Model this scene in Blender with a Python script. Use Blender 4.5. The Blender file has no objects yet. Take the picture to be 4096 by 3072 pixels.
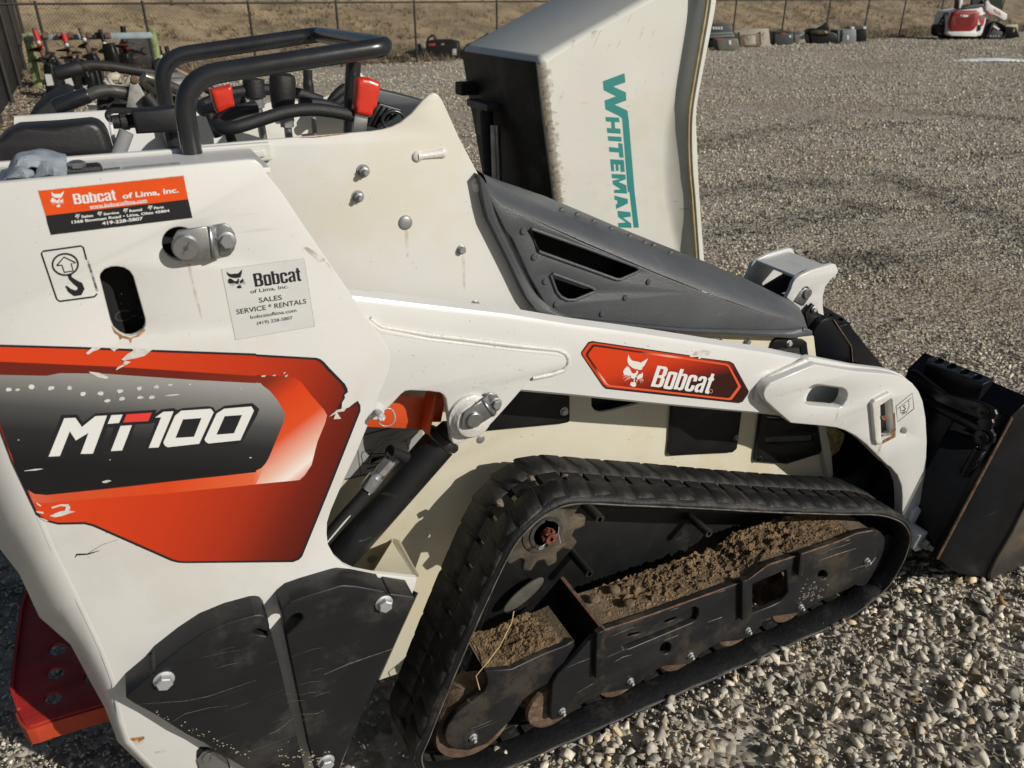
import bpy, bmesh, math, random
import numpy as np
from mathutils import Vector, Matrix
from mathutils.geometry import tessellate_polygon

random.seed(7); rng = np.random.default_rng(7)
scene = bpy.context.scene
COL = scene.collection

# ------------------------------------------------------------------ camera
DISP = 4096 / 2212.0                    # working pixel grid: 2212 x 1659
FPX, PITCH, YAW, CAMZ = 3050.0, math.radians(27.0), math.radians(26.0), 1.5
C0 = Vector((0, 0, CAMZ))
_fh = Vector((math.sin(YAW), math.cos(YAW), 0)); RT = Vector((math.cos(YAW), -math.sin(YAW), 0))
FW = _fh * math.cos(PITCH) - Vector((0, 0, 1)) * math.sin(PITCH)
UPV = _fh * math.sin(PITCH) + Vector((0, 0, 1)) * math.cos(PITCH)
cd = bpy.data.cameras.new('camera'); cam = bpy.data.objects.new('camera', cd); COL.objects.link(cam)
cd.sensor_width = 36; cd.lens = FPX / 4096 * 36; cd.clip_start = .02; cd.clip_end = 600
cam.matrix_world = Matrix(((RT.x, UPV.x, -FW.x, 0), (RT.y, UPV.y, -FW.y, 0), (RT.z, UPV.z, -FW.z, CAMZ), (0, 0, 0, 1)))
cd.dof.use_dof = True; cd.dof.focus_distance = 1.55; cd.dof.aperture_fstop = cd.lens / 1000 / .0034
scene.camera = cam

# ------------------------------------------------------------------ light
SUN = Vector((.65, -1.0, .62)).normalized()
w = bpy.data.worlds.new('World'); scene.world = w; w.use_nodes = True
wn = w.node_tree; bg = wn.nodes['Background']
sky = wn.nodes.new('ShaderNodeTexSky'); sky.sky_type = 'NISHITA'; sky.sun_disc = False
sky.sun_elevation = math.asin(SUN.z); sky.sun_rotation = math.atan2(SUN.x, SUN.y)
wn.links.new(sky.outputs[0], bg.inputs[0]); bg.inputs[1].default_value = .05
sl = bpy.data.lights.new('sun', 'SUN'); sl.energy = 4.6; sl.angle = math.radians(.53); sl.color = (1, .95, .87)
so = bpy.data.objects.new('sun', sl); COL.objects.link(so); so.rotation_euler = SUN.to_track_quat('Z', 'Y').to_euler()
so.location = (6, -9, 8)
scene.view_settings.view_transform = 'Standard'; scene.view_settings.look = 'None'
scene.view_settings.exposure = -.30; scene.view_settings.gamma = 1
scene.cycles.use_denoising = True
scene.cycles.max_bounces = 6

# ------------------------------------------------------------------ picture-grid helpers (survey of the photo -> metres)
def ray(x, y):
    return FW + RT * ((x * DISP - 2048) / FPX) - UPV * ((y * DISP - 1536) / FPX)
def U(x, y, Y):
    d = ray(x, y); return C0 + d * (Y / d.y)
def UZ(x, y, z):
    d = ray(x, y); return C0 + d * ((z - CAMZ) / d.z)
def UX(x, y, X):
    d = ray(x, y); return C0 + d * (X / d.x)
def tl(c, r, pts):                      # 1024 px survey tile -> grid
    return [(553 * c + p[0] / 4, 414.75 * r + p[1] / 4) for p in pts]
def zm(x0, y0, s, pts):                 # survey enlargement -> grid
    return [((x0 + p[0] / s) / DISP, (y0 + p[1] / s) / DISP) for p in pts]
def z1(pts): return zm(600, 100, 2.011, pts)
def z2(pts): return zm(2900, 950, 1.8437, pts)
def z4(pts): return zm(1200, 1150, 2.765, pts)
def z5(pts): return zm(3000, 1300, 2.37, pts)
def z8(pts): return zm(3400, 1450, 1.8434, pts)
def zD(pts): return zm(2300, 1350, 3.0722, pts)
def zS(pts): return zm(140, 690, 3.4563, pts)
def zW(pts): return zm(860, 1020, 4.7405, pts)

# ------------------------------------------------------------------ materials
MATS = {}
def mat(name, col, rough=.5, metal=0., var=.08, vs=6., bump=0., bs=80., dirt=None, dirt2=None, coat=0., spec=.5, rvar=0., attr=None, scr=None):
    if name in MATS: return MATS[name]
    m = bpy.data.materials.new(name); m.use_nodes = True; MATS[name] = m
    nt = m.node_tree; N = nt.nodes; L = nt.links; b = N['Principled BSDF']
    tc = N.new('ShaderNodeTexCoord'); co = tc.outputs['Object']
    def noise(scale, detail=5, rgh=.6, vec=None):
        n = N.new('ShaderNodeTexNoise'); n.inputs['Scale'].default_value = scale; n.inputs['Detail'].default_value = detail
        n.inputs['Roughness'].default_value = rgh; L.new(vec or co, n.inputs['Vector']); return n
    def mix(fac, a, c2, blend='MIX'):
        x = N.new('ShaderNodeMix'); x.data_type = 'RGBA'; x.blend_type = blend
        for s, v in ((0, fac), (6, a), (7, c2)):
            if hasattr(v, 'is_linked') or hasattr(v, 'links'): L.new(v, x.inputs[s])
            elif s == 0: x.inputs[0].default_value = v
            else: x.inputs[s].default_value = (*v, 1)
        return x.outputs[2]
    def ramp(src, lo, hi):
        r = N.new('ShaderNodeMapRange'); r.inputs[1].default_value = lo; r.inputs[2].default_value = hi
        r.interpolation_type = 'SMOOTHSTEP'; L.new(src, r.inputs[0]); return r.outputs[0]
    if attr:
        a = N.new('ShaderNodeAttribute'); a.attribute_name = attr; base = a.outputs['Color']
        n = noise(vs); base = mix(ramp(n.outputs[0], .3, .7), mix(1., base, tuple(1 - var for _ in '123'), 'MULTIPLY'), mix(1., base, tuple(1 + var for _ in '123'), 'MULTIPLY'))
    elif var:
        n = noise(vs)
        base = mix(ramp(n.outputs[0], .3, .7), tuple(c * (1 - var) for c in col), tuple(min(1, c * (1 + var)) for c in col))
    else:
        base = None
    for dd in (dirt, dirt2):
        if dd:
            dc, amt, ds, th = dd[:4]
            vec = co
            if len(dd) > 4:
                mp = N.new('ShaderNodeMapping'); mp.inputs['Scale'].default_value = dd[4]; L.new(co, mp.inputs[0]); vec = mp.outputs[0]
            n = noise(ds, 8, .7, vec); f = ramp(n.outputs[0], th, th + .12)
            mm = N.new('ShaderNodeMath'); mm.operation = 'MULTIPLY'; L.new(f, mm.inputs[0]); mm.inputs[1].default_value = amt
            base = mix(mm.outputs[0], base if base is not None else col, dc)
    if scr:                               # fine streaky scratches
        sc_, amt, vecsc = scr
        mp = N.new('ShaderNodeMapping'); mp.inputs['Scale'].default_value = vecsc; mp.inputs['Rotation'].default_value = (0, .35, 0); L.new(co, mp.inputs[0])
        n = noise(1., 3, .55, mp.outputs[0]); f = ramp(n.outputs[0], .66, .72)
        n2 = noise(3.5, 2); f2 = ramp(n2.outputs[0], .5, .62)
        mm = N.new('ShaderNodeMath'); mm.operation = 'MULTIPLY'; L.new(f, mm.inputs[0]); L.new(f2, mm.inputs[1])
        m2 = N.new('ShaderNodeMath'); m2.operation = 'MULTIPLY'; L.new(mm.outputs[0], m2.inputs[0]); m2.inputs[1].default_value = amt
        base = mix(m2.outputs[0], base if base is not None else col, sc_)
    if base is None: b.inputs['Base Color'].default_value = (*col, 1)
    else: L.new(base, b.inputs['Base Color'])
    b.inputs['Roughness'].default_value = rough; b.inputs['Metallic'].default_value = metal
    b.inputs['Specular IOR Level'].default_value = spec
    if rvar:
        n = noise(vs * 2.3); r = N.new('ShaderNodeMapRange'); r.inputs[1].default_value = .3; r.inputs[2].default_value = .7
        r.inputs[3].default_value = max(.02, rough - rvar); r.inputs[4].default_value = min(1, rough + rvar); L.new(n.outputs[0], r.inputs[0]); L.new(r.outputs[0], b.inputs['Roughness'])
    if coat: b.inputs['Coat Weight'].default_value = coat; b.inputs['Coat Roughness'].default_value = .15
    if bump:
        n = noise(bs, 4); bp = N.new('ShaderNodeBump'); bp.inputs['Strength'].default_value = bump; bp.inputs['Distance'].default_value = .01
        L.new(n.outputs[0], bp.inputs['Height']); L.new(bp.outputs[0], b.inputs['Normal'])
    return m

dust = (.30, .24, .17); rust = (.24, .09, .03)
W_PAINT = mat('white_paint', (.645, .638, .615), .38, var=.03, vs=3, rvar=.10, bump=.03, bs=260, scr=((.46, .44, .39), .35, (5, 5, 150)), dirt=((.55, .53, .46), .35, 2.2, .52), dirt2=((.30, .25, .18), .6, 42., .71), coat=.15)
W_ARM = mat('arm_white_paint', (.625, .62, .60), .33, bump=.03, bs=260, rvar=.08, scr=((.45, .43, .38), .3, (5, 5, 150)), var=.02, vs=4, dirt=((.58, .56, .50), .3, 3., .55), dirt2=((.30, .25, .18), .4, 26., .75), coat=.25)
W_CREAM = mat('weathered_cream_paint', (.61, .605, .575), .42, var=.03, vs=3, rvar=.06, dirt=((.58, .535, .41), .55, 1.6, .48), dirt2=((.36, .29, .18), .55, 22., .70), coat=.1)
W_YEL = mat('yellowed_cream_paint', (.615, .58, .465), .44, var=.04, vs=3, rvar=.06, dirt=((.57, .50, .33), .6, 1.8, .46), dirt2=((.36, .29, .18), .6, 26., .70), scr=((.70, .67, .58), .4, (5, 5, 90)))
W_WELD = mat('painted_weld', (.66, .645, .60), .36, var=.04, vs=30, bump=.25, bs=140, coat=.2)
BLK = mat('black_paint', (.008, .0085, .009), .40, spec=.35, var=.25, vs=8, dirt=((.05, .045, .037), .5, 7., .56), scr=((.30, .29, .27), .55, (4, 4, 260)), rvar=.08)
BLK_PLATE = mat('scuffed_black_plate', (.010, .0105, .012), .42, spec=.4, var=.3, vs=5, dirt=((.05, .047, .042), .6, 4., .52), dirt2=((.34, .30, .23), .8, 34., .73), scr=((.16, .15, .13), .5, (3, 3, 220)), rvar=.08)
BLK_SHINY = mat('gloss_black_tube', (.018, .019, .021), .27, var=.2, vs=12, scr=((.25, .25, .25), .4, (40, 40, 40)), rvar=.06, coat=.3)
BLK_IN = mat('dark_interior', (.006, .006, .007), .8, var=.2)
RUBBER = mat('track_rubber', (.013, .013, .014), .58, spec=.4, var=.25, vs=14, bump=.25, bs=90, dirt=((.075, .068, .058), .6, 9., .52), dirt2=((.20, .17, .13), .5, 45., .70))
SPROCK = mat('dusty_sprocket', (.075, .062, .046), .7, .1, var=.4, vs=16, bump=.2, bs=120, dirt=((.19, .12, .065), .7, 20., .52), dirt2=((.02, .02, .02), .6, 12., .55))
PLASTIC = mat('textured_grey_plastic', (.078, .083, .090), .35, var=.12, vs=7, bump=.22, bs=420, dirt=((.13, .13, .13), .45, 5., .55), scr=((.2, .2, .2), .35, (9, 9, 90)))
GRIP = mat('black_grip_rubber', (.016, .016, .017), .5, var=.15, bump=.25, bs=500)
PAD = mat('black_vinyl_pad', (.017, .016, .017), .43, var=.2, vs=5, bump=.05, bs=120, dirt=((.05, .045, .04), .4, 5., .55))
RED = mat('red_vinyl_grip', (.60, .030, .012), .30, var=.08, vs=20, coat=.4)
ORANGE = mat('orange_paint', (.62, .075, .014), .36, var=.06, vs=8, dirt=((.10, .05, .03), .7, 12., .66), coat=.15)
REDPLAT = mat('red_step_paint', (.42, .024, .018), .55, var=.15, vs=9, bump=.2, bs=160, dirt=((.10, .035, .025), .5, 9., .58))
ZINC = mat('zinc_plate', (.34, .345, .35), .36, .85, var=.22, vs=22, dirt=((.12, .12, .11), .5, 18., .58))
BOLT = mat('galvanised_bolt', (.30, .305, .31), .48, .55, var=.25, vs=60, dirt=((.16, .12, .08), .5, 55., .6))
BOLT_L = mat('bright_bolt', (.52, .53, .54), .42, .55, var=.2, vs=60, bump=.2, bs=200)
STEEL_R = mat('rusty_steel', (.12, .075, .048), .75, .2, var=.35, vs=30, bump=.3, bs=160, dirt=((.25, .19, .13), .7, 24., .5))
RUSTRED = mat('red_rust', (.17, .05, .03), .8, .1, var=.3, vs=60, bump=.3, bs=200)
DIRT = mat('dry_dirt', (.225, .150, .082), .95, var=.40, vs=22, bump=1., bs=150, dirt=((.085, .055, .030), .85, 30., .50), dirt2=((.33, .245, .15), .5, 60., .60))
TRUNDER = mat('dusty_black_steel', (.013, .013, .0145), .44, spec=.4, var=.3, vs=9, dirt=((.06, .05, .038), .7, 6., .50), dirt2=((.26, .20, .13), .7, 22., .68), scr=((.3, .28, .25), .5, (6, 6, 200)))
RUSTEDGE = mat('rusted_edge', (.16, .085, .05), .8, var=.4, vs=60, dirt=((.05, .045, .04), .8, 40., .5))
K_INK = mat('black_print', (.012, .012, .015), .4, var=0)
W_INK = mat('white_print', (.72, .72, .70), .4, var=0)
O_INK = mat('orange_print', (.72, .075, .005), .38, var=.04, vs=40)
D_LINE = mat('grey_line_print', (.045, .045, .045), .5, var=0)
STICKER = mat('clear_dirty_sticker', (.60, .605, .59), .35, var=.03, vs=20, dirt=((.47, .41, .32), .55, 14., .58))
GREYDECAL = mat('grey_instruction_decal', (.30, .30, .29), .45, var=.05)
POLY = mat('white_polyethylene', (.63, .625, .57), .42, var=.03, vs=2.5, dirt=((.57, .54, .43), .5, 1.4, .5), dirt2=((.32, .28, .2), .6, 16., .73), scr=((.33, .29, .23), .6, (8, 8, 60)))
POLY_Y = mat('yellowed_rim_groove', (.42, .33, .17), .6, var=.2, vs=20)
TEAL = mat('teal_print', (.025, .225, .215), .4, var=.04, vs=20)
DUSTTOP = mat('soil_dusted_steel', (.17, .125, .078), .95, var=.35, vs=18, bump=.5, bs=150, dirt=((.035, .03, .025), .8, 14., .56))
DIRTYBLK = mat('grimy_black_steel', (.012, .010, .009), .6, var=.4, vs=10, bump=.3, bs=60, dirt=((.075, .055, .038), .7, 5., .5))

# ------------------------------------------------------------------ mesh helpers
class MB:
    def __init__(s): s.v = []; s.f = []
    def add(s, verts, faces):
        o = len(s.v); s.v += [tuple(x) for x in verts]; s.f += [tuple(i + o for i in f) for f in faces]; return s
    def box(s, c, d, rot=None):
        vs = [Vector((x * d[0] / 2, y * d[1] / 2, z * d[2] / 2)) for x in (-1, 1) for y in (-1, 1) for z in (-1, 1)]
        if rot is not None: vs = [rot @ v for v in vs]
        return s.add([v + Vector(c) for v in vs], [(0, 1, 3, 2), (4, 6, 7, 5), (0, 4, 5, 1), (2, 3, 7, 6), (0, 2, 6, 4), (1, 5, 7, 3)])
    def quadbox(s, p, off):               # quad p (4 points) extruded by vector off
        p = [Vector(x) for x in p]; q = [x + Vector(off) for x in p]; n = len(p)
        return s.add(p + q, [tuple(range(n)), tuple(reversed(range(n, 2 * n)))] + [(i, i + n, (i + 1) % n + n, (i + 1) % n) for i in range(n)])
    def tube(s, path, r, seg=12, closed=False, caps=True):
        P = [Vector(p) for p in path]; n = len(P)
        R = r if hasattr(r, '__len__') else [r] * n
        T = []
        for i in range(n):
            a = P[(i - 1) % n] if (closed or i > 0) else P[i]; b = P[(i + 1) % n] if (closed or i < n - 1) else P[i]
            T.append((b - a).normalized())
        ref = Vector((0, 0, 1)) if abs(T[0].z) < .9 else Vector((1, 0, 0))
        N_ = (ref - T[0] * ref.dot(T[0])).normalized(); vs = []
        for i in range(n):
            N_ = (N_ - T[i] * N_.dot(T[i])).normalized(); B = T[i].cross(N_)
            vs += [P[i] + (N_ * math.cos(2 * math.pi * k / seg) + B * math.sin(2 * math.pi * k / seg)) * R[i] for k in range(seg)]
        fs = []
        for i in range(n if closed else n - 1):
            for k in range(seg):
                a = i * seg + k; b = i * seg + (k + 1) % seg; c = ((i + 1) % n) * seg + (k + 1) % seg; d = ((i + 1) % n) * seg + k
                fs.append((a, b, c, d))
        if caps and not closed: fs += [tuple(reversed(range(seg))), tuple(range((n - 1) * seg, n * seg))]
        return s.add(vs, fs)
    def cyl(s, a, b, r, seg=16, r2=None): return s.tube([a, b], [r, r if r2 is None else r2], seg)
    def grid(s, rows):
        n = len(rows); m = len(rows[0]); vs = [p for r in rows for p in r]
        return s.add(vs, [(i * m + j, i * m + j + 1, (i + 1) * m + j + 1, (i + 1) * m + j) for i in range(n - 1) for j in range(m - 1)])
    def lathe(s, c, axis, prof, seg=20):  # prof: (dist along axis, radius)
        ax = Vector(axis).normalized(); return s.tube([Vector(c) + ax * d for d, _ in prof], [max(1e-5, q) for _, q in prof], seg)

def link(o, parent=None):
    COL.objects.link(o)
    if parent is not None: o.parent = parent
    return o
def mesh_obj(name, me, m, parent=None, smooth=None, bevel=0, seg=2):
    if m is not None: me.materials.append(m)
    o = link(bpy.data.objects.new(name, me), parent)
    if smooth is not None:
        me.shade_smooth(); me.set_sharp_from_angle(angle=math.radians(smooth))
    if bevel:
        b = o.modifiers.new('bevel', 'BEVEL'); b.width = bevel; b.segments = seg; b.limit_method = 'ANGLE'; b.angle_limit = math.radians(40)
    return o
def build(name, mb, m, parent=None, smooth=None, bevel=0, seg=2, fix=True):
    me = bpy.data.meshes.new(name); me.from_pydata(mb.v, [], mb.f); me.validate()
    if fix:
        bm = bmesh.new(); bm.from_mesh(me); bmesh.ops.recalc_face_normals(bm, faces=bm.faces); bm.to_mesh(me); bm.free()
    return mesh_obj(name, me, m, parent, smooth, bevel, seg)
def thing(name, label, cat, group=None, loc=(0, 0, 0)):
    o = link(bpy.data.objects.new(name, None)); o.location = loc; o.empty_display_size = .1
    o['label'] = label; o['category'] = cat
    if group: o['group'] = group
    return o
def tag(o, label, cat, group=None):
    o['label'] = label; o['category'] = cat
    if group: o['group'] = group
    return o

def fillet(pts, r, n=5):                 # round the corners of a closed 2D polygon (metres)
    P = [Vector((p[0], p[1])) for p in pts]; out = []; m = len(P)
    for i in range(m):
        a, b, c = P[i - 1], P[i], P[(i + 1) % m]; u = (a - b); v = (c - b)
        lu, lv = u.length, v.length
        if lu < 1e-6 or lv < 1e-6: out.append(b); continue
        u /= lu; v /= lv; ang = u.angle(v, math.pi)
        if ang > 2.9 or r <= 0: out.append(b); continue
        t = min(r / math.tan(ang / 2), lu * .45, lv * .45); p0 = b + u * t; p2 = b + v * t
        for k in range(n + 1):
            s_ = k / n; out.append(p0 * (1 - s_) ** 2 + b * 2 * s_ * (1 - s_) + p2 * s_ ** 2)
    return out
def outline(pts, Y, r=0, n=5):           # grid polygon on the plane Y -> list of (X, Z)
    q = [U(x, y, Y) for x, y in pts]
    q = [Vector((p.x, p.z)) for p in q]
    return fillet(q, r, n) if r else q
def circ(c, r, n=24): return [Vector((c[0] + r * math.cos(2 * math.pi * k / n), c[1] + r * math.sin(2 * math.pi * k / n))) for k in range(n)]
def area2(p): return sum(p[i - 1].x * p[i].y - p[i].x * p[i - 1].y for i in range(len(p))) / 2
def clean(p):
    o = []
    for q in p:
        if not o or (q - o[-1]).length > 1e-5: o.append(q)
    if (o[0] - o[-1]).length < 1e-5: o.pop()
    return o
def inset(l, b):                          # move a loop b to its left (into the material)
    n = len(l); out = []
    for i in range(n):
        d0 = (l[i] - l[i - 1]); d1 = (l[(i + 1) % n] - l[i])
        d0 = d0.normalized() if d0.length > 1e-9 else d1.normalized(); d1 = d1.normalized() if d1.length > 1e-9 else d0
        m = Vector((-d0.y - d1.y, d0.x + d1.x)); m = m.normalized() if m.length > 1e-6 else Vector((-d0.y, d0.x))
        c = max(.55, m.dot(Vector((-d0.y, d0.x)))); out.append(l[i] + m * (b / c))
    return out
def xz_plate(name, outer, Y, th, m, parent=None, holes=(), bevel=.0015, smooth=None, seg=2):
    """plate in the XZ plane: front face at Y, thickness th away from the viewer, front edges rounded"""
    loops = [clean(outer)] + [clean(h) for h in holes]
    loops = [l if (area2(l) > 0) == (i == 0) else list(reversed(l)) for i, l in enumerate(loops)]
    bevel = min(bevel, th * .45) if th else 0
    lev = [(0, 0.)] if not bevel else ([(bevel, 0.), (bevel * .3, bevel * .3), (0, bevel)] if seg == 2 else [(bevel * (1 - math.sin(t)), bevel * (1 - math.cos(t))) for t in [k * math.pi / 2 / seg for k in range(seg + 1)]])
    rings = [[(inset(l, o) if o else l) for l in loops] for o, _ in lev]
    flat = [p for l in rings[0] for p in l]; n = len(flat)
    tris = tessellate_polygon([[Vector((p.x, p.y, 0)) for p in l] for l in rings[0]])
    v = []; f = []
    for (o, d), rg_ in zip(lev, rings): v += [(p.x, Y + d, p.y) for l in rg_ for p in l]
    for t in tris:
        a, b, c = t
        f.append((a, b, c) if (flat[b] - flat[a]).cross(flat[c] - flat[a]) > 0 else (a, c, b))
    if th:
        K = len(lev); v += [(p.x, Y + th, p.y) for l in loops for p in l]
        f += [tuple(reversed([i + n * K for i in t])) for t in list(f)]
        for q in range(K):
            o = 0
            for l in loops:
                k = len(l)
                for i in range(k):
                    a = o + i + n * q; b = o + (i + 1) % k + n * q
                    f.append((a, a + n, b + n, b))
                o += k
    me = bpy.data.meshes.new(name); me.from_pydata(v, [], f); me.validate()
    if bevel and smooth is None: smooth = 50
    return mesh_obj(name, me, m, parent, smooth if th else None)
def pillow(name, pts, Y, th, m, parent, ins, r=0, n=5):
    """soft rounded body: outline at mid depth, swelling towards both faces"""
    l = clean(outline(pts, Y, r)); l = l if area2(l) > 0 else list(reversed(l)); k = len(l); cen = sum(l, Vector((0, 0))) / k; rows = []
    for j in range(2 * n + 1):
        t = -math.pi / 2 + math.pi * j / (2 * n); c_ = math.cos(t) ** .6 if math.cos(t) > 1e-6 else 0
        rows.append([(q.x, Y + th / 2 * math.sin(t), q.y) for q in (cen + (p - cen) * (1 - ins * (1 - c_) / max(.02, (p - cen).length)) for p in l)])
    mb = MB(); mb.grid([r_ + [r_[0]] for r_ in rows])
    for rw in (rows[0], rows[-1]):
        t = tessellate_polygon([[Vector((p[0], p[2], 0)) for p in rw]]); mb.add(rw, [tuple(x) for x in t])
    me = bpy.data.meshes.new(name); me.from_pydata(mb.v, [], mb.f); me.validate()
    bm = bmesh.new(); bm.from_mesh(me); bmesh.ops.remove_doubles(bm, verts=bm.verts, dist=1e-6); bmesh.ops.recalc_face_normals(bm, faces=bm.faces); bm.to_mesh(me); bm.free()
    return mesh_obj(name, me, m, parent, 70)
def plate(name, pts, Y, th, m, parent=None, r=0, holes=(), hr=0, bevel=.0015, **k):
    return xz_plate(name, outline(pts, Y, r), Y, th, m, parent, [outline(h, Y, hr) for h in holes], bevel, **k)
def wordmark(name, bl, br, tlp, Y, m, parent):
    """heavy condensed brand lettering in a unit box (u along, v up)"""
    def rr(x0, y0, x1, y1, r, q=4):
        P = []
        for cx, cy, a0 in ((x1 - r, y1 - r, 0), (x0 + r, y1 - r, 90), (x0 + r, y0 + r, 180), (x1 - r, y0 + r, 270)):
            P += [(cx + r * math.cos(math.radians(a0 + 90 * k / q)), cy + r * 1.3 * math.sin(math.radians(a0 + 90 * k / q)) ) for k in range(q + 1)]
        return P
    Bo = [(0, 0), (.13, 0), (.165, .03), (.185, .10), (.187, .38), (.175, .47), (.155, .51), (.175, .56), (.183, .64), (.181, .88), (.165, .96), (.13, 1), (0, 1)]
    lets = [(Bo, [[(.062, .12), (.10, .12), (.122, .16), (.122, .41), (.10, .45), (.062, .45)], [(.062, .57), (.10, .57), (.118, .61), (.118, .84), (.10, .88), (.062, .88)]]),
            (rr(.205, -.02, .362, .80, .055), [rr(.262, .11, .305, .68, .018)]),
            ([(.378, 0), (.378, 1.0), (.438, 1.0), (.438, .76), (.46, .79), (.49, .80), (.525, .77), (.54, .68), (.54, .11), (.525, .02), (.49, -.02), (.455, -.01), (.434, .05), (.43, 0)], [rr(.438, .11, .48, .68, .018)]),
            ([(.714, .30), (.714, .12), (.70, .03), (.665, -.02), (.60, -.02), (.57, .03), (.557, .12), (.557, .66), (.57, .75), (.60, .80), (.665, .80), (.70, .75), (.714, .66), (.714, .50), (.655, .50), (.655, .64), (.635, .69), (.614, .64), (.614, .14), (.635, .09), (.655, .14), (.655, .30)], []),
            ([(.732, .56), (.732, .66), (.745, .75), (.78, .80), (.835, .80), (.87, .75), (.882, .66), (.882, 0), (.828, 0), (.825, .06), (.80, -.01), (.77, -.02), (.74, .03), (.728, .12), (.728, .28), (.74, .36), (.765, .41), (.826, .48), (.826, .64), (.808, .69), (.788, .64), (.788, .56)], [[(.826, .14), (.808, .09), (.786, .12), (.784, .26), (.800, .32), (.826, .36)]]),
            ([(.90, .64), (.90, .78), (.922, .78), (.922, 1.0), (.978, .97), (.978, .78), (1.0, .78), (1.0, .64), (.978, .64), (.978, .14), (1.0, .10), (1.0, -.02), (.95, -.02), (.925, .03), (.920, .12), (.920, .64)], [])]
    a, b, e = [U(*q, Y) for q in (bl, br, tlp)]; mb = MB()
    f2 = lambda u, v: a + (b - a) * u + (e - a) * v
    for o, hs in lets:
        loops = [[f2(*p) for p in l] for l in [o] + hs]; fl = [p for l in loops for p in l]
        t = tessellate_polygon([[Vector((p.x, p.z, 0)) for p in l] for l in loops]); mb.add(fl, [tuple(x) for x in t])
    return build(name, mb, m, parent, fix=False)
def sheet(name, polys, Y, m, parent, r=0):   # flat print: several polygons in one sheet
    mb = MB()
    for p in polys:
        q = clean(outline(p, Y, r, 3)) if not isinstance(p[0], Vector) else clean(p)
        if area2(q) < 0: q = list(reversed(q))
        t = tessellate_polygon([[Vector((a.x, a.y, 0)) for a in q]])
        ff = []
        for a, b, c in t:
            ff.append((a, b, c) if (q[b] - q[a]).cross(q[c] - q[a]) > 0 else (a, c, b))
        mb.add([(a.x, Y, a.y) for a in q], ff)
    return build(name, mb, m, parent, fix=False)
def stroke(pts, w_):                      # polyline in grid px -> ribbon polygon
    P = [Vector(p) for p in pts]; Lp = []; Rp = []
    for i, p in enumerate(P):
        d = (P[min(i + 1, len(P) - 1)] - P[max(i - 1, 0)]).normalized(); n = Vector((-d.y, d.x))
        ww = w_[i] if hasattr(w_, '__len__') else w_
        Lp.append(p + n * ww / 2); Rp.append(p - n * ww / 2)
    return [(q.x, q.y) for q in Lp + list(reversed(Rp))]
def text(name, body, quad, Y, m, parent, bold=.0, shear=0., xspace=1.):
    """lettering whose ink box fills the grid-pixel parallelogram (bottom-left, bottom-right, top-left) on plane Y"""
    c = bpy.data.curves.new(name, 'FONT'); c.body = body; c.offset = bold; c.shear = shear; c.space_character = xspace; c.resolution_u = 3
    o = bpy.data.objects.new(name, c); me = bpy.data.meshes.new_from_object(o); bpy.data.objects.remove(o); bpy.data.curves.remove(c)
    vs = np.array([v.co[:] for v in me.vertices]); lo = vs.min(0); hi = vs.max(0); d = np.maximum(hi - lo, 1e-6)
    a, b, e = [U(*q, Y) for q in quad]
    for v in me.vertices:
        s_ = (v.co.x - lo[0]) / d[0]; t_ = (v.co.y - lo[1]) / d[1]
        v.co = a + (b - a) * s_ + (e - a) * t_
    me.name = name; me.materials.clear()
    return mesh_obj(name, me, m, parent)
_bolt = {}
def bolt_mesh(kind):
    if kind in _bolt: return _bolt[kind]
    mb = MB()
    if kind == 'hex':                      # flange, hex head
        mb.lathe((0, 0, 0), (0, -1, 0), [(0, 1), (.12, 1), (.2, .86)], 18)
        mb.lathe((0, -.2, 0), (0, -1, 0), [(0, .8), (.5, .8), (.6, .68)], 6)
    elif kind == 'nut':                    # washer, nut, thread end
        mb.lathe((0, 0, 0), (0, -1, 0), [(0, 1), (.14, 1)], 20)
        mb.lathe((0, -.14, 0), (0, -1, 0), [(0, .78), (.6, .78), (.66, .66)], 6)
        mb.lathe((0, -.8, 0), (0, -1, 0), [(0, .42), (.6, .42), (.66, .34)], 12)
    elif kind == 'dome':
        mb.lathe((0, 0, 0), (0, -1, 0), [(0, 1), (.12, .97), (.26, .82), (.36, .55), (.4, .2)], 20)
    elif kind == 'screw':                  # button head with socket
        mb.lathe((0, 0, 0), (0, -1, 0), [(0, 1), (.25, .95), (.5, .72), (.6, .42), (.42, .36), (.40, .05)], 14)
    elif kind == 'pin':
        mb.lathe((0, 0, 0), (0, -1, 0), [(0, 1), (.5, 1), (.6, .9), (.6, .2), (.55, .16), (.55, .02)], 24)
    me = bpy.data.meshes.new('bolt_' + kind); me.from_pydata(mb.v, [], mb.f); me.validate()
    bm = bmesh.new(); bm.from_mesh(me); bmesh.ops.recalc_face_normals(bm, faces=bm.faces); bm.to_mesh(me); bm.free()
    me.shade_smooth(); me.set_sharp_from_angle(angle=math.radians(35)); _bolt[kind] = me; return me
_bm = {}
def bolt(px, Y, r, parent, kind='hex', m=None, name='bolt', depth=1., spin=None):
    m = m or BOLT; key = (kind, m.name)
    if key not in _bm:
        me = bolt_mesh(kind).copy(); me.materials.append(m); _bm[key] = me
    o = link(bpy.data.objects.new(name, _bm[key]), parent); o.location = U(px[0], px[1], Y); o.scale = (r, r * depth, r)
    o.rotation_euler = (0, spin if spin is not None else random.uniform(0, 1), 0); return o
def lerp_poly(pts, n):                    # resample a polyline to n points by length
    P = [Vector(p) for p in pts]; d = [0.]
    for i in range(1, len(P)): d.append(d[-1] + (P[i] - P[i - 1]).length)
    out = []
    for k in range(n):
        t = d[-1] * k / (n - 1); i = max(j for j in range(len(d)) if d[j] <= t + 1e-9); i = min(i, len(P) - 2)
        out.append(P[i].lerp(P[i + 1], (t - d[i]) / max(1e-9, d[i + 1] - d[i])))
    return out
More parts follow.
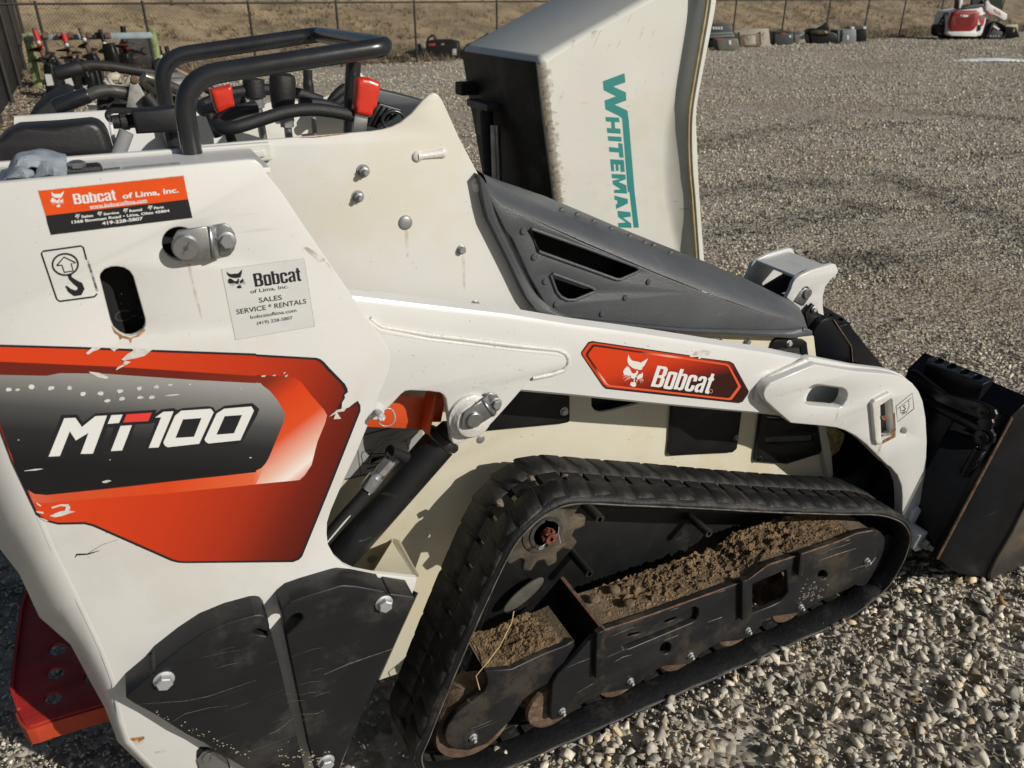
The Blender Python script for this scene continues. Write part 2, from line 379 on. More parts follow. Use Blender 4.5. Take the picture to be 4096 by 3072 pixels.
def smooth_path(P, n=8, closed=False):    # Catmull-Rom
    P = [Vector(p) for p in P]; m = len(P); out = []
    for i in range(m if closed else m - 1):
        g = lambda j: P[j % m] if closed else P[max(0, min(m - 1, j))]
        a, b, c, d = g(i - 1), g(i), g(i + 1), g(i + 2)
        for k in range(n):
            t = k / n
            out.append(.5 * ((2 * b) + (c - a) * t + (2 * a - 5 * b + 4 * c - d) * t * t + (3 * b - a - 3 * c + d) * t ** 3))
    if not closed: out.append(P[-1])
    return out
def round_path(P, r, n=6):                # straight runs with bends of radius r (list of r per point allowed)
    P = [Vector(p) for p in P]; out = [P[0]]
    for i in range(1, len(P) - 1):
        b = P[i]; u = P[i - 1] - b; v = P[i + 1] - b; lu, lv = u.length, v.length; u /= lu; v /= lv
        rr = r[i] if hasattr(r, '__len__') else r
        t = min(rr, lu * .49, lv * .49)
        for k in range(n + 1):
            s_ = k / n; out.append((b + u * t) * (1 - s_) ** 2 + b * 2 * s_ * (1 - s_) + (b + v * t) * s_ ** 2)
    return out + [P[-1]]

# ================================================================== THE SETTING
def gravel_mat():
    m = bpy.data.materials.new('gravel_ground'); m.use_nodes = True; nt = m.node_tree; N = nt.nodes; L = nt.links; b = N['Principled BSDF']
    tc = N.new('ShaderNodeTexCoord'); co = tc.outputs['Object']
    def noise(s, d=4, r=.6):
        n = N.new('ShaderNodeTexNoise'); n.inputs['Scale'].default_value = s; n.inputs['Detail'].default_value = d; n.inputs['Roughness'].default_value = r; L.new(co, n.inputs[0]); return n.outputs[0]
    def mr(src, a, b_, c=0., d=1.):
        r = N.new('ShaderNodeMapRange'); r.interpolation_type = 'SMOOTHSTEP'
        for i, v in ((1, a), (2, b_), (3, c), (4, d)): r.inputs[i].default_value = v
        L.new(src, r.inputs[0]); return r.outputs[0]
    def mix(f, a, c, bl='MIX'):
        x = N.new('ShaderNodeMix'); x.data_type = 'RGBA'; x.blend_type = bl
        for i, v in ((0, f), (6, a), (7, c)):
            if isinstance(v, tuple): x.inputs[i].default_value = (*v, 1)
            elif isinstance(v, float): x.inputs[i].default_value = v
            else: L.new(v, x.inputs[i])
        return x.outputs[2]
    v = N.new('ShaderNodeTexVoronoi'); v.inputs['Scale'].default_value = 42; L.new(co, v.inputs[0])
    v2 = N.new('ShaderNodeTexVoronoi'); v2.inputs['Scale'].default_value = 11; L.new(co, v2.inputs[0])
    sep = N.new('ShaderNodeSeparateColor'); L.new(v.outputs['Color'], sep.inputs[0])
    c1 = mix(mr(sep.outputs[0], .1, .9), (.20, .178, .14), (.58, .53, .44))
    c1 = mix(mr(sep.outputs[1], .93, 1.), c1, (.30, .20, .10))
    sep2 = N.new('ShaderNodeSeparateColor'); L.new(v2.outputs['Color'], sep2.inputs[0])
    c1 = mix(mr(sep2.outputs[2], .2, .9, 0., .35), c1, (.46, .415, .34))
    c1 = mix(mr(noise(.55, 6, .65), .46, .62, 0., .55), c1, (.30, .235, .16))       # earthy patches
    c1 = mix(mr(noise(3.2, 6, .7), .58, .70, 0., .55), c1, (.075, .062, .048))
    mp = N.new('ShaderNodeMapping'); mp.inputs['Rotation'].default_value = (0, 0, -.5); mp.inputs['Scale'].default_value = (.18, 1.5, 1); L.new(co, mp.inputs[0])
    n = N.new('ShaderNodeTexNoise'); n.inputs['Scale'].default_value = 1.1; n.inputs['Detail'].default_value = 5; L.new(mp.outputs[0], n.inputs[0])
    c1 = mix(mr(n.outputs[0], .60, .68, 0., .6), c1, (.07, .062, .05))                # damp wheel ruts
    L.new(c1, b.inputs['Base Color']); b.inputs['Roughness'].default_value = .95
    h = N.new('ShaderNodeMath'); h.operation = 'MULTIPLY_ADD'; L.new(v.outputs['Distance'], h.inputs[0]); h.inputs[1].default_value = -1.; L.new(mr(n.outputs[0], .56, .70, 1., -.6), h.inputs[2])
    bp = N.new('ShaderNodeBump'); bp.inputs['Strength'].default_value = .6; bp.inputs['Distance'].default_value = .02; L.new(h.outputs[0], bp.inputs['Height']); L.new(bp.outputs[0], b.inputs['Normal'])
    return m
GM = gravel_mat()
mb = MB(); n = 60
xs = [-60 + 170 * (i / n) for i in range(n + 1)]; ys = [-30 + 110 * (j / n) for j in range(n + 1)]
mb.grid([[(x, y, -.012) for x in xs] for y in ys])
g = build('ground', mb, GM); g['kind'] = 'structure'

# --- dry grass bank behind the boundary fence
FA = Vector((9.33, 19.92)); FD = Vector((29.77 - 9.33, 23.21 - 19.92)).normalized(); FN = Vector((-FD.y, FD.x))
def hillz(d): return .0 if d < .4 else (d - .4) * .10 + max(0, d - 2.2) * .20 - max(0, d - 34) * .25
HILL = mat('dry_grass_bank', (.31, .235, .14), .95, var=.40, vs=.9, bump=1., bs=14, dirt=((.13, .095, .06), .75, .8, .52, (1, 1, 2.5)), dirt2=((.40, .31, .19), .6, 5., .52))
mb = MB(); rows = []
for i in range(120):
    t = -22 + 80 * i / 119; row = []
    for j in range(70):
        d = .5 + 44 * (j / 69) ** 1.5
        p = FA + FD * t + FN * d
        row.append((p.x, p.y, hillz(d) + (.10 * math.sin(t * .9 + d) * math.sin(d * 1.3 + t * .37) + random.uniform(-.05, .05)) * min(1, d / 3)))
    rows.append(row)
mb.grid(rows); o = build('grass_bank', mb, HILL, smooth=80); o['kind'] = 'structure'
mb = MB(); gv = []; cols = []
for k in range(15000):
    t = random.uniform(-15, 34); d = .35 + 17 * random.random() ** 1.7; p = FA + FD * t + FN * d; z = hillz(d) - .03
    s = random.uniform(.08, .26); a = random.uniform(0, 6.28); q = []
    for b_ in range(4):
        aa = a + b_ * 1.6 + random.uniform(-.4, .4); dx, dy = math.cos(aa), math.sin(aa); wq = s * .08; le = random.uniform(.3, .9) * s
        q.append([(p.x - dy * wq, p.y + dx * wq, z), (p.x + dy * wq, p.y - dx * wq, z), (p.x + dx * le, p.y + dy * le, z + s * random.uniform(.6, 1.))])
    for tri in q: mb.add(tri, [(0, 1, 2)])
o = build('dry_grass', mb, mat('dry_grass_blades', (.34, .26, .15), .9, var=.45, vs=1.3, dirt=((.12, .085, .05), .7, 1.1, .5)), fix=False); o['kind'] = 'stuff'
o['label'] = 'tufts of dry tan grass on the bank behind the fence'; o['category'] = 'grass'

# --- chain link boundary fence
FBLK = mat('black_fence_coating', (.02, .018, .016), .6, var=.2)
fence = thing('chain_link_fence', 'black chain link fence with thin posts in front of the grassy bank', 'fence', loc=(FA.x, FA.y, 0))
fence_off = Vector((-FA.x, -FA.y, 0))
FH = 1.36
def fpt(t, z): p = FA + FD * t; return Vector((p.x, p.y, z)) + fence_off
def fence_t(x, y=4):
    d = ray(x, y); dd = Vector((d.x, d.y)); # solve C + s d on fence line
    # s*d - t*FD = FA
    det = dd.x * -FD.y + FD.x * dd.y; s_ = (FA.x * -FD.y + FD.x * FA.y) / det
    q = dd * s_; return (q - FA).dot(FD)
pts_ = [fence_t(x) for x in (307, 535, 725, 894, 1073, 1330, 1591, 1698, 1794, 1878, 1957, 2038)]
step = (pts_[-1] - pts_[6]) / 5
pts_ += [pts_[-1] + step * k for k in range(1, 4)] + [fence_t(75)]
for t in pts_:
    mb = MB(); mb.cyl(fpt(t, 0), fpt(t, FH + .05), .026, 8); build('post', mb, FBLK, fence, smooth=40)
t0, t1 = min(pts_) - .6, max(pts_)
mb = MB(); mb.cyl(fpt(t0, FH), fpt(t1, FH), .02, 8); build('top_rail', mb, FBLK, fence, smooth=40)
mb = MB(); sp = .062; nw = int((t1 - t0) / sp)
for k in range(-int(FH / sp), nw):
    for sgn in (1, -1):
        a = t0 + k * sp; b_ = a + FH
        za, zb = (.02, FH)
        ca, cb = max(a, t0), min(b_, t1)
        if cb <= ca: continue
        fa, fb = (ca - a) / FH, (cb - a) / FH
        if sgn < 0: fa, fb = 1 - fa, 1 - fb
        p = fpt(ca, za + (zb - za) * fa); q = fpt(cb, za + (zb - za) * fb); o_ = Vector((0, 0, .0026)); n_ = Vector((FN.x, FN.y, 0)) * .0026
        mb.add([p + o_, p - o_ + n_, p - o_ - n_, q + o_, q - o_ + n_, q - o_ - n_], [(0, 1, 4, 3), (1, 2, 5, 4), (2, 0, 3, 5)])
o = build('wire_mesh', mb, FBLK, fence, fix=False); o['kind'] = 'stuff'

# --- black slatted privacy fence at the left edge
pa = UZ(60, 156, 0); pb = UZ(6, 250, 0); dv = (pa - pb); dv.z = 0; dv.normalize(); nv = Vector((-dv.y, dv.x, 0))
pf = thing('slatted_privacy_fence', 'tall black slatted privacy fence at the left edge of the yard', 'fence', loc=pb)
SLAT = mat('black_slat', (.010, .010, .014), .45, var=.3, vs=4, dirt=((.03, .028, .03), .5, 3., .5)); tlen = (pa - pb).length + 1.2
mb = MB(); mb.box((0, 0, 0), (.105, .012, 1.86)); me_s = bpy.data.meshes.new('slat'); me_s.from_pydata(mb.v, [], mb.f); me_s.materials.append(SLAT)
ns = int((tlen + 3.6) / .118)
for k in range(ns):
    o = link(bpy.data.objects.new('slat', me_s), pf); o.location = dv * (-3.6 + k * .118) + Vector((0, 0, .97)) + nv * random.uniform(-.004, .004); o.rotation_euler = (0, 0, math.atan2(dv.y, dv.x) + random.uniform(-.05, .05))
for k in range(0, 6):
    mb = MB(); c = dv * (-3.6 + k * (tlen + 3.6) / 5) + nv * -.05; mb.cyl(c, c + Vector((0, 0, 1.95)), .035, 10); build('post', mb, FBLK, pf, smooth=40)
for z in (.15, 1.0, 1.85):
    mb = MB(); mb.cyl(dv * -3.6 + nv * .028 + Vector((0, 0, z)), dv * tlen + nv * .028 + Vector((0, 0, z)), .016, 8); build('rail', mb, FBLK, pf, smooth=40)
# leaf litter at the foot of that fence
mb = MB(); colr = []
for k in range(2600):
    s_ = random.uniform(-3., tlen); u_ = -abs(random.gauss(0, .42)) - .03
    c = pb + dv * s_ + nv * u_; c.z = random.uniform(0, .05 * math.exp(u_ * 1.2)); r = random.uniform(.015, .05); a = random.uniform(0, 6.28)
    e1 = Vector((math.cos(a), math.sin(a), random.uniform(-.4, .4))) * r; e2 = Vector((-math.sin(a), math.cos(a), random.uniform(-.5, .5))) * r * .6
    mb.add([c - e1, c + e2, c + e1, c - e2], [(0, 1, 2, 3)])
o = build('leaf_litter', mb, mat('dead_leaves', (.27, .19, .13), .85, var=.5, vs=9, dirt=((.42, .34, .28), .6, 12., .5)), fix=False); o['kind'] = 'stuff'
o['label'] = 'brown leaf litter blown against the black slatted fence'; o['category'] = 'leaves'
# snow remnant
sp_ = UZ(2140, 131, 0); mb = MB(); rows = []
for i in range(24):
    row = []
    for j in range(7):
        u_ = i / 23 * 2 - 1; v_ = j / 6 * 2 - 1
        rim = max(0, 1 - (abs(u_) ** 2.2) - v_ * v_ * .8)
        row.append((u_ * 1.0 + random.uniform(-.03, .03), v_ * .35 * (1 - .6 * abs(u_)) + random.uniform(-.03, .03), -.01 + .07 * rim ** .7 * random.uniform(.6, 1.2)))
    rows.append(row)
mb.grid(rows); o = build('snow_patch', mb, mat('old_snow', (.82, .83, .85), .6, var=.06, vs=8), smooth=60); o.location = sp_; o.rotation_euler = (0, 0, -YAW)
tag(o, 'thin white streak of leftover snow on the far gravel', 'snow')


# ================================================================== gravel stones (crushed limestone)
RUTS = [[UZ(*p, 0) for p in q] for q in ([(1900, 378), (1951, 396), (2060, 440), (2150, 470), (2230, 520)], [(1560, 500), (1640, 488), (1740, 470), (1840, 446)], [(1525, 305), (1640, 290), (1769, 262)], [(1978, 244), (2090, 246), (2230, 266)], [(1540, 420), (1640, 400), (1760, 395)], [(1700, 560), (1800, 545), (1870, 560)])]
def rut_dist(X, Y):
    d = np.full(X.shape, 9.)
    for q in RUTS:
        for a, b in zip(q[:-1], q[1:]):
            ab = np.array([b.x - a.x, b.y - a.y]); t = np.clip(((X - a.x) * ab[0] + (Y - a.y) * ab[1]) / (ab @ ab), 0, 1)
            dd = np.hypot(X - a.x - t * ab[0], Y - a.y - t * ab[1]) * (1 + .5 * np.sin(t * 40 * np.hypot(*ab) / 2)); d = np.minimum(d, dd)
    return d
def earthf(X, Y):
    return (np.sin(X * .9 + 1.3 * np.sin(Y * .7)) * np.sin(Y * .8 + 1.1 * np.sin(X * .5) + 2.) + .5 * np.sin(X * 2.3 + Y * 1.7) * np.sin(Y * 2.9 - X * 1.1)) * .8
SOIL = (((1612, 1600), .10), ((1590, 1640), .07), ((1960, 1500), .07), ((2010, 1455), .05), ((1890, 1610), .045), ((2150, 1655), .06))
def chip_shapes(k, npt, seed):            # convex broken-stone shapes
    r = np.random.default_rng(seed); out = []
    for q in range(k):
        p = r.normal(size=(npt, 3)); p /= np.linalg.norm(p, axis=1)[:, None]; p *= r.uniform(.72, 1.05, (npt, 1)); p *= [1, r.uniform(.6, .95), r.uniform(.38, .72)]
        bm = bmesh.new(); vs = [bm.verts.new(x) for x in p]; h = bmesh.ops.convex_hull(bm, input=vs)
        bmesh.ops.delete(bm, geom=[v for v in bm.verts if not v.link_faces], context='VERTS'); bmesh.ops.triangulate(bm, faces=bm.faces); bmesh.ops.recalc_face_normals(bm, faces=bm.faces); bm.verts.index_update()
        out.append((np.array([v.co[:] for v in bm.verts]), np.array([[v.index for v in f.verts] for f in bm.faces]))); bm.free()
    return out
SHAPES = chip_shapes(36, 11, 11); SHAPES_S = chip_shapes(24, 7, 12)
def stones(n, sampler, smin, smax, fine, ex, seed):
    r = np.random.default_rng(seed); P = sampler(r, n); n = len(P)
    size = smin + (smax - smin) * r.random(n) ** ex
    t = r.random(n) ** 1.25; base = np.stack([.29 + .52 * t, .262 + .468 * t, .214 + .378 * t], -1) * r.uniform(.85, 1.1, (n, 1))
    k = r.random(n); tan = k < .09; base[tan] *= [1.10, .97, .76]; org = k > .994; base[org] = [.36, .20, .08]; wht = (k > .95) & (k <= .985); base[wht] = [.66, .63, .56]; blu = (k > .84) & (k <= .92); base[blu] *= [.74, .78, .84]
    dr = rut_dist(P[:, 0], P[:, 1]); wet = np.clip(1.3 - dr / .20, 0, 1)[:, None]; ep = np.clip((earthf(P[:, 0], P[:, 1]) - .30) * 1.8, 0, 1)[:, None] * .6
    base = base * (1 - ep) + np.array([.34, .265, .175]) * ep * r.uniform(.6, 1.2, (n, 1)); base = base * (1 - .6 * wet)
    size = size * (1 - .55 * ep[:, 0])
    for (px, py), rad in SOIL:
        c_ = UZ(px, py, 0); dd = np.hypot((P[:, 0] - c_.x), (P[:, 1] - c_.y)) / (rad * (1 + .35 * np.sin(5 * np.arctan2(P[:, 1] - c_.y, P[:, 0] - c_.x) + px))); m_ = (dd < 1) & (r.random(n) < 1.25 - dd)
        size[m_] *= .42; base[m_] = np.array([.075, .054, .036]) * r.uniform(.6, 1.6, (int(m_.sum()), 1))
    P = P.copy(); P[:, 2] -= .004 * np.clip(1.1 - dr / .16, 0, 1); P[:, 2] += size * r.uniform(-.1, .35, n)
    a = r.uniform(0, 2 * np.pi, n); tx = r.normal(0, .38, n); ty = r.normal(0, .38, n); sh = SHAPES_S if fine else SHAPES; pick = r.integers(0, len(sh), n)
    Vs = []; Fs = []; Cs = []; off = 0
    for q, (bv, bf) in enumerate(sh):
        ii = np.nonzero(pick == q)[0]
        if not len(ii): continue
        V = bv[None] * size[ii][:, None, None]; ca, sa = np.cos(a[ii])[:, None], np.sin(a[ii])[:, None]
        x = V[..., 0] * ca - V[..., 1] * sa; y = V[..., 0] * sa + V[..., 1] * ca; z = V[..., 2] + x * tx[ii][:, None] + y * ty[ii][:, None]
        W = np.stack([x + P[ii, 0:1], y + P[ii, 1:2], z + P[ii, 2:3]], -1).reshape(-1, 3); nv_ = len(bv)
        Fs.append((bf[None] + (np.arange(len(ii)) * nv_)[:, None, None]).reshape(-1) + off); Vs.append(W); Cs.append(np.repeat(base[ii], nv_, 0)); off += len(W)
    return np.concatenate(Vs), np.concatenate(Fs), np.concatenate(Cs)
SM = mat('limestone_chips', (.4, .4, .4), .85, var=.18, vs=60, attr='stone', bump=.25, bs=160)
def wedge(r0, r1, a0, a1):
    def f(r, n):
        R = np.sqrt(r.uniform(r0 * r0, r1 * r1, n)); A = np.radians(r.uniform(a0, a1, n)); X = R * np.sin(A); Y = R * np.cos(A)
        earth = np.sin(X * 3.1 + 1.7 * np.sin(Y * 2.3)) * np.sin(Y * 2.7 + X)
        keep = (r.random(n) > np.clip((earth - .55) * 1.6, 0, .75))
        keep &= ~((X > .48) & (X < 1.62) & (Y > 1.0) & (Y < 1.13))        # under the standing belt
        P = np.stack([X, Y, np.zeros(n)], -1)[keep]; return P
    return f
SS = ((8500, .45, 2.4, 22, 90, .008, .024, False, 1.8, 1), (16000, .45, 2.4, 22, 90, .0035, .009, True, 1.5, 2), (14000, .8, 3.4, -36, 22, .004, .013, True, 1.8, 3), (11000, 1.15, 2.6, -36, -6, .0035, .010, True, 1.6, 9),
      (36000, 2.4, 4.8, 6, 86, .006, .020, True, 1.8, 4), (52000, 4.8, 8.5, -14, 76, .009, .021, True, 1.6, 5), (46000, 8.5, 15., -14, 72, .014, .028, True, 1.5, 6), (34000, 15., 27., -8, 64, .020, .040, True, 1.5, 7), (16000, 27., 39., 22, 62, .03, .055, True, 1.5, 8))
vo = 0; VV = []; FF = []; CC = []
for n_, r0, r1, a0, a1, s0, s1, fine, ex, sd in SS:
    v, f, c = stones(n_, wedge(r0, r1, a0, a1), s0, s1, fine, ex, sd); VV.append(v); FF.append(f + vo); CC.append(c); vo += len(v)
FF = np.concatenate(FF).astype(np.int32); CC = np.concatenate(CC); me = bpy.data.meshes.new('gravel'); me.vertices.add(vo); me.vertices.foreach_set('co', np.concatenate(VV).astype(np.float32).reshape(-1))
me.loops.add(len(FF)); me.loops.foreach_set('vertex_index', FF); me.polygons.add(len(FF) // 3); me.polygons.foreach_set('loop_start', (np.arange(len(FF) // 3) * 3).astype(np.int32)); me.update(calc_edges=True)
at = me.color_attributes.new('stone', 'FLOAT_COLOR', 'POINT'); at.data.foreach_set('color', np.concatenate([CC, np.ones((vo, 1))], 1).astype(np.float32).reshape(-1))
print('gravel tris', len(FF) // 3)
o = mesh_obj('gravel', me, SM); o['kind'] = 'stuff'; o['label'] = 'loose grey limestone gravel covering the yard'; o['category'] = 'gravel'

# ================================================================== THE LOADER
YW, YPL, YA, YG, YARM, YLUG, YB, YC = .985, .982, 1.03, 1.055, 1.062, 1.035, 1.214, 1.44
LD = thing('mini_track_loader', 'white and orange stand-on mini track loader with rubber tracks and front bucket, filling the foreground', 'track loader')

# ---- outer tower side plate
A_out = [(-70, 401), (300, 366.5), (535, 344.5), (553, 346), (566, 357), (575.5, 375), (608, 414.75), (658, 490), (728, 592), (793, 687), (828, 735), (840.5, 757), (844, 777), (841, 797), (835.6, 814), (820, 853), (803, 894),
         (793, 924), (770.5, 979), (743, 1037), (715.5, 1102), (707, 1129), (706, 1154), (709, 1179), (723, 1204), (743, 1222), (765, 1232), (803, 1239.5), (870, 1246), (901, 1249), (896, 1270), (846, 1400), (773, 1564), (740, 1645), (690, 1720), (520, 1790), (390, 1720),
         (318, 1652), (272, 1606), (256, 1560), (247, 1515), (240, 1477), (215, 1410), (160, 1294), (108, 1190), (57, 1070), (20, 985), (-25, 870), (-70, 700)]
slot = tl(0, 1, [(860, 740), (870, 705), (905, 668), (960, 648), (1010, 645), (1070, 655), (1120, 685), (1150, 730), (1255, 1100), (1255, 1150), (1235, 1195), (1190, 1230), (1140, 1250), (1085, 1250), (1030, 1225), (980, 1180), (955, 1120)])
pin_hole = circ((U(390, 527, YA).x, U(390, 527, YA).z), .0215, 28)
side = xz_plate('tower_side_plate', outline(A_out, YA), YA, .010, W_PAINT, LD, [outline(slot, YA), pin_hole], bevel=.0018)
# bent rear corner of that plate
bend = [(-70, 700), (-25, 870), (20, 985), (57, 1070), (108, 1190), (160, 1294), (215, 1410), (240, 1477), (247, 1515), (256, 1560), (272, 1606), (318, 1652), (390, 1720)]
sil = [(-140, 760), (-110, 960), (-60, 1060), (-5, 1180), (42, 1240), (85, 1333), (152, 1392), (201, 1483), (225, 1526), (243, 1572), (254, 1602), (318, 1664), (385, 1732)]
mb = MB(); rows = []
for b_, s_ in zip(bend, sil):
    p0 = U(*b_, YA) ; m_ = (b_[0] * .62 + s_[0] * .38, b_[1] * .62 + s_[1] * .38); p1 = U(*m_, YA + .012); p2 = U(*s_, YA + .075); p3 = p2 + Vector((.05, .12, 0))
    rows.append([p0 + Vector((.007, -.00025, 0)), p0 + Vector((.002, -.0002, 0)), p1, p2, p3])
mb.grid(rows); build('rear_corner', mb, W_PAINT, LD, smooth=70)
rs = sheet('seam_gap', [tl(0, 3, [(415, 10), (450, 60), (490, 150), (545, 260), (540, 330), (500, 200), (460, 110)])], YA + .028, BLK_IN, LD)
# the far tower plate, tower back and the top between the plates
xz_plate('tower_side_plate', [p for p in outline(A_out, YA)], YA + .60, .012, W_PAINT, LD)
tz = U(300, 366.5, YA).z
mb = MB(); mb.box((.02, YC, .62), (.30, .62, .9)); build('tower_core', mb, BLK_IN, LD)
# black ballast seen through the lift slot, with stencilled code
mb = MB(); mb.box((-.02, 1.10, 1.02), (.32, .05, .42)); build('battery_box', mb, BLK_IN, LD)
text('stencil', 'C-2', tl(0, 1, [(985, 1130), (1290, 1085), (985, 1030)]), 1.0735, D_LINE, LD)
sheet('rust_stain', [tl(0, 1, [(960, 1150), (1000, 1200), (1060, 1240), (1130, 1258), (1180, 1240), (1250, 1180), (1255, 1200), (1200, 1250), (1145, 1262), (1130, 1310), (1110, 1275), (1060, 1262), (1035, 1280), (1025, 1245), (985, 1215)])], YA - .0003, mat('rust_stain', (.42, .20, .06), .7, var=.4, vs=90), LD)

# ---- printed sheets on the side plate
def grad_mat(name, stops, p0, p1, dots=None):
    """printed colour fade between two points on the sheet (metres, XZ)"""
    m = bpy.data.materials.new(name); m.use_nodes = True; nt = m.node_tree; N = nt.nodes; L = nt.links; b = N['Principled BSDF']
    tc = N.new('ShaderNodeTexCoord'); d = (p1 - p0); l2 = d.length_squared
    dot = N.new('ShaderNodeVectorMath'); dot.operation = 'DOT_PRODUCT'; sub = N.new('ShaderNodeVectorMath'); sub.operation = 'SUBTRACT'
    L.new(tc.outputs['Object'], sub.inputs[0]); sub.inputs[1].default_value = p0; L.new(sub.outputs[0], dot.inputs[0]); dot.inputs[1].default_value = d / l2
    r = N.new('ShaderNodeValToRGB'); cr = r.color_ramp; cr.elements[0].position = stops[0][0]; cr.elements[0].color = (*stops[0][1], 1)
    cr.elements[1].position = stops[-1][0]; cr.elements[1].color = (*stops[-1][1], 1)
    for q, c in stops[1:-1]: e = cr.elements.new(q); e.color = (*c, 1)
    L.new(dot.outputs['Value'], r.inputs[0]); out = r.outputs[0]
    L.new(out, b.inputs['Base Color']); b.inputs['Roughness'].default_value = .42; b.inputs['Specular IOR Level'].default_value = .3; MATS[name] = m; return m
OR1, OR2, OR3, DK = (.62, .050, .009), (.50, .037, .008), (.10, .012, .006), (.010, .010, .011)
# large side decal (black outline, dark red bevel, orange field, grey-black panel)
dec_out = [(-70, 744)] + tl(0, 1, [(0, 1318), (700, 1338), (1400, 1366), (2212, 1395)]) + tl(1, 1, [(0, 1402), (520, 1432), (560, 1445), (590, 1470), (625, 1510), (770, 1659)]) + \
    tl(1, 2, [(790, 40), (795, 70), (765, 95), (770, 120), (745, 160), (740, 215), (800, 205), (850, 165), (880, 145), (903, 185), (903, 235), (640, 900), (400, 1490), (370, 1520), (320, 1540), (0, 1543)]) + \
    tl(0, 2, [(1600, 1548), (1540, 1545), (1480, 1530), (800, 1230), (730, 1212), (500, 1216), (420, 1195), (370, 1180), (310, 1130), (230, 960), (100, 680), (0, 420)]) + [(-70, 830)]
dec_or = [(-70, 750)] + tl(0, 1, [(0, 1338), (700, 1358), (1400, 1386), (2212, 1415)]) + tl(1, 1, [(0, 1422), (510, 1450), (545, 1465), (575, 1492), (610, 1535), (735, 1659)]) + \
    tl(1, 2, [(765, 62), (745, 100), (748, 130), (722, 165), (700, 215), (780, 222), (850, 185), (872, 175), (884, 200), (882, 235), (620, 895), (385, 1475), (360, 1500), (315, 1522), (0, 1525)]) + \
    tl(0, 2, [(1600, 1532), (1545, 1528), (1490, 1512), (810, 1212), (735, 1193), (500, 1197), (425, 1178), (385, 1165), (325, 1115), (240, 930), (100, 640), (0, 370)]) + [(-70, 815)]
d0 = sheet('side_decal', [dec_out], YA - .0004, K_INK, LD)
g1 = grad_mat('decal_orange', [(0, OR1), (.38, OR2), (.62, (.36, .028, .008)), (.82, (.16, .014, .006)), (1, (.07, .008, .005))], U(230, 880, YA), U(765, 1010, YA))
sheet('decal_field', [dec_or], YA - .0007, g1, d0)
band_dk = [(-70, 792)] + tl(0, 1, [(0, 1466), (1000, 1510), (2212, 1590)]) + tl(1, 1, [(0, 1582), (250, 1592), (330, 1605), (390, 1640)]) + tl(1, 2, [(480, 100), (560, 190), (590, 225), (614, 270), (600, 330), (530, 500), (480, 700), (420, 790), (375, 830), (0, 866)]) + \
    tl(0, 2, [(2212, 868), (1400, 950), (900, 985), (400, 1028), (270, 1015), (250, 960), (120, 660), (0, 400)]) + [(-70, 830)]
g2 = grad_mat('decal_bevel', [(0, (.14, .016, .008)), (.33, (.20, .022, .009)), (.47, OR1), (.66, (.66, .075, .016)), (.82, (.74, .46, .36)), (.9, (.8, .72, .68)), (1., OR1)], U(400, 800, YA), U(655, 1045, YA))
sheet('decal_bevel', [band_dk], YA - .0010, g2, d0)
low_or = tl(0, 2, [(240, 915), (400, 960), (900, 910), (1400, 855), (2212, 765)]) + tl(1, 2, [(0, 745), (60, 735), (0, 866)]) + tl(0, 2, [(2212, 868), (1400, 950), (900, 985), (400, 1028), (285, 1025)])
g3 = grad_mat('decal_lower_band', [(0, (.58, .12, .07)), (.1, (.58, .08, .025)), (.5, (.64, .06, .011)), (.85, (.68, .12, .04)), (1, (.82, .6, .5))], U(60, 1080, YA), U(620, 1030, YA))
sheet('decal_lower_band', [low_or], YA - .0012, g3, d0)
panel = [(-70, 803)] + tl(0, 1, [(0, 1580), (400, 1588), (520, 1565), (900, 1570), (1700, 1625), (2212, 1652)]) + tl(1, 1, [(0, 1648), (40, 1652)]) + tl(1, 2, [(60, 15), (120, 60), (180, 130), (240, 235), (250, 265), (240, 330), (110, 640), (80, 690), (45, 728), (0, 748)]) + \
    tl(0, 2, [(2212, 762), (1400, 850), (900, 905), (400, 958), (300, 950), (220, 905), (130, 700), (60, 500), (0, 330)]) + [(-70, 810)]
g4 = grad_mat('decal_panel_fade', [(0, (.34, .335, .325)), (.22, (.20, .197, .19)), (.45, (.07, .07, .07)), (.68, (.022, .022, .023)), (1, (.010, .010, .011))], U(300, 800, YA), U(262, 1010, YA))
sheet('decal_panel', [panel], YA - .0015, g4, d0)
def T02(p): return tl(0, 2, p)
glyphs = [T02([(420, 628), (555, 296), (652, 292), (708, 372), (790, 305), (825, 278), (925, 272), (803, 602), (697, 604), (765, 422), (655, 488), (603, 408), (518, 622)]),
          T02([(930, 345), (962, 270), (1060, 264), (1028, 336)]), T02([(958, 580), (1042, 362), (1140, 356), (1055, 574)]),
          T02([(1285, 552), (1393, 288), (1340, 290), (1412, 240), (1500, 236), (1370, 548)])]
redbar = [T02([(1065, 332), (1095, 262), (1312, 248), (1282, 320)])]
def ring(o, i): return o + [o[0]] + [i[0]] + list(reversed(i[1:])) + [i[0]]
def zero(o, i):
    o = T02(o); i = T02(i); k = len(o); ps = []
    # split the ring in four strips
    return o, i
outl = [T02([(385, 655), (530, 268), (668, 265), (715, 335), (825, 255), (1355, 222), (1340, 258), (1400, 218), (1500, 208), (1530, 225), (1580, 208), (1800, 192), (1840, 200), (1865, 235), (1940, 188), (2180, 164), (2212, 190), (2240, 215), (2222, 270), (2090, 500), (2050, 520), (1790, 525), (1765, 505), (1740, 535), (1450, 553), (1420, 545), (1400, 565), (1290, 573), (1262, 550), (1345, 330), (1300, 342), (1170, 350), (1085, 592), (915, 606), (985, 375), (930, 372), (838, 618), (668, 630), (700, 540), (655, 520), (612, 460), (545, 640)])]
sheet('model_lettering_edge', outl, YA - .0018, K_INK, d0)
sheet('model_lettering', glyphs, YA - .0021, W_INK, d0)
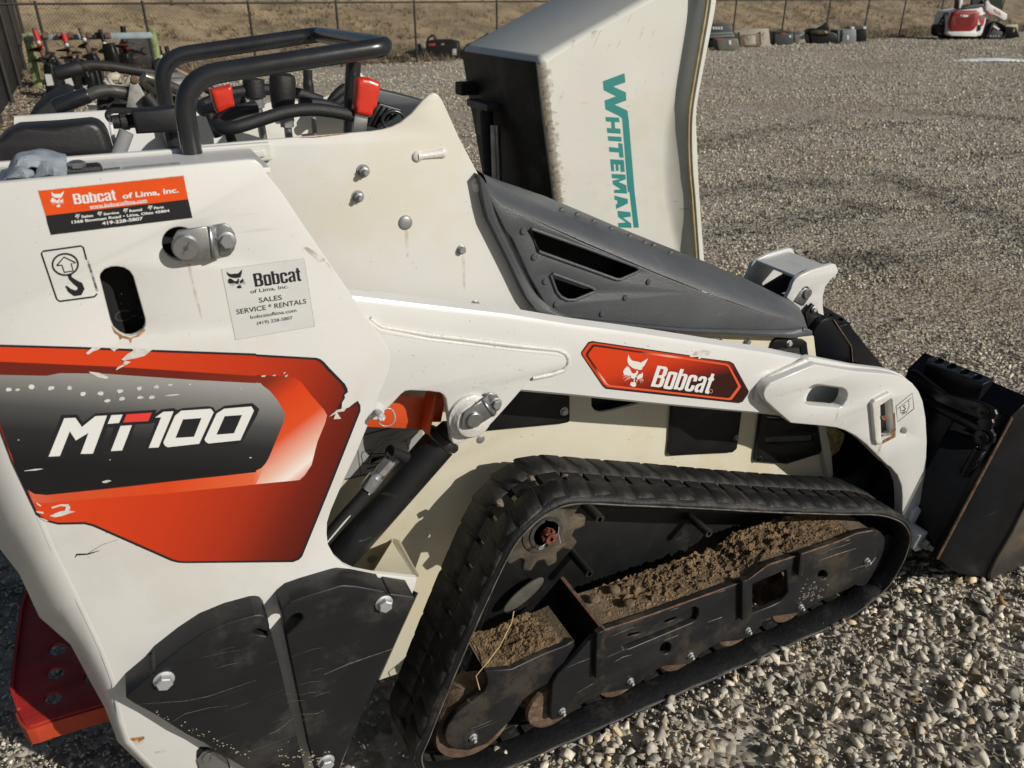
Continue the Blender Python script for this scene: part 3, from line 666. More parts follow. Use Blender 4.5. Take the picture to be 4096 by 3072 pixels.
for o_, i_ in (([(1410, 500), (1510, 270), (1565, 225), (1820, 208), (1845, 238), (1720, 510), (1450, 540), (1425, 528)], [(1515, 460), (1580, 300), (1740, 288), (1675, 450)]),
               ([(1765, 475), (1870, 250), (1935, 208), (2170, 188), (2192, 225), (2075, 480), (1800, 508), (1780, 496)], [(1868, 432), (1940, 272), (2090, 262), (2020, 420)])):
    xz_plate('model_numeral', outline(T02(o_), YA), YA - .0021, 0, W_INK, d0, [outline(T02(i_), YA)])
sheet('model_lettering_bar', redbar, YA - .0021, mat('red_print', (.72, .045, .035), .4, var=0), d0)
# scraped patches where the print is gone
scr = [tl(0, 1, [(740, 1395), (800, 1340), (880, 1340), (850, 1362), (800, 1378), (760, 1405)]), tl(0, 1, [(950, 1350), (1030, 1352), (1000, 1362), (985, 1378)]),
       tl(0, 1, [(1140, 1350), (1320, 1358), (1250, 1415), (1160, 1440), (1070, 1455), (1130, 1468), (1090, 1495), (1060, 1490), (1075, 1460), (1050, 1448), (1100, 1400), (1150, 1372)]),
       tl(0, 1, [(1060, 1492), (1080, 1498), (1000, 1542), (1015, 1515)]), tl(0, 1, [(770, 1552), (860, 1562), (940, 1600), (920, 1615), (850, 1602), (780, 1565)])]
for cx, cy, rx, ry in ((75, 48, 26, 18), (152, 50, 22, 15), (275, 25, 30, 22), (440, 35, 28, 20), (600, 35, 22, 20), (715, 85, 26, 22), (870, 82, 28, 18), (1040, 62, 32, 18), (1205, 38, 28, 16), (1352, 26, 26, 16), (930, 145, 28, 14), (1055, 128, 30, 16), (1212, 118, 30, 15), (1310, 115, 28, 16), (1470, 8, 25, 8), (1485, 96, 70, 6), (915, 842, 42, 12), (290, 742, 80, 6), (1640, 3, 12, 6), (2085, 42, 8, 6), (2165, 636, 10, 6), (160, 484, 8, 4), (950, 655, 7, 4)):
    scr.append(T02([(cx + rx * math.cos(a) * random.uniform(.75, 1.15), cy + ry * math.sin(a) * random.uniform(.7, 1.2) - (rx * math.cos(a)) * .1) for a in [k * .7 for k in range(9)]]))
for pts in ([(0, 48), (18, 52), (18, 60), (0, 56)],): pass
scr += [T02([(425, 1140), (520, 1100), (560, 1095), (570, 1060), (520, 1055), (450, 1078), (440, 1065), (520, 1040), (590, 1038), (608, 1065), (600, 1095), (650, 1103), (600, 1118), (540, 1140), (470, 1152)]),
        T02([(310, 1098), (375, 1105), (375, 1122), (320, 1110)]), T02([(312, 1022), (355, 1050), (350, 1060), (318, 1040)]), T02([(345, 1152), (420, 1182), (400, 1188), (352, 1165)]),
        tl(1, 1, [(45, 1588), (85, 1582), (80, 1596), (50, 1598)]), tl(1, 1, [(135, 1588), (172, 1576), (165, 1592)]), tl(1, 1, [(235, 1560), (262, 1556), (240, 1574)]), tl(1, 1, [(245, 1590), (278, 1576), (262, 1600)]),
        tl(1, 2, [(630, 285), (700, 225), (790, 200), (760, 235), (700, 245), (735, 300), (670, 305), (690, 255)])]
sheet('scraped_patch', scr, YA - .0024, mat('scraped_paint', (.58, .57, .53), .6, var=.15, vs=80), d0)['kind'] = 'stuff'
# dealer sticker, orange over black
st = sheet('dealer_sticker', [zS([(45, 255), (160, 245), (2055, 48), (2118, 370), (150, 597), (125, 520)])], YA - .0005, O_INK, LD)
sheet('sticker_band', [zS([(150, 597), (2118, 370), (2177, 625), (220, 862), (170, 700)])], YA - .0006, K_INK, st)
sheet('sticker_border', [stroke(zS(p), 1.6) for p in ([(30, 250), (200, 240), (2055, 44)], [(45, 255), (150, 600), (220, 862), (2177, 625)])], YA - .00025, mat('sticker_edge', (.42, .38, .30), .6, var=.4, vs=200), st)
Yt = YA - .0009
HEAD = [[(0, 1000), (20, 860), (75, 760), (200, 700), (310, 690), (330, 700), (420, 700), (520, 690), (640, 695), (720, 720), (780, 760), (880, 860), (1000, 1010), (960, 860), (900, 760), (820, 690), (840, 660), (810, 620), (700, 590), (600, 600), (540, 640), (430, 600), (310, 600), (190, 650), (110, 730), (40, 860)]]
# emblem: cat head drawn in its own unit square (u right, v up)
EMB = [[(.28, 1.0), (.25, .86), (.26, .74), (.33, .64), (.45, .57), (.60, .53), (.64, .545), (.70, .525), (.80, .535), (.85, .565), (.84, .60), (.86, .63), (.93, .70), (1.0, .84), (1.05, .95), (.93, .87), (.82, .80), (.78, .77), (.66, .79), (.52, .80), (.45, .80), (.36, .86), (.31, .93)],
       [(.26, .60), (.16, .50), (.11, .40), (.15, .30), (.30, .285), (.42, .30), (.42, .24), (.50, .20), (.58, .215), (.60, .27), (.66, .275), (.63, .33), (.68, .38), (.70, .47), (.645, .50), (.60, .41), (.52, .375), (.44, .40), (.40, .47), (.34, .56)],
       [(.70, .34), (.66, .27), (.67, .21), (.74, .20), (.80, .25), (.87, .27), (.89, .36), (.87, .46), (.82, .40), (.74, .37)],
       [(.42, .045), (.46, .09), (.52, .08), (.56, .12), (.64, .07), (.645, -.02), (.60, -.06), (.50, -.06), (.41, -.02)],
       [(.56, .20), (.60, .19), (.57, .11), (.54, .14)], [(.66, .18), (.70, .20), (.67, .12), (.64, .10)]] + \
      [[(.06, .23), (.22, .285), (.38, .27), (.38, .285), (.22, .30)], [(.10, .15), (.22, .225), (.40, .235), (.40, .252), (.21, .24)], [(.17, .07), (.26, .15), (.41, .20), (.40, .215), (.25, .165)],
       [(.80, .23), (.88, .22), (.95, .15), (.89, .235), (.81, .245)], [(.79, .20), (.85, .18), (.91, .09), (.865, .19), (.80, .215)], [(.76, .18), (.80, .16), (.84, .07), (.815, .165), (.775, .19)]]
def emblem(name, bl, br, tlp, Y, m, parent, simple=False):
    a, b, e = [Vector(q) for q in (bl, br, tlp)]
    polys = [[tuple(a + (b - a) * u_ + (e - a) * v_) for u_, v_ in p] for p in (EMB[:4] if simple else EMB)]
    return sheet(name, polys, Y, m, parent)
emblem('emblem', *zS([(205, 480), (430, 455), (165, 268)]), Yt, W_INK, st)
wordmark('brand_lettering', *zS([(545, 440), (1128, 378), (512, 300)]), Yt, W_INK, st)
text('lettering', 'of Lima, Inc.', zS([(1215, 380), (1990, 290), (1200, 290)]), Yt, W_INK, st, bold=.03)
text('lettering', 'www.bobcatoflima.com', zS([(757, 500), (1550, 408), (748, 448)]), Yt, W_INK, st, bold=.02)
sheet('underline', [stroke(zS([(762, 503), (1552, 411)]), 1.2)], Yt, W_INK, st)
for (x, y), tx, w_ in (((548, 636), 'Sales', 170), ((855, 600), 'Service', 218), ((1212, 556), 'Rental', 180), ((1553, 516), 'Parts', 140)):
    emblem('emblem', *zS([(x, y), (x + 78, y - 9), (x - 6, y - 62)]), Yt, W_INK, st, True)
    text('lettering', tx, zS([(x + 95, y - 6), (x + 90 + w_, y - 6 - w_ * .115), (x + 90, y - 42)]), Yt, W_INK, st, bold=.03)
text('lettering', '1368 Bowman Road • Lima, Ohio 45804', zS([(512, 715), (1862, 552), (503, 668)]), Yt, W_INK, st, bold=.028)
text('lettering', '419-228-5807', zS([(930, 730), (1495, 658), (922, 682)]), Yt, W_INK, st, bold=.03)
# clear sticker with black print
cs = sheet('clear_sticker', [zW([(122, 272), (1690, 66), (1890, 1352), (390, 1608)])], YA - .0004, STICKER, LD)
sheet('sticker_edge', [stroke(zW(p), .7) for p in ([(122, 272), (390, 1608), (1890, 1352)], [(122, 272), (1690, 66), (1890, 1352)])], YA - .0006, mat('faint_edge', (.40, .36, .29), .6, var=.3, vs=150), cs)
Yt = YA - .0007
emblem('emblem', *zW([(262, 650), (640, 580), (110, 330)]), Yt, K_INK, cs)
wordmark('brand_lettering', *zW([(762, 606), (1640, 486), (715, 355)]), Yt, K_INK, cs)
for s_, q in (('of Lima, Inc.', [(675, 745), (1395, 638), (664, 662)]), ('SALES', [(838, 908), (1275, 848), (822, 815)]), ('SERVICE * RENTALS', [(412, 1130), (1735, 920), (396, 1030)]),
              ('bobcatoflima.com', [(676, 1215), (1548, 1078), (664, 1150)]), ('(419) 228-5807', [(800, 1345), (1478, 1236), (788, 1265)])):
    text('lettering', s_, zW(q), Yt, K_INK, cs, bold=.012)
# lifting-point pictogram
lp = sheet('lift_point_sticker', [stroke(tl(0, 1, p), 3.6) for p in ([(840, 880), (815, 905), (515, 945), (490, 925), (357, 530), (372, 512), (700, 466), (720, 480), (748, 585)],)], YA - .0005, K_INK, LD)
cq = tl(0, 1, [(572 + 110 * math.cos(a) - 8, 626 + 92 * math.sin(a)) for a in [k * math.pi / 20 for k in range(41)]])
sheet('pictogram_circle', [stroke(cq, 4)], YA - .0005, K_INK, lp)
sheet('pictogram_arrow', [stroke(tl(0, 1, [(490, 636), (553, 562), (655, 612), (615, 618), (632, 682), (556, 694), (535, 632), (490, 636)]), 3)], YA - .0005, K_INK, lp)
sheet('pictogram_hook', [stroke(tl(0, 1, [(600, 712), (608, 745), (650, 780), (690, 805), (702, 835), (685, 868), (645, 875), (600, 850), (570, 812)]), [9, 8, 11, 14, 15, 15, 13, 9, 4])], YA - .0005, K_INK, lp)
sheet('bar_code', [stroke(tl(0, 1, [(750 + k * 4.7, 600 + k * 15), (770 + k * 4.7, 596 + k * 15)]), random.choice((1.2, 2.2, 3))) for k in range(18)], YA - .0005, K_INK, lp)
# rust runs and grime
RUN = bpy.data.materials.new('rust_run'); RUN.use_nodes = True; nt = RUN.node_tree; b = nt.nodes['Principled BSDF']; b.inputs['Base Color'].default_value = (.46, .30, .12, 1); b.inputs['Roughness'].default_value = .7
n_ = nt.nodes.new('ShaderNodeTexNoise'); n_.inputs['Scale'].default_value = 60; t_ = nt.nodes.new('ShaderNodeTexCoord'); nt.links.new(t_.outputs['Object'], n_.inputs[0]); r_ = nt.nodes.new('ShaderNodeMapRange'); r_.inputs[1].default_value = .35; r_.inputs[2].default_value = .75; r_.inputs[4].default_value = .5; nt.links.new(n_.outputs[0], r_.inputs[0]); nt.links.new(r_.outputs[0], b.inputs['Alpha'])
GRIME = RUN.copy(); GRIME.name = 'grime_smudge'; GRIME.node_tree.nodes['Principled BSDF'].inputs['Base Color'].default_value = (.33, .25, .16, 1)
FAINT = RUN.copy(); FAINT.name = 'faint_stain'; FAINT.node_tree.nodes['Principled BSDF'].inputs['Base Color'].default_value = (.52, .49, .42, 1)
sheet('rust_run', [stroke(tl(0, 1, [(1630, 615), (1650, 720), (1690, 900), (1715, 980), (1745, 1100)]), [7, 6, 6, 5, 3])], YA - .0003, RUN, LD)
sheet('grime_smudge', [tl(1, 1, [(405, 480), (440, 472), (500, 510), (600, 580), (590, 600), (545, 605), (480, 550)]), tl(1, 1, [(600, 600), (640, 630), (670, 690), (650, 680)])], YA - .0003, GRIME, LD)
sheet('scratch', [stroke(tl(0, 2, p), w_) for p, w_ in (([(650, 1500), (660, 1475), (760, 1470), (860, 1440)], [2, 4, 3, 1]), ([(760, 1465), (880, 1390), (1020, 1345)], [1, .8, .5]))], YA - .0003, BLK, LD)

# small stone chips and specks in the paint
def specks(n, box, Y, parent, seed, ok=None):
    r = random.Random(seed); ps = []
    while len(ps) < n:
        x, y = r.uniform(box[0], box[2]), r.uniform(box[1], box[3])
        if ok and not ok(x, y): continue
        q = r.uniform(.35, 1.3); a0 = r.random() * 6; el = r.uniform(.4, 1.)
        ps.append([(x + q * math.cos(a0 + a) * r.uniform(.6, 1.3), y + q * el * math.sin(a0 + a)) for a in (0, 1.2, 2.4, 3.6, 4.9)])
    sheet('paint_chip', ps, Y, mat('chip_dark', (.16, .125, .09), .8, var=.6, vs=90), parent)['kind'] = 'stuff'
inA = lambda x, y: (x < 560 + (y - 360) * .66 and y > 405 - x * .09 and y < 740) or (1225 > y > 1130 and x < 690 - (y - 1130) * .2 and x > 120 + (y - 1100) * .5 and y > 1140 + (x - 200) * .36)
specks(75, (10, 380, 830, 1225), YA - .0003, LD, 1, inA)
specks(40, (860, 690, 1180, 840), YG - .0004, LD, 2, lambda x, y: y > 700 + (x - 860) * .17 and x < 1140)
specks(30, (640, 310, 1020, 600), YB - .0046, LD, 3, lambda x, y: x < 960 + (y - 300) * .4 and x > 600 + (y - 330) * .7)
specks(22, (1000, 690, 1640, 860), YARM - .0004, LD, 4, lambda x, y: 700 + (x - 1100) * .13 < y < 740 + (x - 1250) * .13)
specks(20, (1660, 800, 1990, 1000), YLUG - .0004, LD, 5, lambda x, y: y > 810 and x < 1960 and y < 900)
specks(45, (1040, 935, 1760, 1010), YB + .0036, LD, 6, lambda x, y: y < 985 + (x - 1200) * .06)
# ---- bolted-on black weights
wl = tl(0, 3, [(1092, 1062), (1088, 1040), (1130, 1005), (1230, 920), (1300, 858), (1322, 850), (1345, 795), (1560, 625), (1750, 498), (1970, 405), (2200, 340)]) + tl(1, 3, [(40, 336), (75, 345), (105, 378), (118, 440), (112, 455), (118, 480), (150, 570), (210, 800), (300, 1200), (410, 1625)]) + [(672, 1720), (600, 1705), (525, 1659), (487, 1636), (440, 1606), (400, 1586), (337, 1546), (290, 1521)]
wr = tl(1, 3, [(222, 285), (300, 222), (440, 172), (715, 88), (760, 80), (870, 88), (1112, 133), (1122, 160), (1150, 165), (1162, 152), (1368, 182), (1376, 215), (1180, 620), (1050, 905), (890, 1265), (750, 1600), (700, 1720), (520, 1720), (490, 1620), (340, 900), (262, 520), (355, 430), (410, 370), (395, 330), (360, 325), (320, 340), (240, 425)])
plate('side_weight', wl, YPL, .048, BLK_PLATE, LD, r=.004, bevel=.003, holes=[[(545, 1362), (560, 1359), (578, 1366), (574, 1376), (550, 1371)]])
plate('side_weight', wr, YPL, .048, BLK_PLATE, LD, r=.004, bevel=.003)
for p in ((354, 1467), (829, 1302), (704, 1644)): bolt(p, YPL, .0155, LD, 'hex', BOLT_L, depth=1.1)
scf = []
for k in range(15):                       # long scuffs across both weights
    x, y = random.uniform(420, 760), random.uniform(1400, 1650); l_ = random.uniform(15, 110); a = -.22 + random.uniform(-.12, .12)
    if x + l_ > 820 - (y - 1320) * .45 or x < 330 + (y - 1480) * .9: continue
    scf.append(stroke([(x, y), (x + l_ * .5, y + a * l_ * .5 - 2), (x + l_, y + a * l_)], [.4, random.uniform(.6, 1.6), .3]))
SCUFF = mat('pale_scuff', (.085, .08, .07), .7, var=.5, vs=160)
scf += [stroke(tl(1, 3, [(590, 850), (800, 760), (1000, 690), (1180, 630)]), [1.2, 3, 2.4, 1.5]), stroke(tl(0, 3, [(1170, 1110), (1600, 1080), (1800, 1040), (2212, 900)]), [.6, 1.2, 1.4, .8]), stroke(tl(0, 3, [(1470, 1270), (1600, 1190), (1800, 1140), (1970, 1120)]), [.6, 1.3, 1, .5]), stroke(tl(1, 3, [(100, 1370), (180, 1340), (320, 1230)]), [1, 2, 1]), stroke(tl(1, 3, [(400, 1195), (520, 1190), (590, 1160)]), [1, 1.6, .8])]
sheet('scuff', scf, YPL - .0004, SCUFF, LD)['kind'] = 'stuff'
mudp = []
for k in range(60):
    u_, v_ = random.random(), random.gauss(0, 6)
    x = 1090 / 4 + 260 * u_ + 60; y = 1244 + (1290 + 250 * u_ * 1.9) / 4 + v_ - 14; r = random.uniform(.6, 2.6)
    y -= 12
    if u_ < .8 and y < 1518 + (x - 290) * .587 - 2: mudp.append([(x + r * math.cos(a) * random.uniform(.6, 1.4), y + r * .6 * math.sin(a)) for a in [j * 1.05 for j in range(6)]])
for k in range(70):
    x = random.uniform(600, 740); y = random.gauss(1640, 16); r = random.uniform(.6, 2.8)
    if y < 1655 and x < 870 - (y - 1300) * .45 - 8: mudp.append([(x + r * 1.4 * math.cos(a) * random.uniform(.6, 1.4), y + r * .7 * math.sin(a)) for a in [j * 1.05 for j in range(6)]])
sheet('dried_mud', mudp, YPL - .0007, mat('dried_mud', (.33, .28, .20), .9, var=.3, vs=90), LD)['kind'] = 'stuff'

sheet('rust_spot', [tl(0, 3, [(1125, 1400), (1180, 1395), (1245, 1385), (1250, 1405), (1225, 1420), (1195, 1440), (1190, 1418), (1160, 1430), (1130, 1418)])], YA - .0004, mat('rust_spot', (.30, .13, .04), .85, var=.5, vs=120), LD)
for p_ in ([(1150, 1430), (1260, 1410), (1220, 1460), (1170, 1470)], [(1330, 1520), (1480, 1490), (1470, 1510), (1350, 1540)]): sheet('grime_smudge', [tl(0, 3, p_)], YA - .0003, FAINT, LD)
sheet('lower_pin_bore', [tl(0, 3, [(1695, 1560), (1700, 1510), (1730, 1475), (1800, 1480), (1960, 1570), (2000, 1680), (1720, 1680)])], YA - .0006, BLK_IN, LD, r=.003)
lk = plate('lower_pin_keeper', tl(0, 3, [(1705, 1600), (1745, 1535), (1790, 1510), (1880, 1520), (1960, 1580), (1990, 1720), (1740, 1720)]), YA - .006, .004, ZINC, LD, r=.006, bevel=.001)
bolt(tl(0, 3, [(1815, 1560)])[0], YA - .006, .0125, lk, 'pin', ZINC, 'pin_head', depth=.5)
# ---- pivot pin keepers (zinc): two flats joined by a joggle
def keeper(L_, J0, J1, R_, Yo, Yi, pin, pinr, blt, br):
    """L_: outer flat (grid px), J0/J1: top and bottom of the joggle start/end, R_: inner flat"""
    k_ = plate('pin_keeper', L_, Yo, .004, ZINC, LD, bevel=.001)
    plate('keeper_flat', R_, Yi, .004, ZINC, k_, bevel=.001)
    a, b = [U(*p, Yo) for p in J0]; c, d = [U(*p, Yi) for p in J1]; mb = MB(); mb.grid([[a, b], [a.lerp(c, .3) + Vector((0, -.0006, 0)), b.lerp(d, .3) + Vector((0, -.0006, 0))], [a.lerp(c, .7), b.lerp(d, .7)], [c, d]]); o = build('keeper_joggle', mb, ZINC, k_, smooth=60); m_ = o.modifiers.new('t', 'SOLIDIFY'); m_.thickness = .004; m_.offset = -1
    bolt(pin, Yo, pinr, k_, 'pin', ZINC, 'pin_head', depth=.75); bolt(blt, Yi, br, k_, 'hex', BOLT); return k_
keeper(tl(0, 1, [(1500, 400), (1520, 365), (1540, 337), (1680, 314), (1790, 298), (1830, 580), (1700, 598), (1605, 612), (1545, 570), (1505, 480)]), tl(0, 1, [(1788, 298), (1826, 580)]), tl(0, 1, [(1848, 290), (1884, 570)]),
       tl(0, 1, [(1846, 290), (1945, 273), (1995, 305), (2030, 360), (2045, 430), (2025, 500), (1990, 548), (1882, 570)]), YA - .019, YA - .005, (400, 533.5), .0158, (490, 520), .0118)
mb = MB(); c = U(390, 527, YA); mb.cyl((c.x, YA + .03, c.z), (c.x, YA + .06, c.z), .05, 20); build('pivot_bore', mb, BLK_IN, LD)

# ---- lift arm: box beam, rear gusset with weld, front reinforcement
top_ = tl(1, 1, [(500, 790), (790, 825), (2212, 1030)]) + tl(2, 1, [(500, 1110), (1100, 1190), (2212, 1362)]) + [(1745, 772)]
crs = [(x, y + d) for (x, y), d in zip(top_, (31, 31, 20, 20, 19, 17, 17))]
bot = [(678, 800), (751, 812), (1106, 846)] + tl(2, 2, [(500, 110), (1300, 190), (2150, 265)]) + [(1730, 905)]
n_ = 26; tp, cr_, bt = lerp_poly(top_, n_), lerp_poly(crs, n_), lerp_poly(bot, n_)
rows = []
for a, c, b in zip(tp, cr_, bt):
    pt = U(*a, YARM + .072); pc = U(*c, YARM); pbm = U(*b, YARM)
    hi = Vector((pc.x, YARM + .022, max(pc.z + .016, pt.z - .002))); 
    mid = Vector((pc.x, YARM + .005, pc.z + .009))
    rows.append([Vector((pc.x, YARM + .075, pbm.z - .001)), Vector((pt.x, YARM + .075, pt.z - .006)), pt, hi, mid, pc, pc.lerp(pbm, .5), pbm + Vector((0, 0, .006)), pbm + Vector((0, .006, 0)), Vector((pc.x, YARM + .075, pbm.z - .001))])
mb = MB(); mb.grid(rows); arm = build('lift_arm', mb, W_ARM, LD, smooth=38)
gus = [(640, 640)] + tl(1, 1, [(975, 1098), (1080, 1180), (1500, 1262), (2212, 1352)]) + tl(2, 1, [(0, 1352), (400, 1388), (455, 1415), (478, 1455), (470, 1500), (430, 1535), (190, 1600), (140, 1630)]) + tl(2, 2, [(120, 10), (0, 150)]) + \
    tl(1, 2, [(2050, 330), (2000, 380), (1760, 518), (1712, 524), (1695, 505), (1690, 480), (1660, 250), (1640, 130), (1620, 98), (1590, 78), (1500, 66), (1330, 60), (1290, 66), (1255, 92), (1200, 152), (1130, 222), (1050, 285)]) + [(790, 912), (720, 930), (640, 800)]
gz = plate('arm_gusset', gus, YG, .014, W_ARM, LD, bevel=.003)
wpath = tl(1, 1, [(985, 1098), (1080, 1168), (1500, 1238), (2212, 1325)]) + tl(2, 1, [(0, 1325), (400, 1368), (460, 1395), (492, 1440), (490, 1500), (450, 1545), (350, 1578), (180, 1612)])
wp = lerp_poly([U(*p, YG + .003) for p in wpath], 150)
wp = lerp_poly(wp, 420); wp = [p + Vector((0, .0022, 0)) for p in wp]; rr = [.0046 + .0003 * math.sin(i * 1.9) + random.uniform(-.0002, .0002) for i in range(420)]
mb = MB(); mb.tube(wp, rr, 8); mb.tube([p + Vector((0, -.003, -.008)) for p in wp[:318]], [r * .55 + .0004 * math.sin(i * 1.3) for i, r in enumerate(rr[:318])], 6); build('weld_bead', mb, W_WELD, LD, smooth=60)
# arm decal
dd = sheet('arm_decal', [zD([(165, 55), (215, 42), (270, 52), (1410, 218), (1415, 240), (1520, 238), (1515, 270), (1560, 250), (1900, 292), (1950, 320), (2120, 630), (2138, 665), (2125, 700), (2060, 790), (2010, 808), (380, 632), (340, 600), (80, 215), (75, 180)])], YARM - .0005, K_INK, arm, r=.001)
ga = grad_mat('arm_decal_fade', [(0, (.62, .048, .008)), (.35, (.55, .040, .008)), (.62, (.32, .02, .006)), (1, (.035, .006, .005))], U(*zD([(1100, 120)])[0], YARM), U(*zD([(1050, 660)])[0], YARM))
sheet('decal_rim', [zD([(175, 72), (225, 62), (1405, 232), (1520, 262), (1560, 262), (1890, 304), (1935, 330), (2105, 640), (2115, 672), (2045, 770), (2005, 790), (390, 616), (350, 585), (95, 215), (90, 185)])], YARM - .0008, ga, dd, r=.001)
sheet('decal_inner_edge', [zD([(215, 90), (240, 86), (1860, 322), (1900, 345), (2035, 590), (2040, 610), (1930, 760), (1905, 770), (410, 606), (375, 580), (135, 225), (135, 195)])], YARM - .0011, grad_mat('arm_decal_edge', [(0, (.05, .012, .008)), (.45, (.10, .016, .008)), (.62, (.72, .16, .08)), (.8, (.78, .40, .33)), (1, (.70, .10, .03))], U(*zD([(300, 120)])[0], YARM), U(*zD([(330, 620)])[0], YARM)), dd, r=.001)
sheet('decal_field', [zD([(230, 115), (250, 112), (1850, 342), (1885, 362), (2000, 585), (2005, 605), (1905, 738), (1880, 745), (430, 582), (395, 560), (165, 225), (165, 200)])], YARM - .0014, ga, dd, r=.001)
emblem('emblem', *zD([(548, 560), (862, 600), (570, 195)]), YARM - .0017, W_INK, dd)
wordmark('brand_lettering', *zD([(930, 600), (1645, 688), (1015, 345)]), YARM - .0017, W_INK, dd)
sheet('registered_mark', [stroke(zD([(1672 + 20 * math.cos(k * .45), 660 + 22 * math.sin(k * .45)) for k in range(15)]), .8)], YARM - .0017, mat('pink_print', (.75, .35, .28), .4, var=0), dd)
sheet('grime_smudge', [zD([(1440, 215), (1480, 170), (1560, 155), (1680, 165), (1640, 215), (1560, 235), (1500, 225)])], YARM - .0004, GRIME, arm)

# front reinforcement of the arm
lug = z5([(135, 690), (128, 650), (150, 600), (200, 547), (480, 430), (618, 374), (700, 390), (1000, 440), (1300, 464), (1400, 480), (1480, 508), (1545, 555), (1600, 625), (1640, 720), (1668, 880), (1680, 1100), (1672, 1300), (1650, 1500)]) + tl(3, 2, [(1360, 750), (1338, 900), (1315, 1050), (1346, 1100), (1348, 1160), (1330, 1240), (1335, 1290), (1350, 1420), (1280, 1440), (1235, 1330), (1200, 1230), (1160, 1120), (1163, 980), (1155, 880), (1120, 790), (1060, 720)]) + z5([(1300, 1330), (1100, 1130), (1000, 1052), (900, 1000), (820, 975), (700, 960), (390, 932), (270, 830), (150, 722)])
lh1 = z5([(512, 690), (530, 640), (560, 600), (600, 574), (640, 566), (700, 572), (880, 598), (915, 622), (928, 660), (918, 710), (888, 765), (845, 790), (780, 782), (560, 765), (522, 745)])
lh2 = z5([(1240, 765), (1345, 700), (1355, 720), (1378, 1040), (1265, 1100), (1250, 1090)])
lh3 = z5([(1455 + 30 * math.cos(a), 1008 + 34 * math.sin(a)) for a in [k * .45 for k in range(14)]])
LG = plate('arm_end_plate', lug, YLUG, .026, W_ARM, LD, holes=[lh1, lh2, lh3], bevel=.003)
lug2 = [(p[0] + d[0], p[1] + d[1]) for p, d in zip(lug[:13], [(-19, 6), (-19, 2), (-18, -4), (-16, -10), (-12, -16), (-9, -16), (0, -14), (0, -12), (-6, -10), (-8, -9), (-8, -8), (-8, -6), (-6, -3)])]
p2_ = lug2 + [(q[0] - 3, q[1]) for q in lug[13:20]] + list(lug[26:])
plate('arm_end_doubler', p2_, YLUG + .0265, .016, W_ARM, LD, holes=[[(x + 6, y + 3) for x, y in lh1], lh2], bevel=.003)
plate('arm_end_inner', [(q[0] - 4, q[1] + 4) for q in lug2] + list(lug[13:]), YLUG + .07, .02, W_ARM, LD, bevel=.003)
mb = MB(); wv = lerp_poly([U(*p, YLUG + .024) for p in z5([(60, 700), (62, 640), (100, 560), (180, 500), (330, 425), (500, 345), (540, 350)])], 50); wv = lerp_poly(wv, 120); mb.tube(wv, [.0075 + .0004 * math.sin(i * 1.9) for i in range(120)], 8); build('weld_bead', mb, W_WELD, LD, smooth=60)
fr = z5([(1160, 752), (1188, 716), (1330, 640), (1362, 655), (1372, 720), (1390, 1050), (1380, 1068), (1240, 1142), (1200, 1128), (1188, 1080)])
plate('socket_frame', fr, YLUG - .010, .012, W_WELD, LD, r=.003, holes=[z5([(1232, 765), (1338, 702), (1350, 720), (1376, 1036), (1262, 1096), (1245, 1085)])], bevel=.003)
plate('socket_back', fr, YLUG + .05, .003, W_CREAM, LD)
sheet('rust_stain', [z5([(1240, 870), (1300, 850), (1320, 865), (1270, 905)]), z5([(1325, 1005), (1365, 980), (1372, 1040), (1335, 1040)]), z5([(1262, 1096), (1376, 1036), (1382, 1062), (1248, 1132)]), z5([(1362, 840), (1374, 830), (1384, 1000), (1374, 1010)])], YLUG - .0106, mat('rust_scab', (.22, .10, .04), .85, var=.6, vs=120, bump=.5, bs=200), LD)
sheet('rust_run', [stroke(z5([(1235, 1140), (1220, 1200), (1200, 1260)]), [7, 5, 2]), stroke(z5([(835, 790), (825, 860), (812, 940)]), [4, 3, 2])], YLUG - .0004, RUN, LD)
at_ = sheet('tie_down_sticker', [stroke(z5([(1385, 770), (1540, 645), (1555, 795), (1400, 918), (1385, 770)]), 1.1), stroke(z5([(1400, 795), (1530, 690)]), .8), stroke(z5([(1425, 780), (1430, 830), (1480, 840), (1510, 770), (1505, 715)]), .8), stroke(z5([(1468, 760), (1455, 775), (1475, 790), (1460, 815), (1440, 810)]), 2), stroke(z5([(1435, 835), (1480, 820)]), 1.6), stroke(z5([(1440, 850), (1468, 832)]), 1), stroke(z5([(1498, 838), (1545, 800)]), .8)], YLUG - .0005, K_INK, LD)
# lower arm boss and bucket hinge pin
pc = U(*tl(3, 2, [(1318, 1345)])[0], .99)
mb = MB(); mb.cyl((pc.x - .004, .982, pc.z), (pc.x - .004, 1.08, pc.z + .002), .031, 28); build('hinge_boss', mb, W_ARM, LD, smooth=40, bevel=.002)
plate('boss_web', tl(3, 2, [(1225, 1180), (1250, 1110), (1310, 1062), (1345, 1100), (1348, 1165), (1330, 1290), (1240, 1330)]), YLUG - .012, .05, W_ARM, LD, r=.006, bevel=.006)
bolt(tl(3, 2, [(1340, 1372)])[0], .981, .0175, LD, 'nut', BOLT, 'hinge_bolt', depth=1.3)
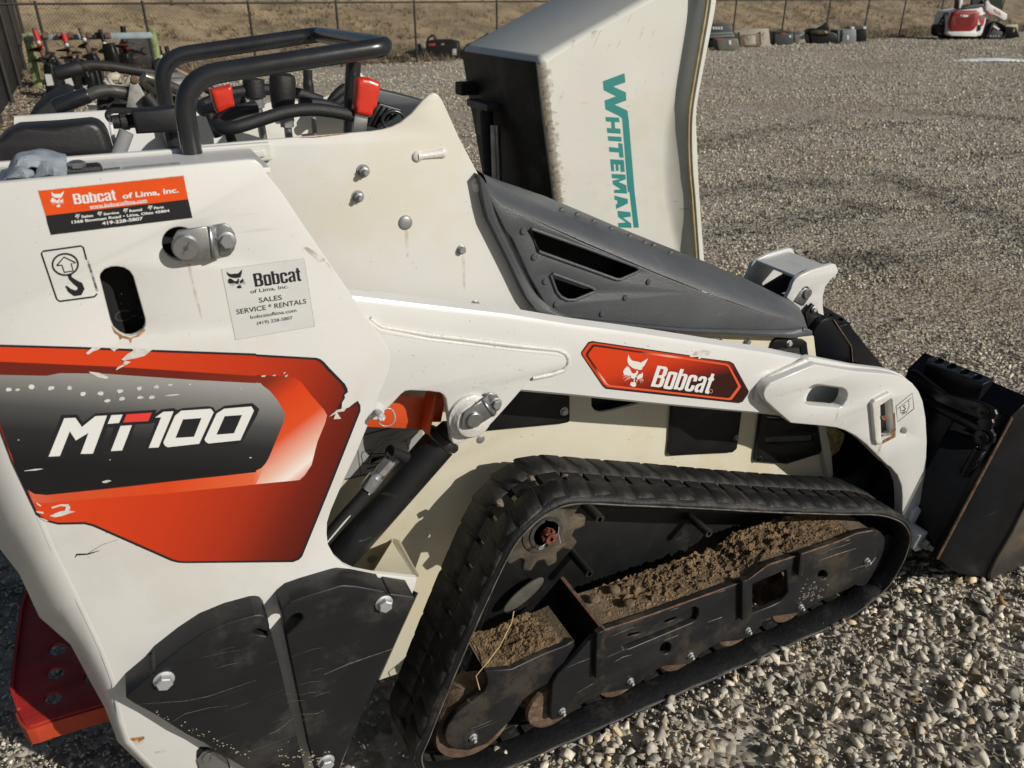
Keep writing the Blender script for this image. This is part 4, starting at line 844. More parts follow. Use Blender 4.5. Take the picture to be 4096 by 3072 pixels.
# pivot boss with keeper
bc = U(*tl(1, 2, [(1850, 275)])[0], YG)
mb = MB(); mb.lathe((bc.x, YG, bc.z), (0, -1, 0), [(0, .042), (.006, .041), (.010, .034), (.018, .0325), (.020, .030), (.020, .001)], 32); build('pivot_boss', mb, W_WELD, LD, smooth=50)
keeper(tl(1, 2, [(1778, 375), (1785, 300), (1805, 250), (1950, 148), (2045, 282), (1870, 390), (1810, 392)]), tl(1, 2, [(1948, 150), (2040, 284)]), tl(1, 2, [(1985, 108), (2062, 258)]),
       tl(1, 2, [(1985, 108), (2000, 88), (2030, 78), (2085, 95), (2118, 150), (2112, 215), (2062, 258)]), YG - .026, YG - .012, tl(1, 2, [(1880, 305)])[0], .0135, tl(1, 2, [(2072, 168)])[0], .0108)

# ---- orange arm stop, its pin and ring
YO = 1.13
ob = plate('arm_stop', tl(1, 2, [(940, 372), (1000, 260), (1150, 130), (1230, 98), (1455, 120), (1580, 60), (1640, 120), (1600, 330), (1520, 330), (1430, 400), (1370, 388)]), YO, .006, ORANGE, LD, bevel=.001)
plate('arm_stop_side', tl(1, 2, [(1540, 98), (1560, 90), (1578, 102), (1505, 432), (1465, 432)]), YO - .035, .036, ORANGE, LD, bevel=.002)
a, b = U(*tl(1, 2, [(1040, 225)])[0], YG + .01), U(*tl(1, 2, [(1088, 290)])[0], YG - .05)
mb = MB(); mb.cyl(a, b, .0055, 14); lp_ = build('lock_pin', mb, BOLT_L, LD, smooth=40)
rc = U(*tl(1, 2, [(1128, 290)])[0], YG - .044); mb = MB(); mb.tube([rc + Vector((math.cos(t) * .0135, .002 * math.sin(2 * t), math.sin(t) * .0155)) for t in [k * math.pi / 16 for k in range(32)]], .0011, 8, closed=True); build('pull_ring', mb, BOLT_L, lp_, smooth=60)
mb = MB(); mb.lathe(U(*tl(1, 2, [(1035, 235)])[0], YG), (0, -1, 0), [(0, .014), (.004, .013), (.005, .008)], 18); build('pin_bushing', mb, W_CREAM, LD, smooth=40)

# ---- chassis side and upper side panel
chs = [(560, 640), (1040, 640), (1160, 678), (1213, 687), (1281, 697), (1481, 717), (1659, 726), (1756, 724)] + tl(3, 1, [(398, 1250), (418, 1420)]) + tl(3, 2, [(455, 400), (500, 600), (560, 800), (572, 880)]) + [(1815, 1200), (1300, 1300), (960, 1420)] + tl(1, 3, [(1190, 860), (1060, 905)]) + tl(1, 3, [(1250, 480), (1400, 150)]) + [(860, 1260), (700, 1350), (560, 1200)]
half = tl(2, 2, [(685, 60), (690, 190), (715, 230), (770, 246), (870, 228), (1090, 172), (1200, 60)])
CH = plate('chassis_side', chs, YB + .004, .008, W_YEL, LD, holes=[half], bevel=.002)
plate('chassis_lining', [(1180, 760), (1700, 780), (1780, 1000), (1500, 1090), (1180, 950)], YB + .05, .004, BLK_IN, LD)
ups = [(380, 700), (380, 325), (430, 314.5), (553, 304), (635, 297.5), (803, 284), (828, 280), (848, 274), (866, 265), (890, 245), (913, 217.5), (928, 204), (938, 200.5), (948, 206), (956, 217.5), (993, 300), (1043, 395), (1060, 420), (1130, 575), (1185, 690), (1000, 700)]
UP = plate('upper_side_panel', ups, YB - .004, .006, W_CREAM, LD, bevel=.0016)
plate('upper_side_panel', ups[:15] + [(970, 250), (980, 420), (960, 700)], YB - .004, .006, W_CREAM, LD, bevel=.0016).location = (0, 1.655 - YB, 0)
for p, k, r in (((784, 369), 'nut', .0105), ((773, 424), 'nut', .0098)): bolt(p, YB - .004, r, UP, k, BOLT, depth=1.35)
bolt((875.5, 481), YB - .004, .0125, UP, 'dome', BOLT, depth=.8)
for p in ((996, 539), (1026, 657)): bolt(p, YB - .004, .0085, UP, 'hex', BOLT, depth=1.4)
# weld bosses on the panel
for pts in (tl(1, 0, [(1395, 1350), (1450, 1345), (1610, 1322)]), tl(1, 0, [(1902, 1580), (1905, 1620)])):
    q = [U(*p, YB - .004) for p in pts]; mb = MB()
    mb.tube([v.lerp(q[-1], 0) for v in q], [.008] + [.0055] * (len(q) - 2) + [.0075], 12)
    mb.add([], []); 
    for e_, r in ((q[0], .0085), (q[-1], .0075)): mb.lathe(e_, (0, -1, 0), [(0, r * 1.1), (.003, r), (.005, r * .6), (.0055, .001)], 16)
    build('weld_plug', mb, W_WELD, UP, smooth=60)
sheet('rust_edge', [stroke(tl(1, 0, [(380, 1188), (500, 1186), (640, 1170), (800, 1152)]), [.6, 2.6, 2.2, .8])], YB - .0045, mat('rust_edge_stain', (.35, .17, .06), .8, var=.5, vs=120), UP)
for p_, w_ in (([(1300, 330), (1305, 450), (1312, 560)], [8, 7, 4]), ([(1790, 545), (1798, 700), (1805, 850)], [7, 6, 4])): sheet('grey_run', [stroke(tl(1, 1, p_), w_)], YB - .0045, FAINT, UP)
# rail along the top of the panel, ending in a drilled lug
q0, q1 = U(130, 357, 1.195), U(573, 322, 1.195)
mb = MB(); mb.quadbox([q0, q1, q1 + Vector((0, 0, -.012)), q0 + Vector((0, 0, -.012))], (0, .016, 0)); mb.quadbox([q0 + Vector((0, .006, .008)), q1 + Vector((-.004, .006, .006)), q1 + Vector((-.004, .006, 0)), q0 + Vector((0, .006, 0))], (0, .012, 0))
build('panel_rail', mb, W_CREAM, LD, bevel=.003)

# ---- lift cylinder and hose
YCY = 1.115
a, b = U(*tl(1, 2, [(1585, 510)])[0], YCY), U(*tl(1, 2, [(690, 1530)])[0], YCY); d = (b - a).normalized()
mb = MB(); mb.cyl(a, b + d * .05, .0315, 28); cy = build('lift_cylinder', mb, mat('cylinder_black', (.013, .013, .014), .38, var=.2, vs=20, scr=((.3, .3, .28), .4, (30, 30, 120))), LD, smooth=40)
mb = MB(); mb.lathe(a - d * .004, -d, [(0, .033), (.006, .034), (.012, .032), (.014, .024), (.030, .022), (.034, .017), (.09, .017)], 28); build('cylinder_gland', mb, mat('gland_black', (.015, .014, .014), .5, var=.3, vs=30, dirt=((.16, .10, .06), .6, 40., .56)), cy, smooth=40)
YH = YCY - .044
ha, hb, hc = [U(*p, YH) for p in tl(1, 2, [(1010, 870), (960, 930), (560, 1420)])]
mb = MB(); mb.tube([hb, hb.lerp(hc, .5) + Vector((0, .004, 0)), hc + Vector((0, .006, 0))], .0115, 16); build('hydraulic_hose', mb, GRIP, cy, smooth=50)
mb = MB(); mb.tube([U(*p, YH - .007) for p in tl(1, 2, [(990, 935), (800, 1150), (612, 1372)])], .0016, 6); build('hose_stripe', mb, W_INK, cy, smooth=50)
f0, f1, f2, f3 = [U(*p, YH) for p in tl(1, 2, [(960, 905), (1040, 800), (1085, 745), (1165, 655)])]
mb = MB(); mb.tube([f0, f0.lerp(f1, .1), f1], [.0125, .0135, .0135], 12); mb.tube([f1, f1.lerp(f2, .4), f2], [.0105, .0085, .009], 14); mb.tube([f1.lerp(f2, .7), f3], [.0115, .0115], 6); build('hose_fitting', mb, mat('fitting_zinc', (.55, .56, .57), .3, .8, var=.2, vs=60), cy, smooth=30)
e0, e1, e2 = [U(*p, y_) for p, y_ in zip(tl(1, 2, [(1165, 655), (1165, 600), (1290, 630)]), (YH, YH - .002, YH + .012))]
mb = MB(); mb.tube([U(*tl(1, 2, [(1155, 582)])[0], YH), U(*tl(1, 2, [(1185, 588)])[0], YH + .002), e2], [.0115, .0095, .0112], 16); mb.tube([e0, e1], .008, 14); build('hose_elbow', mb, BLK_SHINY, cy, smooth=40)
# instruction decal inside the window
idp = sheet('instruction_decal', [tl(1, 2, [(940, 372), (1440, 372), (1440, 700), (760, 830), (690, 800)])], YB + .0034, GREYDECAL, LD)
lines = [([(930, 440), (1170, 378)], 3.), ([(880, 575), (905, 790)], 1.6), ([(770, 825), (1100, 745)], 3.), ([(905, 690), (1000, 690)], 1.6), ([(920, 590), (990, 565), (1000, 600), (960, 690), (925, 690), (910, 620), (920, 590)], 1.8), ([(970, 605), (1130, 600)], 2.6), ([(970, 625), (1120, 620)], 1.2), ([(1000, 640), (1110, 625), (1120, 680), (990, 692), (1000, 640)], 2.6), ([(1015, 655), (1095, 640)], 1.), ([(990, 580), (1075, 465), (1120, 460)], .8), ([(1000, 590), (1120, 490), (1250, 465)], .8), ([(1060, 600), (1110, 520), (1160, 510)], .8), ([(1130, 455), (1260, 400), (1410, 395)], .8), ([(1250, 430), (1320, 540)], .8), ([(1250, 500), (1300, 490), (1310, 560)], 1.4), ([(1270, 500), (1400, 420)], 1.2), ([(960, 735), (1060, 705)], 3.)]
sheet('line_drawing', [stroke(tl(1, 2, p), w_) for p, w_ in lines], YB + .0030, D_LINE, idp)
text('lettering', 'STORAGE', tl(1, 2, [(960, 742), (1040, 722), (956, 725)]), YB + .0027, D_LINE, idp)
sheet('part_code', [stroke(tl(1, 2, [(1745, 525), (1745, 575), (1665, 595)]), 1.4)] + [stroke(tl(1, 2, [(1660 + k * 9, 590 - k * 2), (1662 + k * 9, 600 - k * 2)]), 1.6) for k in range(8)], YB + .0034, K_INK, LD)
# gusset between tower and chassis
gp = [U(848, 1164, YB), U(860, 1168, YB - .02), U(902, 1246, YA + .005), U(893, 1250, YA + .005)]
mb = MB(); mb.quadbox(gp, Vector((.004, .0, .0))); rr_ = [U(850, 1166, YB), U(900, 1246, YA + .01), U(806, 1238, YA + .01), U(800, 1248, YB)]; mb.quadbox([rr_[0], rr_[1], rr_[2], rr_[3]], Vector((0, 0, -.004)))
build('corner_gusset', mb, W_YEL, LD, bevel=.001)
for p, r in (((1038, 949), .0095), ((804, 1208), .010)): bolt(p, YB + .004, r, LD, 'dome', BOLT, depth=.6)

# ---- covers under the arm, grilles
def cover(pts, Y=YB - .006, th=.008): return plate('side_cover', pts, Y, th, BLK, LD, r=.006, bevel=.0015)
cover([(1040, 820), (1231, 835), (1231, 912), (1218, 915), (1040, 932)]); bolt(tl(2, 2, [(448, 235)])[0], YB - .006, .0095, LD, 'hex', BOLT_L)
cover([(1452, 850)] + tl(2, 2, [(1385, 200), (1370, 480), (1356, 600), (1372, 622), (1600, 608), (1905, 594), (1945, 560), (1985, 260)]) + [(1605, 850)]); bolt(tl(2, 2, [(1935, 465)])[0], YB - .006, .0075, LD, 'hex', BOLT)
gr = plate('side_grille', z5([(110, 830), (640, 900), (662, 960), (686, 1180), (664, 1222), (350, 1320), (62, 1296), (60, 1270)]), YB - .008, .010, BLK, LD, r=.004, bevel=.0015, holes=[z5([(150, 1065), (600, 1048), (606, 1105), (142, 1128)]), z5([(165, 870), (330, 890), (335, 905), (170, 900)])])
bolt(z5([(96, 1270)])[0], YB - .008, .0075, gr, 'hex', BLK); bolt(z5([(352, 1290)])[0], YB - .008, .0075, gr, 'hex', BLK); bolt(z5([(645, 1195)])[0], YB - .008, .0075, gr, 'hex', BLK)
def meshwire(name, pts, Y, n, parent, m, wr=.0007):
    q = [U(*p, Y) for p in pts]; mb = MB()   # quad: tl, tr, br, bl
    for k in range(n + 1):
        t = k / n; mb.tube([q[0].lerp(q[1], t), q[3].lerp(q[2], t * .85)], wr, 4); mb.tube([q[0].lerp(q[1], t * .85), q[3].lerp(q[2], t)], wr, 4)
    for k in range(5): mb.tube([q[0].lerp(q[3], k / 4), q[1].lerp(q[2], k / 4)], wr, 4)
    o = build(name, mb, m, parent, smooth=60); o['kind'] = 'stuff'; return o
MW = mat('grey_mesh_wire', (.16, .16, .16), .5, .5, var=.2)
meshwire('grille_mesh', z5([(145, 1062), (604, 1045), (608, 1108), (138, 1130)]), YB - .001, 44, gr, MW)
g2_ = plate('side_grille', z5([(180, 330), (205, 225), (225, 160), (262, 128), (510, 140), (540, 165), (556, 290), (560, 340)]), YB - .004, .008, BLK, LD, r=.003, holes=[z5([(275, 215), (480, 210), (490, 320), (270, 320)])], bevel=.0015)
meshwire('grille_mesh', z5([(272, 212), (484, 206), (494, 322), (266, 322)]), YB, 26, g2_, MW, .0012)
bolt(z5([(368, 175)])[0], YB - .004, .0085, LD, 'hex', BOLT_L)
for p in tl(2, 1, [(1390, 1235), (1785, 1285), (2025, 1290)]): bolt(p, YB + .004, .0085, LD, 'hex', BOLT, depth=1.5)
plate('chassis_front_edge', z5([(655, 960), (720, 965), (775, 1230), (790, 1430), (740, 1440), (690, 1200)]), YB - .012, .016, W_YEL, LD, bevel=.002)
plate('tow_eye', z5([(720, 975), (830, 985), (900, 1030), (890, 1090), (850, 1190), (790, 1240), (760, 1240)]), YB + .02, .012, mat('rusted_cream', (.45, .33, .14), .7, var=.4, vs=50, dirt=((.12, .06, .03), .8, 60., .5)), LD, bevel=.002)
plate('front_cowl', z5([(900, 1020), (1080, 1060), (1300, 1280), (1420, 1480), (1430, 1659), (1200, 1659), (900, 1500), (780, 1400), (770, 1240)]), YB + .04, .01, BLK, LD)

# ---- engine hood (grey textured plastic)
YHD = YB - .020
hb_ = [(1045, 418), (1106, 560), (1150, 655)] ; 
botl = tl(2, 1, [(250, 1062), (430, 1092), (700, 1132), (1500, 1212), (2212, 1245)]) + tl(3, 1, [(300, 1255), (390, 1240)])
top_l = [(1038, 372), (1106, 412)] + tl(2, 1, [(340, 128), (580, 196), (870, 315), (1240, 472), (1640, 632), (2130, 822)]) + tl(3, 1, [(0, 862), (180, 930), (260, 980), (310, 1062), (325, 1180)])
ridge = [(1048, 400), (1080, 432), (1120, 452), (1191, 484), (1260, 515), (1416, 582), (1516, 622), (1640, 668), (1700, 682), (1728, 698), (1738, 714)]
flange_top = tl(2, 1, [(120, 860), (245, 980), (330, 1050), (480, 1085), (700, 1108), (1500, 1180), (2212, 1195)]) + tl(3, 1, [(290, 1190), (325, 1178)])
side_pts = [(1047, 405), (1080, 436), (1120, 458), (1191, 492), (1260, 524), (1416, 590), (1516, 630), (1640, 674), (1700, 686), (1728, 700), (1738, 716), (1737, 719)] + list(reversed(flange_top[3:])) + tl(2, 1, [(400, 1062), (320, 1010), (270, 940), (150, 730), (0, 400)]) + [(1092, 500)]
h1 = tl(2, 1, [(150, 322), (170, 318), (640, 485), (1080, 648), (1098, 668), (1085, 690), (940, 755), (905, 756), (245, 520), (228, 505)])
h2 = tl(2, 1, [(332, 715), (352, 706), (690, 826), (712, 845), (705, 865), (545, 932), (480, 934), (420, 905), (385, 860)])
HS = plate('engine_hood', side_pts, YHD, .006, PLASTIC, LD, holes=[h1, h2], hr=.004, bevel=.003)
n_ = 34
rt, rg = lerp_poly(top_l, n_), lerp_poly(ridge, n_)
rows = []
for a, b in zip(rt, rg):
    p0 = U(*b, YHD + .0005); p0 = p0 + Vector((0, 0, -.006)); pT = U(*a, YHD + .085)
    p1 = p0.lerp(pT, .25) + Vector((0, -.012, .006)); p2 = p0.lerp(pT, .6) + Vector((0, -.006, .008))
    far = [Vector((v.x, 2 * YC - v.y - .03, v.z)) for v in (p2, p1, p0)]
    cT = Vector((pT.x, YC, pT.z + .006))
    rows.append([p0, p1, p2, pT, cT] + [Vector((pT.x, 2 * YC - .03 - pT.y, pT.z))] + far + [Vector((p0.x, far[-1].y, p0.z - .3))])
mb = MB(); mb.grid(rows); build('hood_top', mb, PLASTIC, HS, smooth=75)
# flange round the hood edge
fo = [(1036, 378), (1052, 465), (1106, 575), (1136, 640), (1166, 680)] + botl[1:] ; fi = [(1052, 400), (1072, 470), (1120, 570), (1150, 628), (1172, 652)] + flange_top[3:]
m_ = 30; A_, B_ = lerp_poly(fo, m_), lerp_poly(fi, m_); rows = []
for a, b in zip(A_, B_):
    p, q = U(*a, YHD - .006), U(*b, YHD - .001); rows.append([p + Vector((0, .024, 0)), p, p.lerp(q, .5) + Vector((0, -.004, 0)), q, q + Vector((0, .004, 0))])
mb = MB(); mb.grid(rows); build('hood_flange', mb, PLASTIC, HS, smooth=50)
# nose closing piece
mb = MB(); nose = [U(*p, YHD - .006) for p in tl(3, 1, [(300, 1190), (325, 1175), (388, 1200), (392, 1238), (300, 1255)])]; mb.quadbox(nose, (0, .5, 0)); build('hood_nose', mb, PLASTIC, HS, bevel=.004)
for h in (h1, h2):                         # raised rims
    q = [U(*p, YHD - .001) for p in h]; mb = MB(); mb.tube(q, .0032, 8, closed=True); build('vent_rim', mb, PLASTIC, HS, smooth=60)
for p in tl(2, 1, [(95, 338), (190, 562), (285, 772), (378, 972), (775, 1052), (977, 912), (1177, 776)]): bolt(p, YHD, .0068, HS, 'screw', PLASTIC, 'screw')
for p in tl(2, 1, [(440, 158), (575, 196), (718, 254), (868, 318), (1030, 380), (1160, 438), (1235, 462), (1380, 525)]): bolt((p[0] - 3, p[1] + 2), YHD + .08, .0075, HS, 'dome', PLASTIC, 'screw', depth=1.4)
mb = MB(); c_ = U(1300, 600, YHD + .12); 
vent = [outline(h1, YHD), outline(h2, YHD)]
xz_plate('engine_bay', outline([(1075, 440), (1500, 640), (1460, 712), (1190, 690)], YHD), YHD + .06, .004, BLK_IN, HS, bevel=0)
mb = MB(); mb.box((.80, YC, .70), (.5, .36, .22)); build('engine_block', mb, BLK_IN, LD)

# ---- extra plate helpers: plates on X = const and z = const
def yz_plate(name, pts, X, th, m, parent, r=0, holes=(), bevel=.0015, raw=False):
    def ol(p): 
        q = p if raw else [Vector((v.y, v.z)) for v in (UX(a, b, X) for a, b in p)]
        return fillet(q, r) if r else q
    o = xz_plate(name, ol(pts), 0, th, m, parent, [ol(h) for h in holes], bevel)
    for v in o.data.vertices: v.co = (X + v.co.y, v.co.x, v.co.z)
    o.data.flip_normals(); return o
def xy_plate(name, pts, z, th, m, parent, r=0, holes=(), bevel=.0015, raw=False):
    def ol(p):
        q = p if raw else [Vector((v.x, v.y)) for v in (UZ(a, b, z) for a, b in p)]
        return fillet(q, r) if r else q
    o = xz_plate(name, ol(pts), 0, th, m, parent, [ol(h) for h in holes], bevel)
    for v in o.data.vertices: v.co = (v.co.x, v.co.z, z - v.co.y)
    return o

# ================================================================== TRACK
inn = [(912, 1645), (930, 1590), (985, 1455), (1050, 1305), (1106, 1189.5), (1143.5, 1142), (1188.5, 1107), (1246, 1089.5), (1356, 1093), (1481, 1098), (1656, 1107), (1809, 1112), (1895, 1113.5)]
outp = [(1946.5, 1117), (1966.5, 1137), (1972, 1162), (1960, 1204), (1939, 1243), (1916, 1275), (1884, 1303)]
I_ = [Vector((p.x, p.z)) for p in (U(*q, YW) for q in inn)]; O_ = []
for i, p in enumerate(I_):
    t = (I_[min(i + 1, len(I_) - 1)] - I_[max(i - 1, 0)]).normalized(); O_.append(p + Vector((-t.y, t.x)) * .013)
F_ = [Vector((p.x, p.z)) for p in (U(*q, YW) for q in outp)]
xl = F_[-1].x
loop = O_ + F_ + [Vector((xl - .10, .004)), Vector((xl - .35, .0)), Vector((xl - .6, .0)), Vector((.62, .0)), Vector((.46, .0)), Vector((.36, .012)), Vector((.295, .055))]
dense = smooth_path([Vector((p.x, p.y, 0)) for p in loop], 12, True)
def resample(P, n):
    P = P + [P[0]]; d = [0.]
    for i in range(1, len(P)): d.append(d[-1] + (P[i] - P[i - 1]).length)
    out = []; j = 0
    for k in range(n):
        t = d[-1] * k / n
        while d[j + 1] < t: j += 1
        out.append(P[j].lerp(P[j + 1], (t - d[j]) / max(1e-9, d[j + 1] - d[j])))
    return out, d[-1]
_, Ltot = resample(dense, 10); NP = int(round(Ltot / .0545)); path, _ = resample(dense, NP * 4)
nP = len(path)
def frame(i):
    p = path[i % nP]; t = (path[(i + 1) % nP] - path[(i - 1) % nP]).normalized(); nrm = Vector((-t.y, t.x)); return Vector((p.x, p.y)), Vector((t.x, t.y)), nrm
TK = link(bpy.data.objects.new('track', None), LD)
def band(y0, y1, name):
    prof = [(-.013, y0 + .004), (-.0115, y0 + .0005), (-.0075, y0 - .001), (-.0065, y0 + .0006), (-.0055, y0 - .001), (-.002, y0 + .0005), (.002, y0 + .008), (.003, y0 + .02), (.003, y1 - .006), (-.002, y1), (-.010, y1), (-.013, y1 - .004)]
    mb = MB(); vs = []; k = len(prof)
    for i in range(nP):
        p, t, nr = frame(i)
        wob = .0012 * math.sin(i * .7)
        vs += [(p.x + nr.x * (d + wob), y, p.y + nr.y * (d + wob)) for d, y in prof]
    mb.add(vs, [(i * k + j, i * k + (j + 1) % k, ((i + 1) % nP) * k + (j + 1) % k, ((i + 1) % nP) * k + j) for i in range(nP) for j in range(k)])
    return build(name, mb, RUBBER, TK, smooth=50)
band(.985, 1.052, 'belt'); band(1.076, 1.148, 'belt')
mb = MB(); mb.tube([(p.x + nr.x * -.0115, .9845, p.y + nr.y * -.0115) for p, t, nr in (frame(i) for i in range(nP))], .0016, 6, closed=True); build('lit_dusty_edge', mb, mat('dusty_lit_rubber_edge', (.115, .105, .09), .8, var=.45, vs=40, dirt=((.02, .02, .02), .8, 30., .56)), TK, smooth=60)  # dusty edge line; its pale colour also paints in the belt's lit rim
# cross links between the two halves, drive openings between them
mb = MB(); mb.box((0, 0, -.005), (.043, .03, .012)); me_b = bpy.data.meshes.new('cross_link'); me_b.from_pydata(mb.v, [], mb.f); me_b.materials.append(RUBBER)
def lug_mesh(w, h, l0, l1, skew):
    b = [(-l0 / 2, -w / 2, -.002), (l0 / 2, -w / 2, -.002), (l0 / 2 + skew, w / 2, -.002), (-l0 / 2 + skew, w / 2, -.002)]
    t = [(-l1 / 2, -w / 2 + .016, h), (l1 / 2, -w / 2 + .016, h), (l1 / 2 + skew, w / 2 - .004, h), (-l1 / 2 + skew, w / 2 - .004, h)]
    m_ = [(-l0 / 2 + .003, -w / 2 + .001, h * .45), (l0 / 2 - .003, -w / 2 + .001, h * .45), (l0 / 2 + skew - .003, w / 2 - .001, h * .45), (-l0 / 2 + skew + .003, w / 2 - .001, h * .45)]
    me = bpy.data.meshes.new('tread_lug'); me.from_pydata(b + m_ + t, [], [(3, 2, 1, 0), (8, 9, 10, 11)] + [(i + 4 * s_, (i + 1) % 4 + 4 * s_, (i + 1) % 4 + 4 + 4 * s_, i + 4 + 4 * s_) for s_ in (0, 1) for i in range(4)])
    me.materials.append(RUBBER); me.shade_smooth(); me.set_sharp_from_angle(angle=math.radians(85)); return me
lug_n = [lug_mesh(.060, .0048, .054, .036, .012), lug_mesh(.050, .0056, .050, .032, .012)]; lug_f = lug_mesh(.066, .0052, .053, .036, -.012)
def place(me, name, i, y, lift=0.):
    p, t, nr = frame(i); o = link(bpy.data.objects.new(name, me), TK)
    M = Matrix(((t.x, 0, nr.x, p.x + nr.x * lift), (0, 1, 0, y), (t.y, 0, nr.y, p.y + nr.y * lift), (0, 0, 0, 1)))
    o.matrix_world = M; return o
for k in range(NP):
    place(me_b, 'cross_link', k * 4, 1.064)
    place(lug_n[k % 2], 'tread_lug', k * 4 + 2, 1.0185); place(lug_f, 'tread_lug', k * 4, 1.112)
mb = MB(); mb.add([(-.012, -.012, 0), (.012, -.012, 0), (.012, .012, 0), (-.012, .012, 0), (-.004, -.005, -.026), (.007, -.005, -.026), (.007, .006, -.026), (-.004, .006, -.026)], [(0, 1, 2, 3), (7, 6, 5, 4), (0, 4, 5, 1), (1, 5, 6, 2), (2, 6, 7, 3), (3, 7, 4, 0)]); me_g = bpy.data.meshes.new('guide_horn'); me_g.from_pydata(mb.v, [], mb.f); me_g.materials.append(SPROCK)
for k in [q for q in range(NP) if frame(q * 4)[0].y > .36 and frame(q * 4)[2].y > .5]: place(me_g, 'guide_horn', k * 4, 1.040, -.012)
# stones wedged in the drive openings
me_w = bpy.data.meshes.new('wedged_stone'); me_w.from_pydata([tuple(x) for x in SHAPES[3][0]], [], [tuple(int(q) for q in x) for x in SHAPES[3][1]]); me_w.materials.append(mat('brown_stone', (.20, .155, .12), .85, var=.3, vs=60, bump=.4, bs=150))
for px, r in ((tl(2, 2, [(160, 815)])[0], .0125), (tl(2, 2, [(455, 792)])[0], .008), (z1([(0, 0)])[0], 0), (zm(1500, 1800, 1.8433, [(925, 390)])[0], .012)):
    if r:
        q = U(*px, 1.060); o = link(bpy.data.objects.new('wedged_stone', me_w), TK); o.location = q; o.scale = (r * 1.1, r, r * .9); o.rotation_euler = (random.random(), random.random(), random.random() * 3)
# far track (only glimpsed)
mb = MB(); vs = []
for i in range(nP):
    p, t, nr = frame(i)
    for d, y in ((0, 1.74), (0, 1.895), (-.02, 1.895), (-.02, 1.74)): vs.append((p.x + nr.x * d, y, p.y + nr.y * d))
mb.add(vs, [(i * 4 + j, i * 4 + (j + 1) % 4, ((i + 1) % nP) * 4 + (j + 1) % 4, ((i + 1) % nP) * 4 + j) for i in range(nP) for j in range(4)]); build('far_track', mb, RUBBER, LD, smooth=50)

# ---- sprocket
sc_ = U(1184, 1156, 1.030); cx, cz = sc_.x, sc_.z
prof = []
for k in range(180):
    a = 2 * math.pi * k / 180; w_ = math.cos(10 * a + 1.0); r = .083 + .011 * (1 if w_ > .45 else (w_ + .55) * 2 - 1 if w_ > -.55 else -1)
    prof.append(Vector((cx + r * math.cos(a), cz + r * math.sin(a))))
SP = xz_plate('sprocket', prof, 1.044, .014, SPROCK, LD, [circ((cx, cz), .012)], bevel=.004)
mb = MB(); mb.lathe((cx, 1.044, cz), (0, -1, 0), [(0, .050), (.003, .049), (.005, .044), (.005, .001)], 36); build('sprocket_hub', mb, SPROCK, SP, smooth=40)
mb = MB(); mb.lathe((cx, 1.040, cz), (0, -1, 0), [(0, .036), (.004, .036), (.004, .028), (.001, .026), (.001, .002)], 32); build('hub_washer', mb, mat('dull_washer', (.075, .075, .072), .5, .5, var=.3, vs=60), SP, smooth=40)
yn = 1.038
mb = MB(); mb.lathe((cx, yn, cz), (0, -1, 0), [(0, .0155), (.012, .0155)], 6); mb.lathe((cx, yn - .012, cz), (0, -1, 0), [(0, .0115), (.011, .0115), (.011, .004), (.007, .003)], 18)
for k in range(6): a = k * math.pi / 3; mb.box((cx + .0125 * math.cos(a), yn - .014, cz + .0125 * math.sin(a)), (.006, .008, .007), Matrix.Rotation(-a, 3, 'Y'))
build('castle_nut', mb, RUSTRED, SP, smooth=30)
yp = yn - .017
mb = MB(); mb.tube([(cx - .020, yp, cz - .016), (cx, yp, cz - .004), (cx + .017, yp, cz + .006), (cx + .018, yp, cz + .020)], .0012, 6); mb.tube([(cx + .017, yp, cz + .006), (cx + .022, yp - .002, cz - .020)], .0009, 6); mb.tube([(cx - .020 + .005 * math.cos(t), yp - .001, cz - .016 + .003 * math.sin(t)) for t in [j * .6 for j in range(11)]], .0011, 6); build('cotter_pin', mb, BOLT_L, SP, smooth=60)

# ---- track frame
def T23(p): return tl(2, 3, p)
YF = 1.000
fr_out = T23([(800, 462), (1200, 330), (2040, 28)]) + tl(3, 2, [(0, 1558), (300, 1462), (620, 1350), (760, 1288), (860, 1266), (940, 1262), (985, 1288), (1006, 1335), (1002, 1388), (955, 1430), (942, 1480), (955, 1530), (925, 1590)]) + tl(3, 3, [(860, 10), (700, 112), (560, 170), (410, 240), (345, 285), (300, 318), (200, 330), (60, 350), (-40, 392)]) + \
    T23([(2165, 420), (2110, 480), (2060, 528), (1950, 560), (1800, 575), (1700, 630), (1640, 660), (1590, 722), (1530, 765), (1400, 772), (1300, 785), (1190, 850), (1120, 915), (1030, 975), (880, 1003), (790, 1015), (620, 1100), (540, 1165), (465, 1215), (345, 1250), (330, 1235), (338, 1140), (352, 935), (400, 850), (560, 690), (690, 540), (740, 520)])
hA = T23([(950, 560), (985, 488), (1020, 462), (1500, 302), (1580, 266), (1615, 285), (1615, 335), (1590, 385), (1550, 408), (1020, 628), (960, 640), (938, 615)])
hB = T23([(1330 + 48 * math.cos(a), 625 - 52 * math.sin(a) - 10 * math.cos(a)) for a in [k * .42 for k in range(15)]])
hC = [(1626, 1262), (1700, 1230), (1703, 1280), (1690, 1298), (1670, 1308), (1626, 1326)]
hD = tl(3, 3, [(475 + 42 * math.cos(a), -10 - 40 * math.sin(a)) for a in [k * .42 for k in range(15)]])
TF = plate('track_frame', fr_out, YF, .012, TRUNDER, LD, holes=[hA, hB, hC, hD], bevel=.003)
rec = plate('frame_recess', T23([(900, 440), (1640, 220), (1660, 400), (960, 690), (900, 640)]), YF + .014, .004, TRUNDER, TF, holes=[T23([(992, 515), (1010, 500), (1100, 482), (1112, 492), (1090, 505), (1005, 528)]), T23([(1310, 395), (1330, 382), (1415, 352), (1428, 360), (1405, 378), (1330, 408)])])
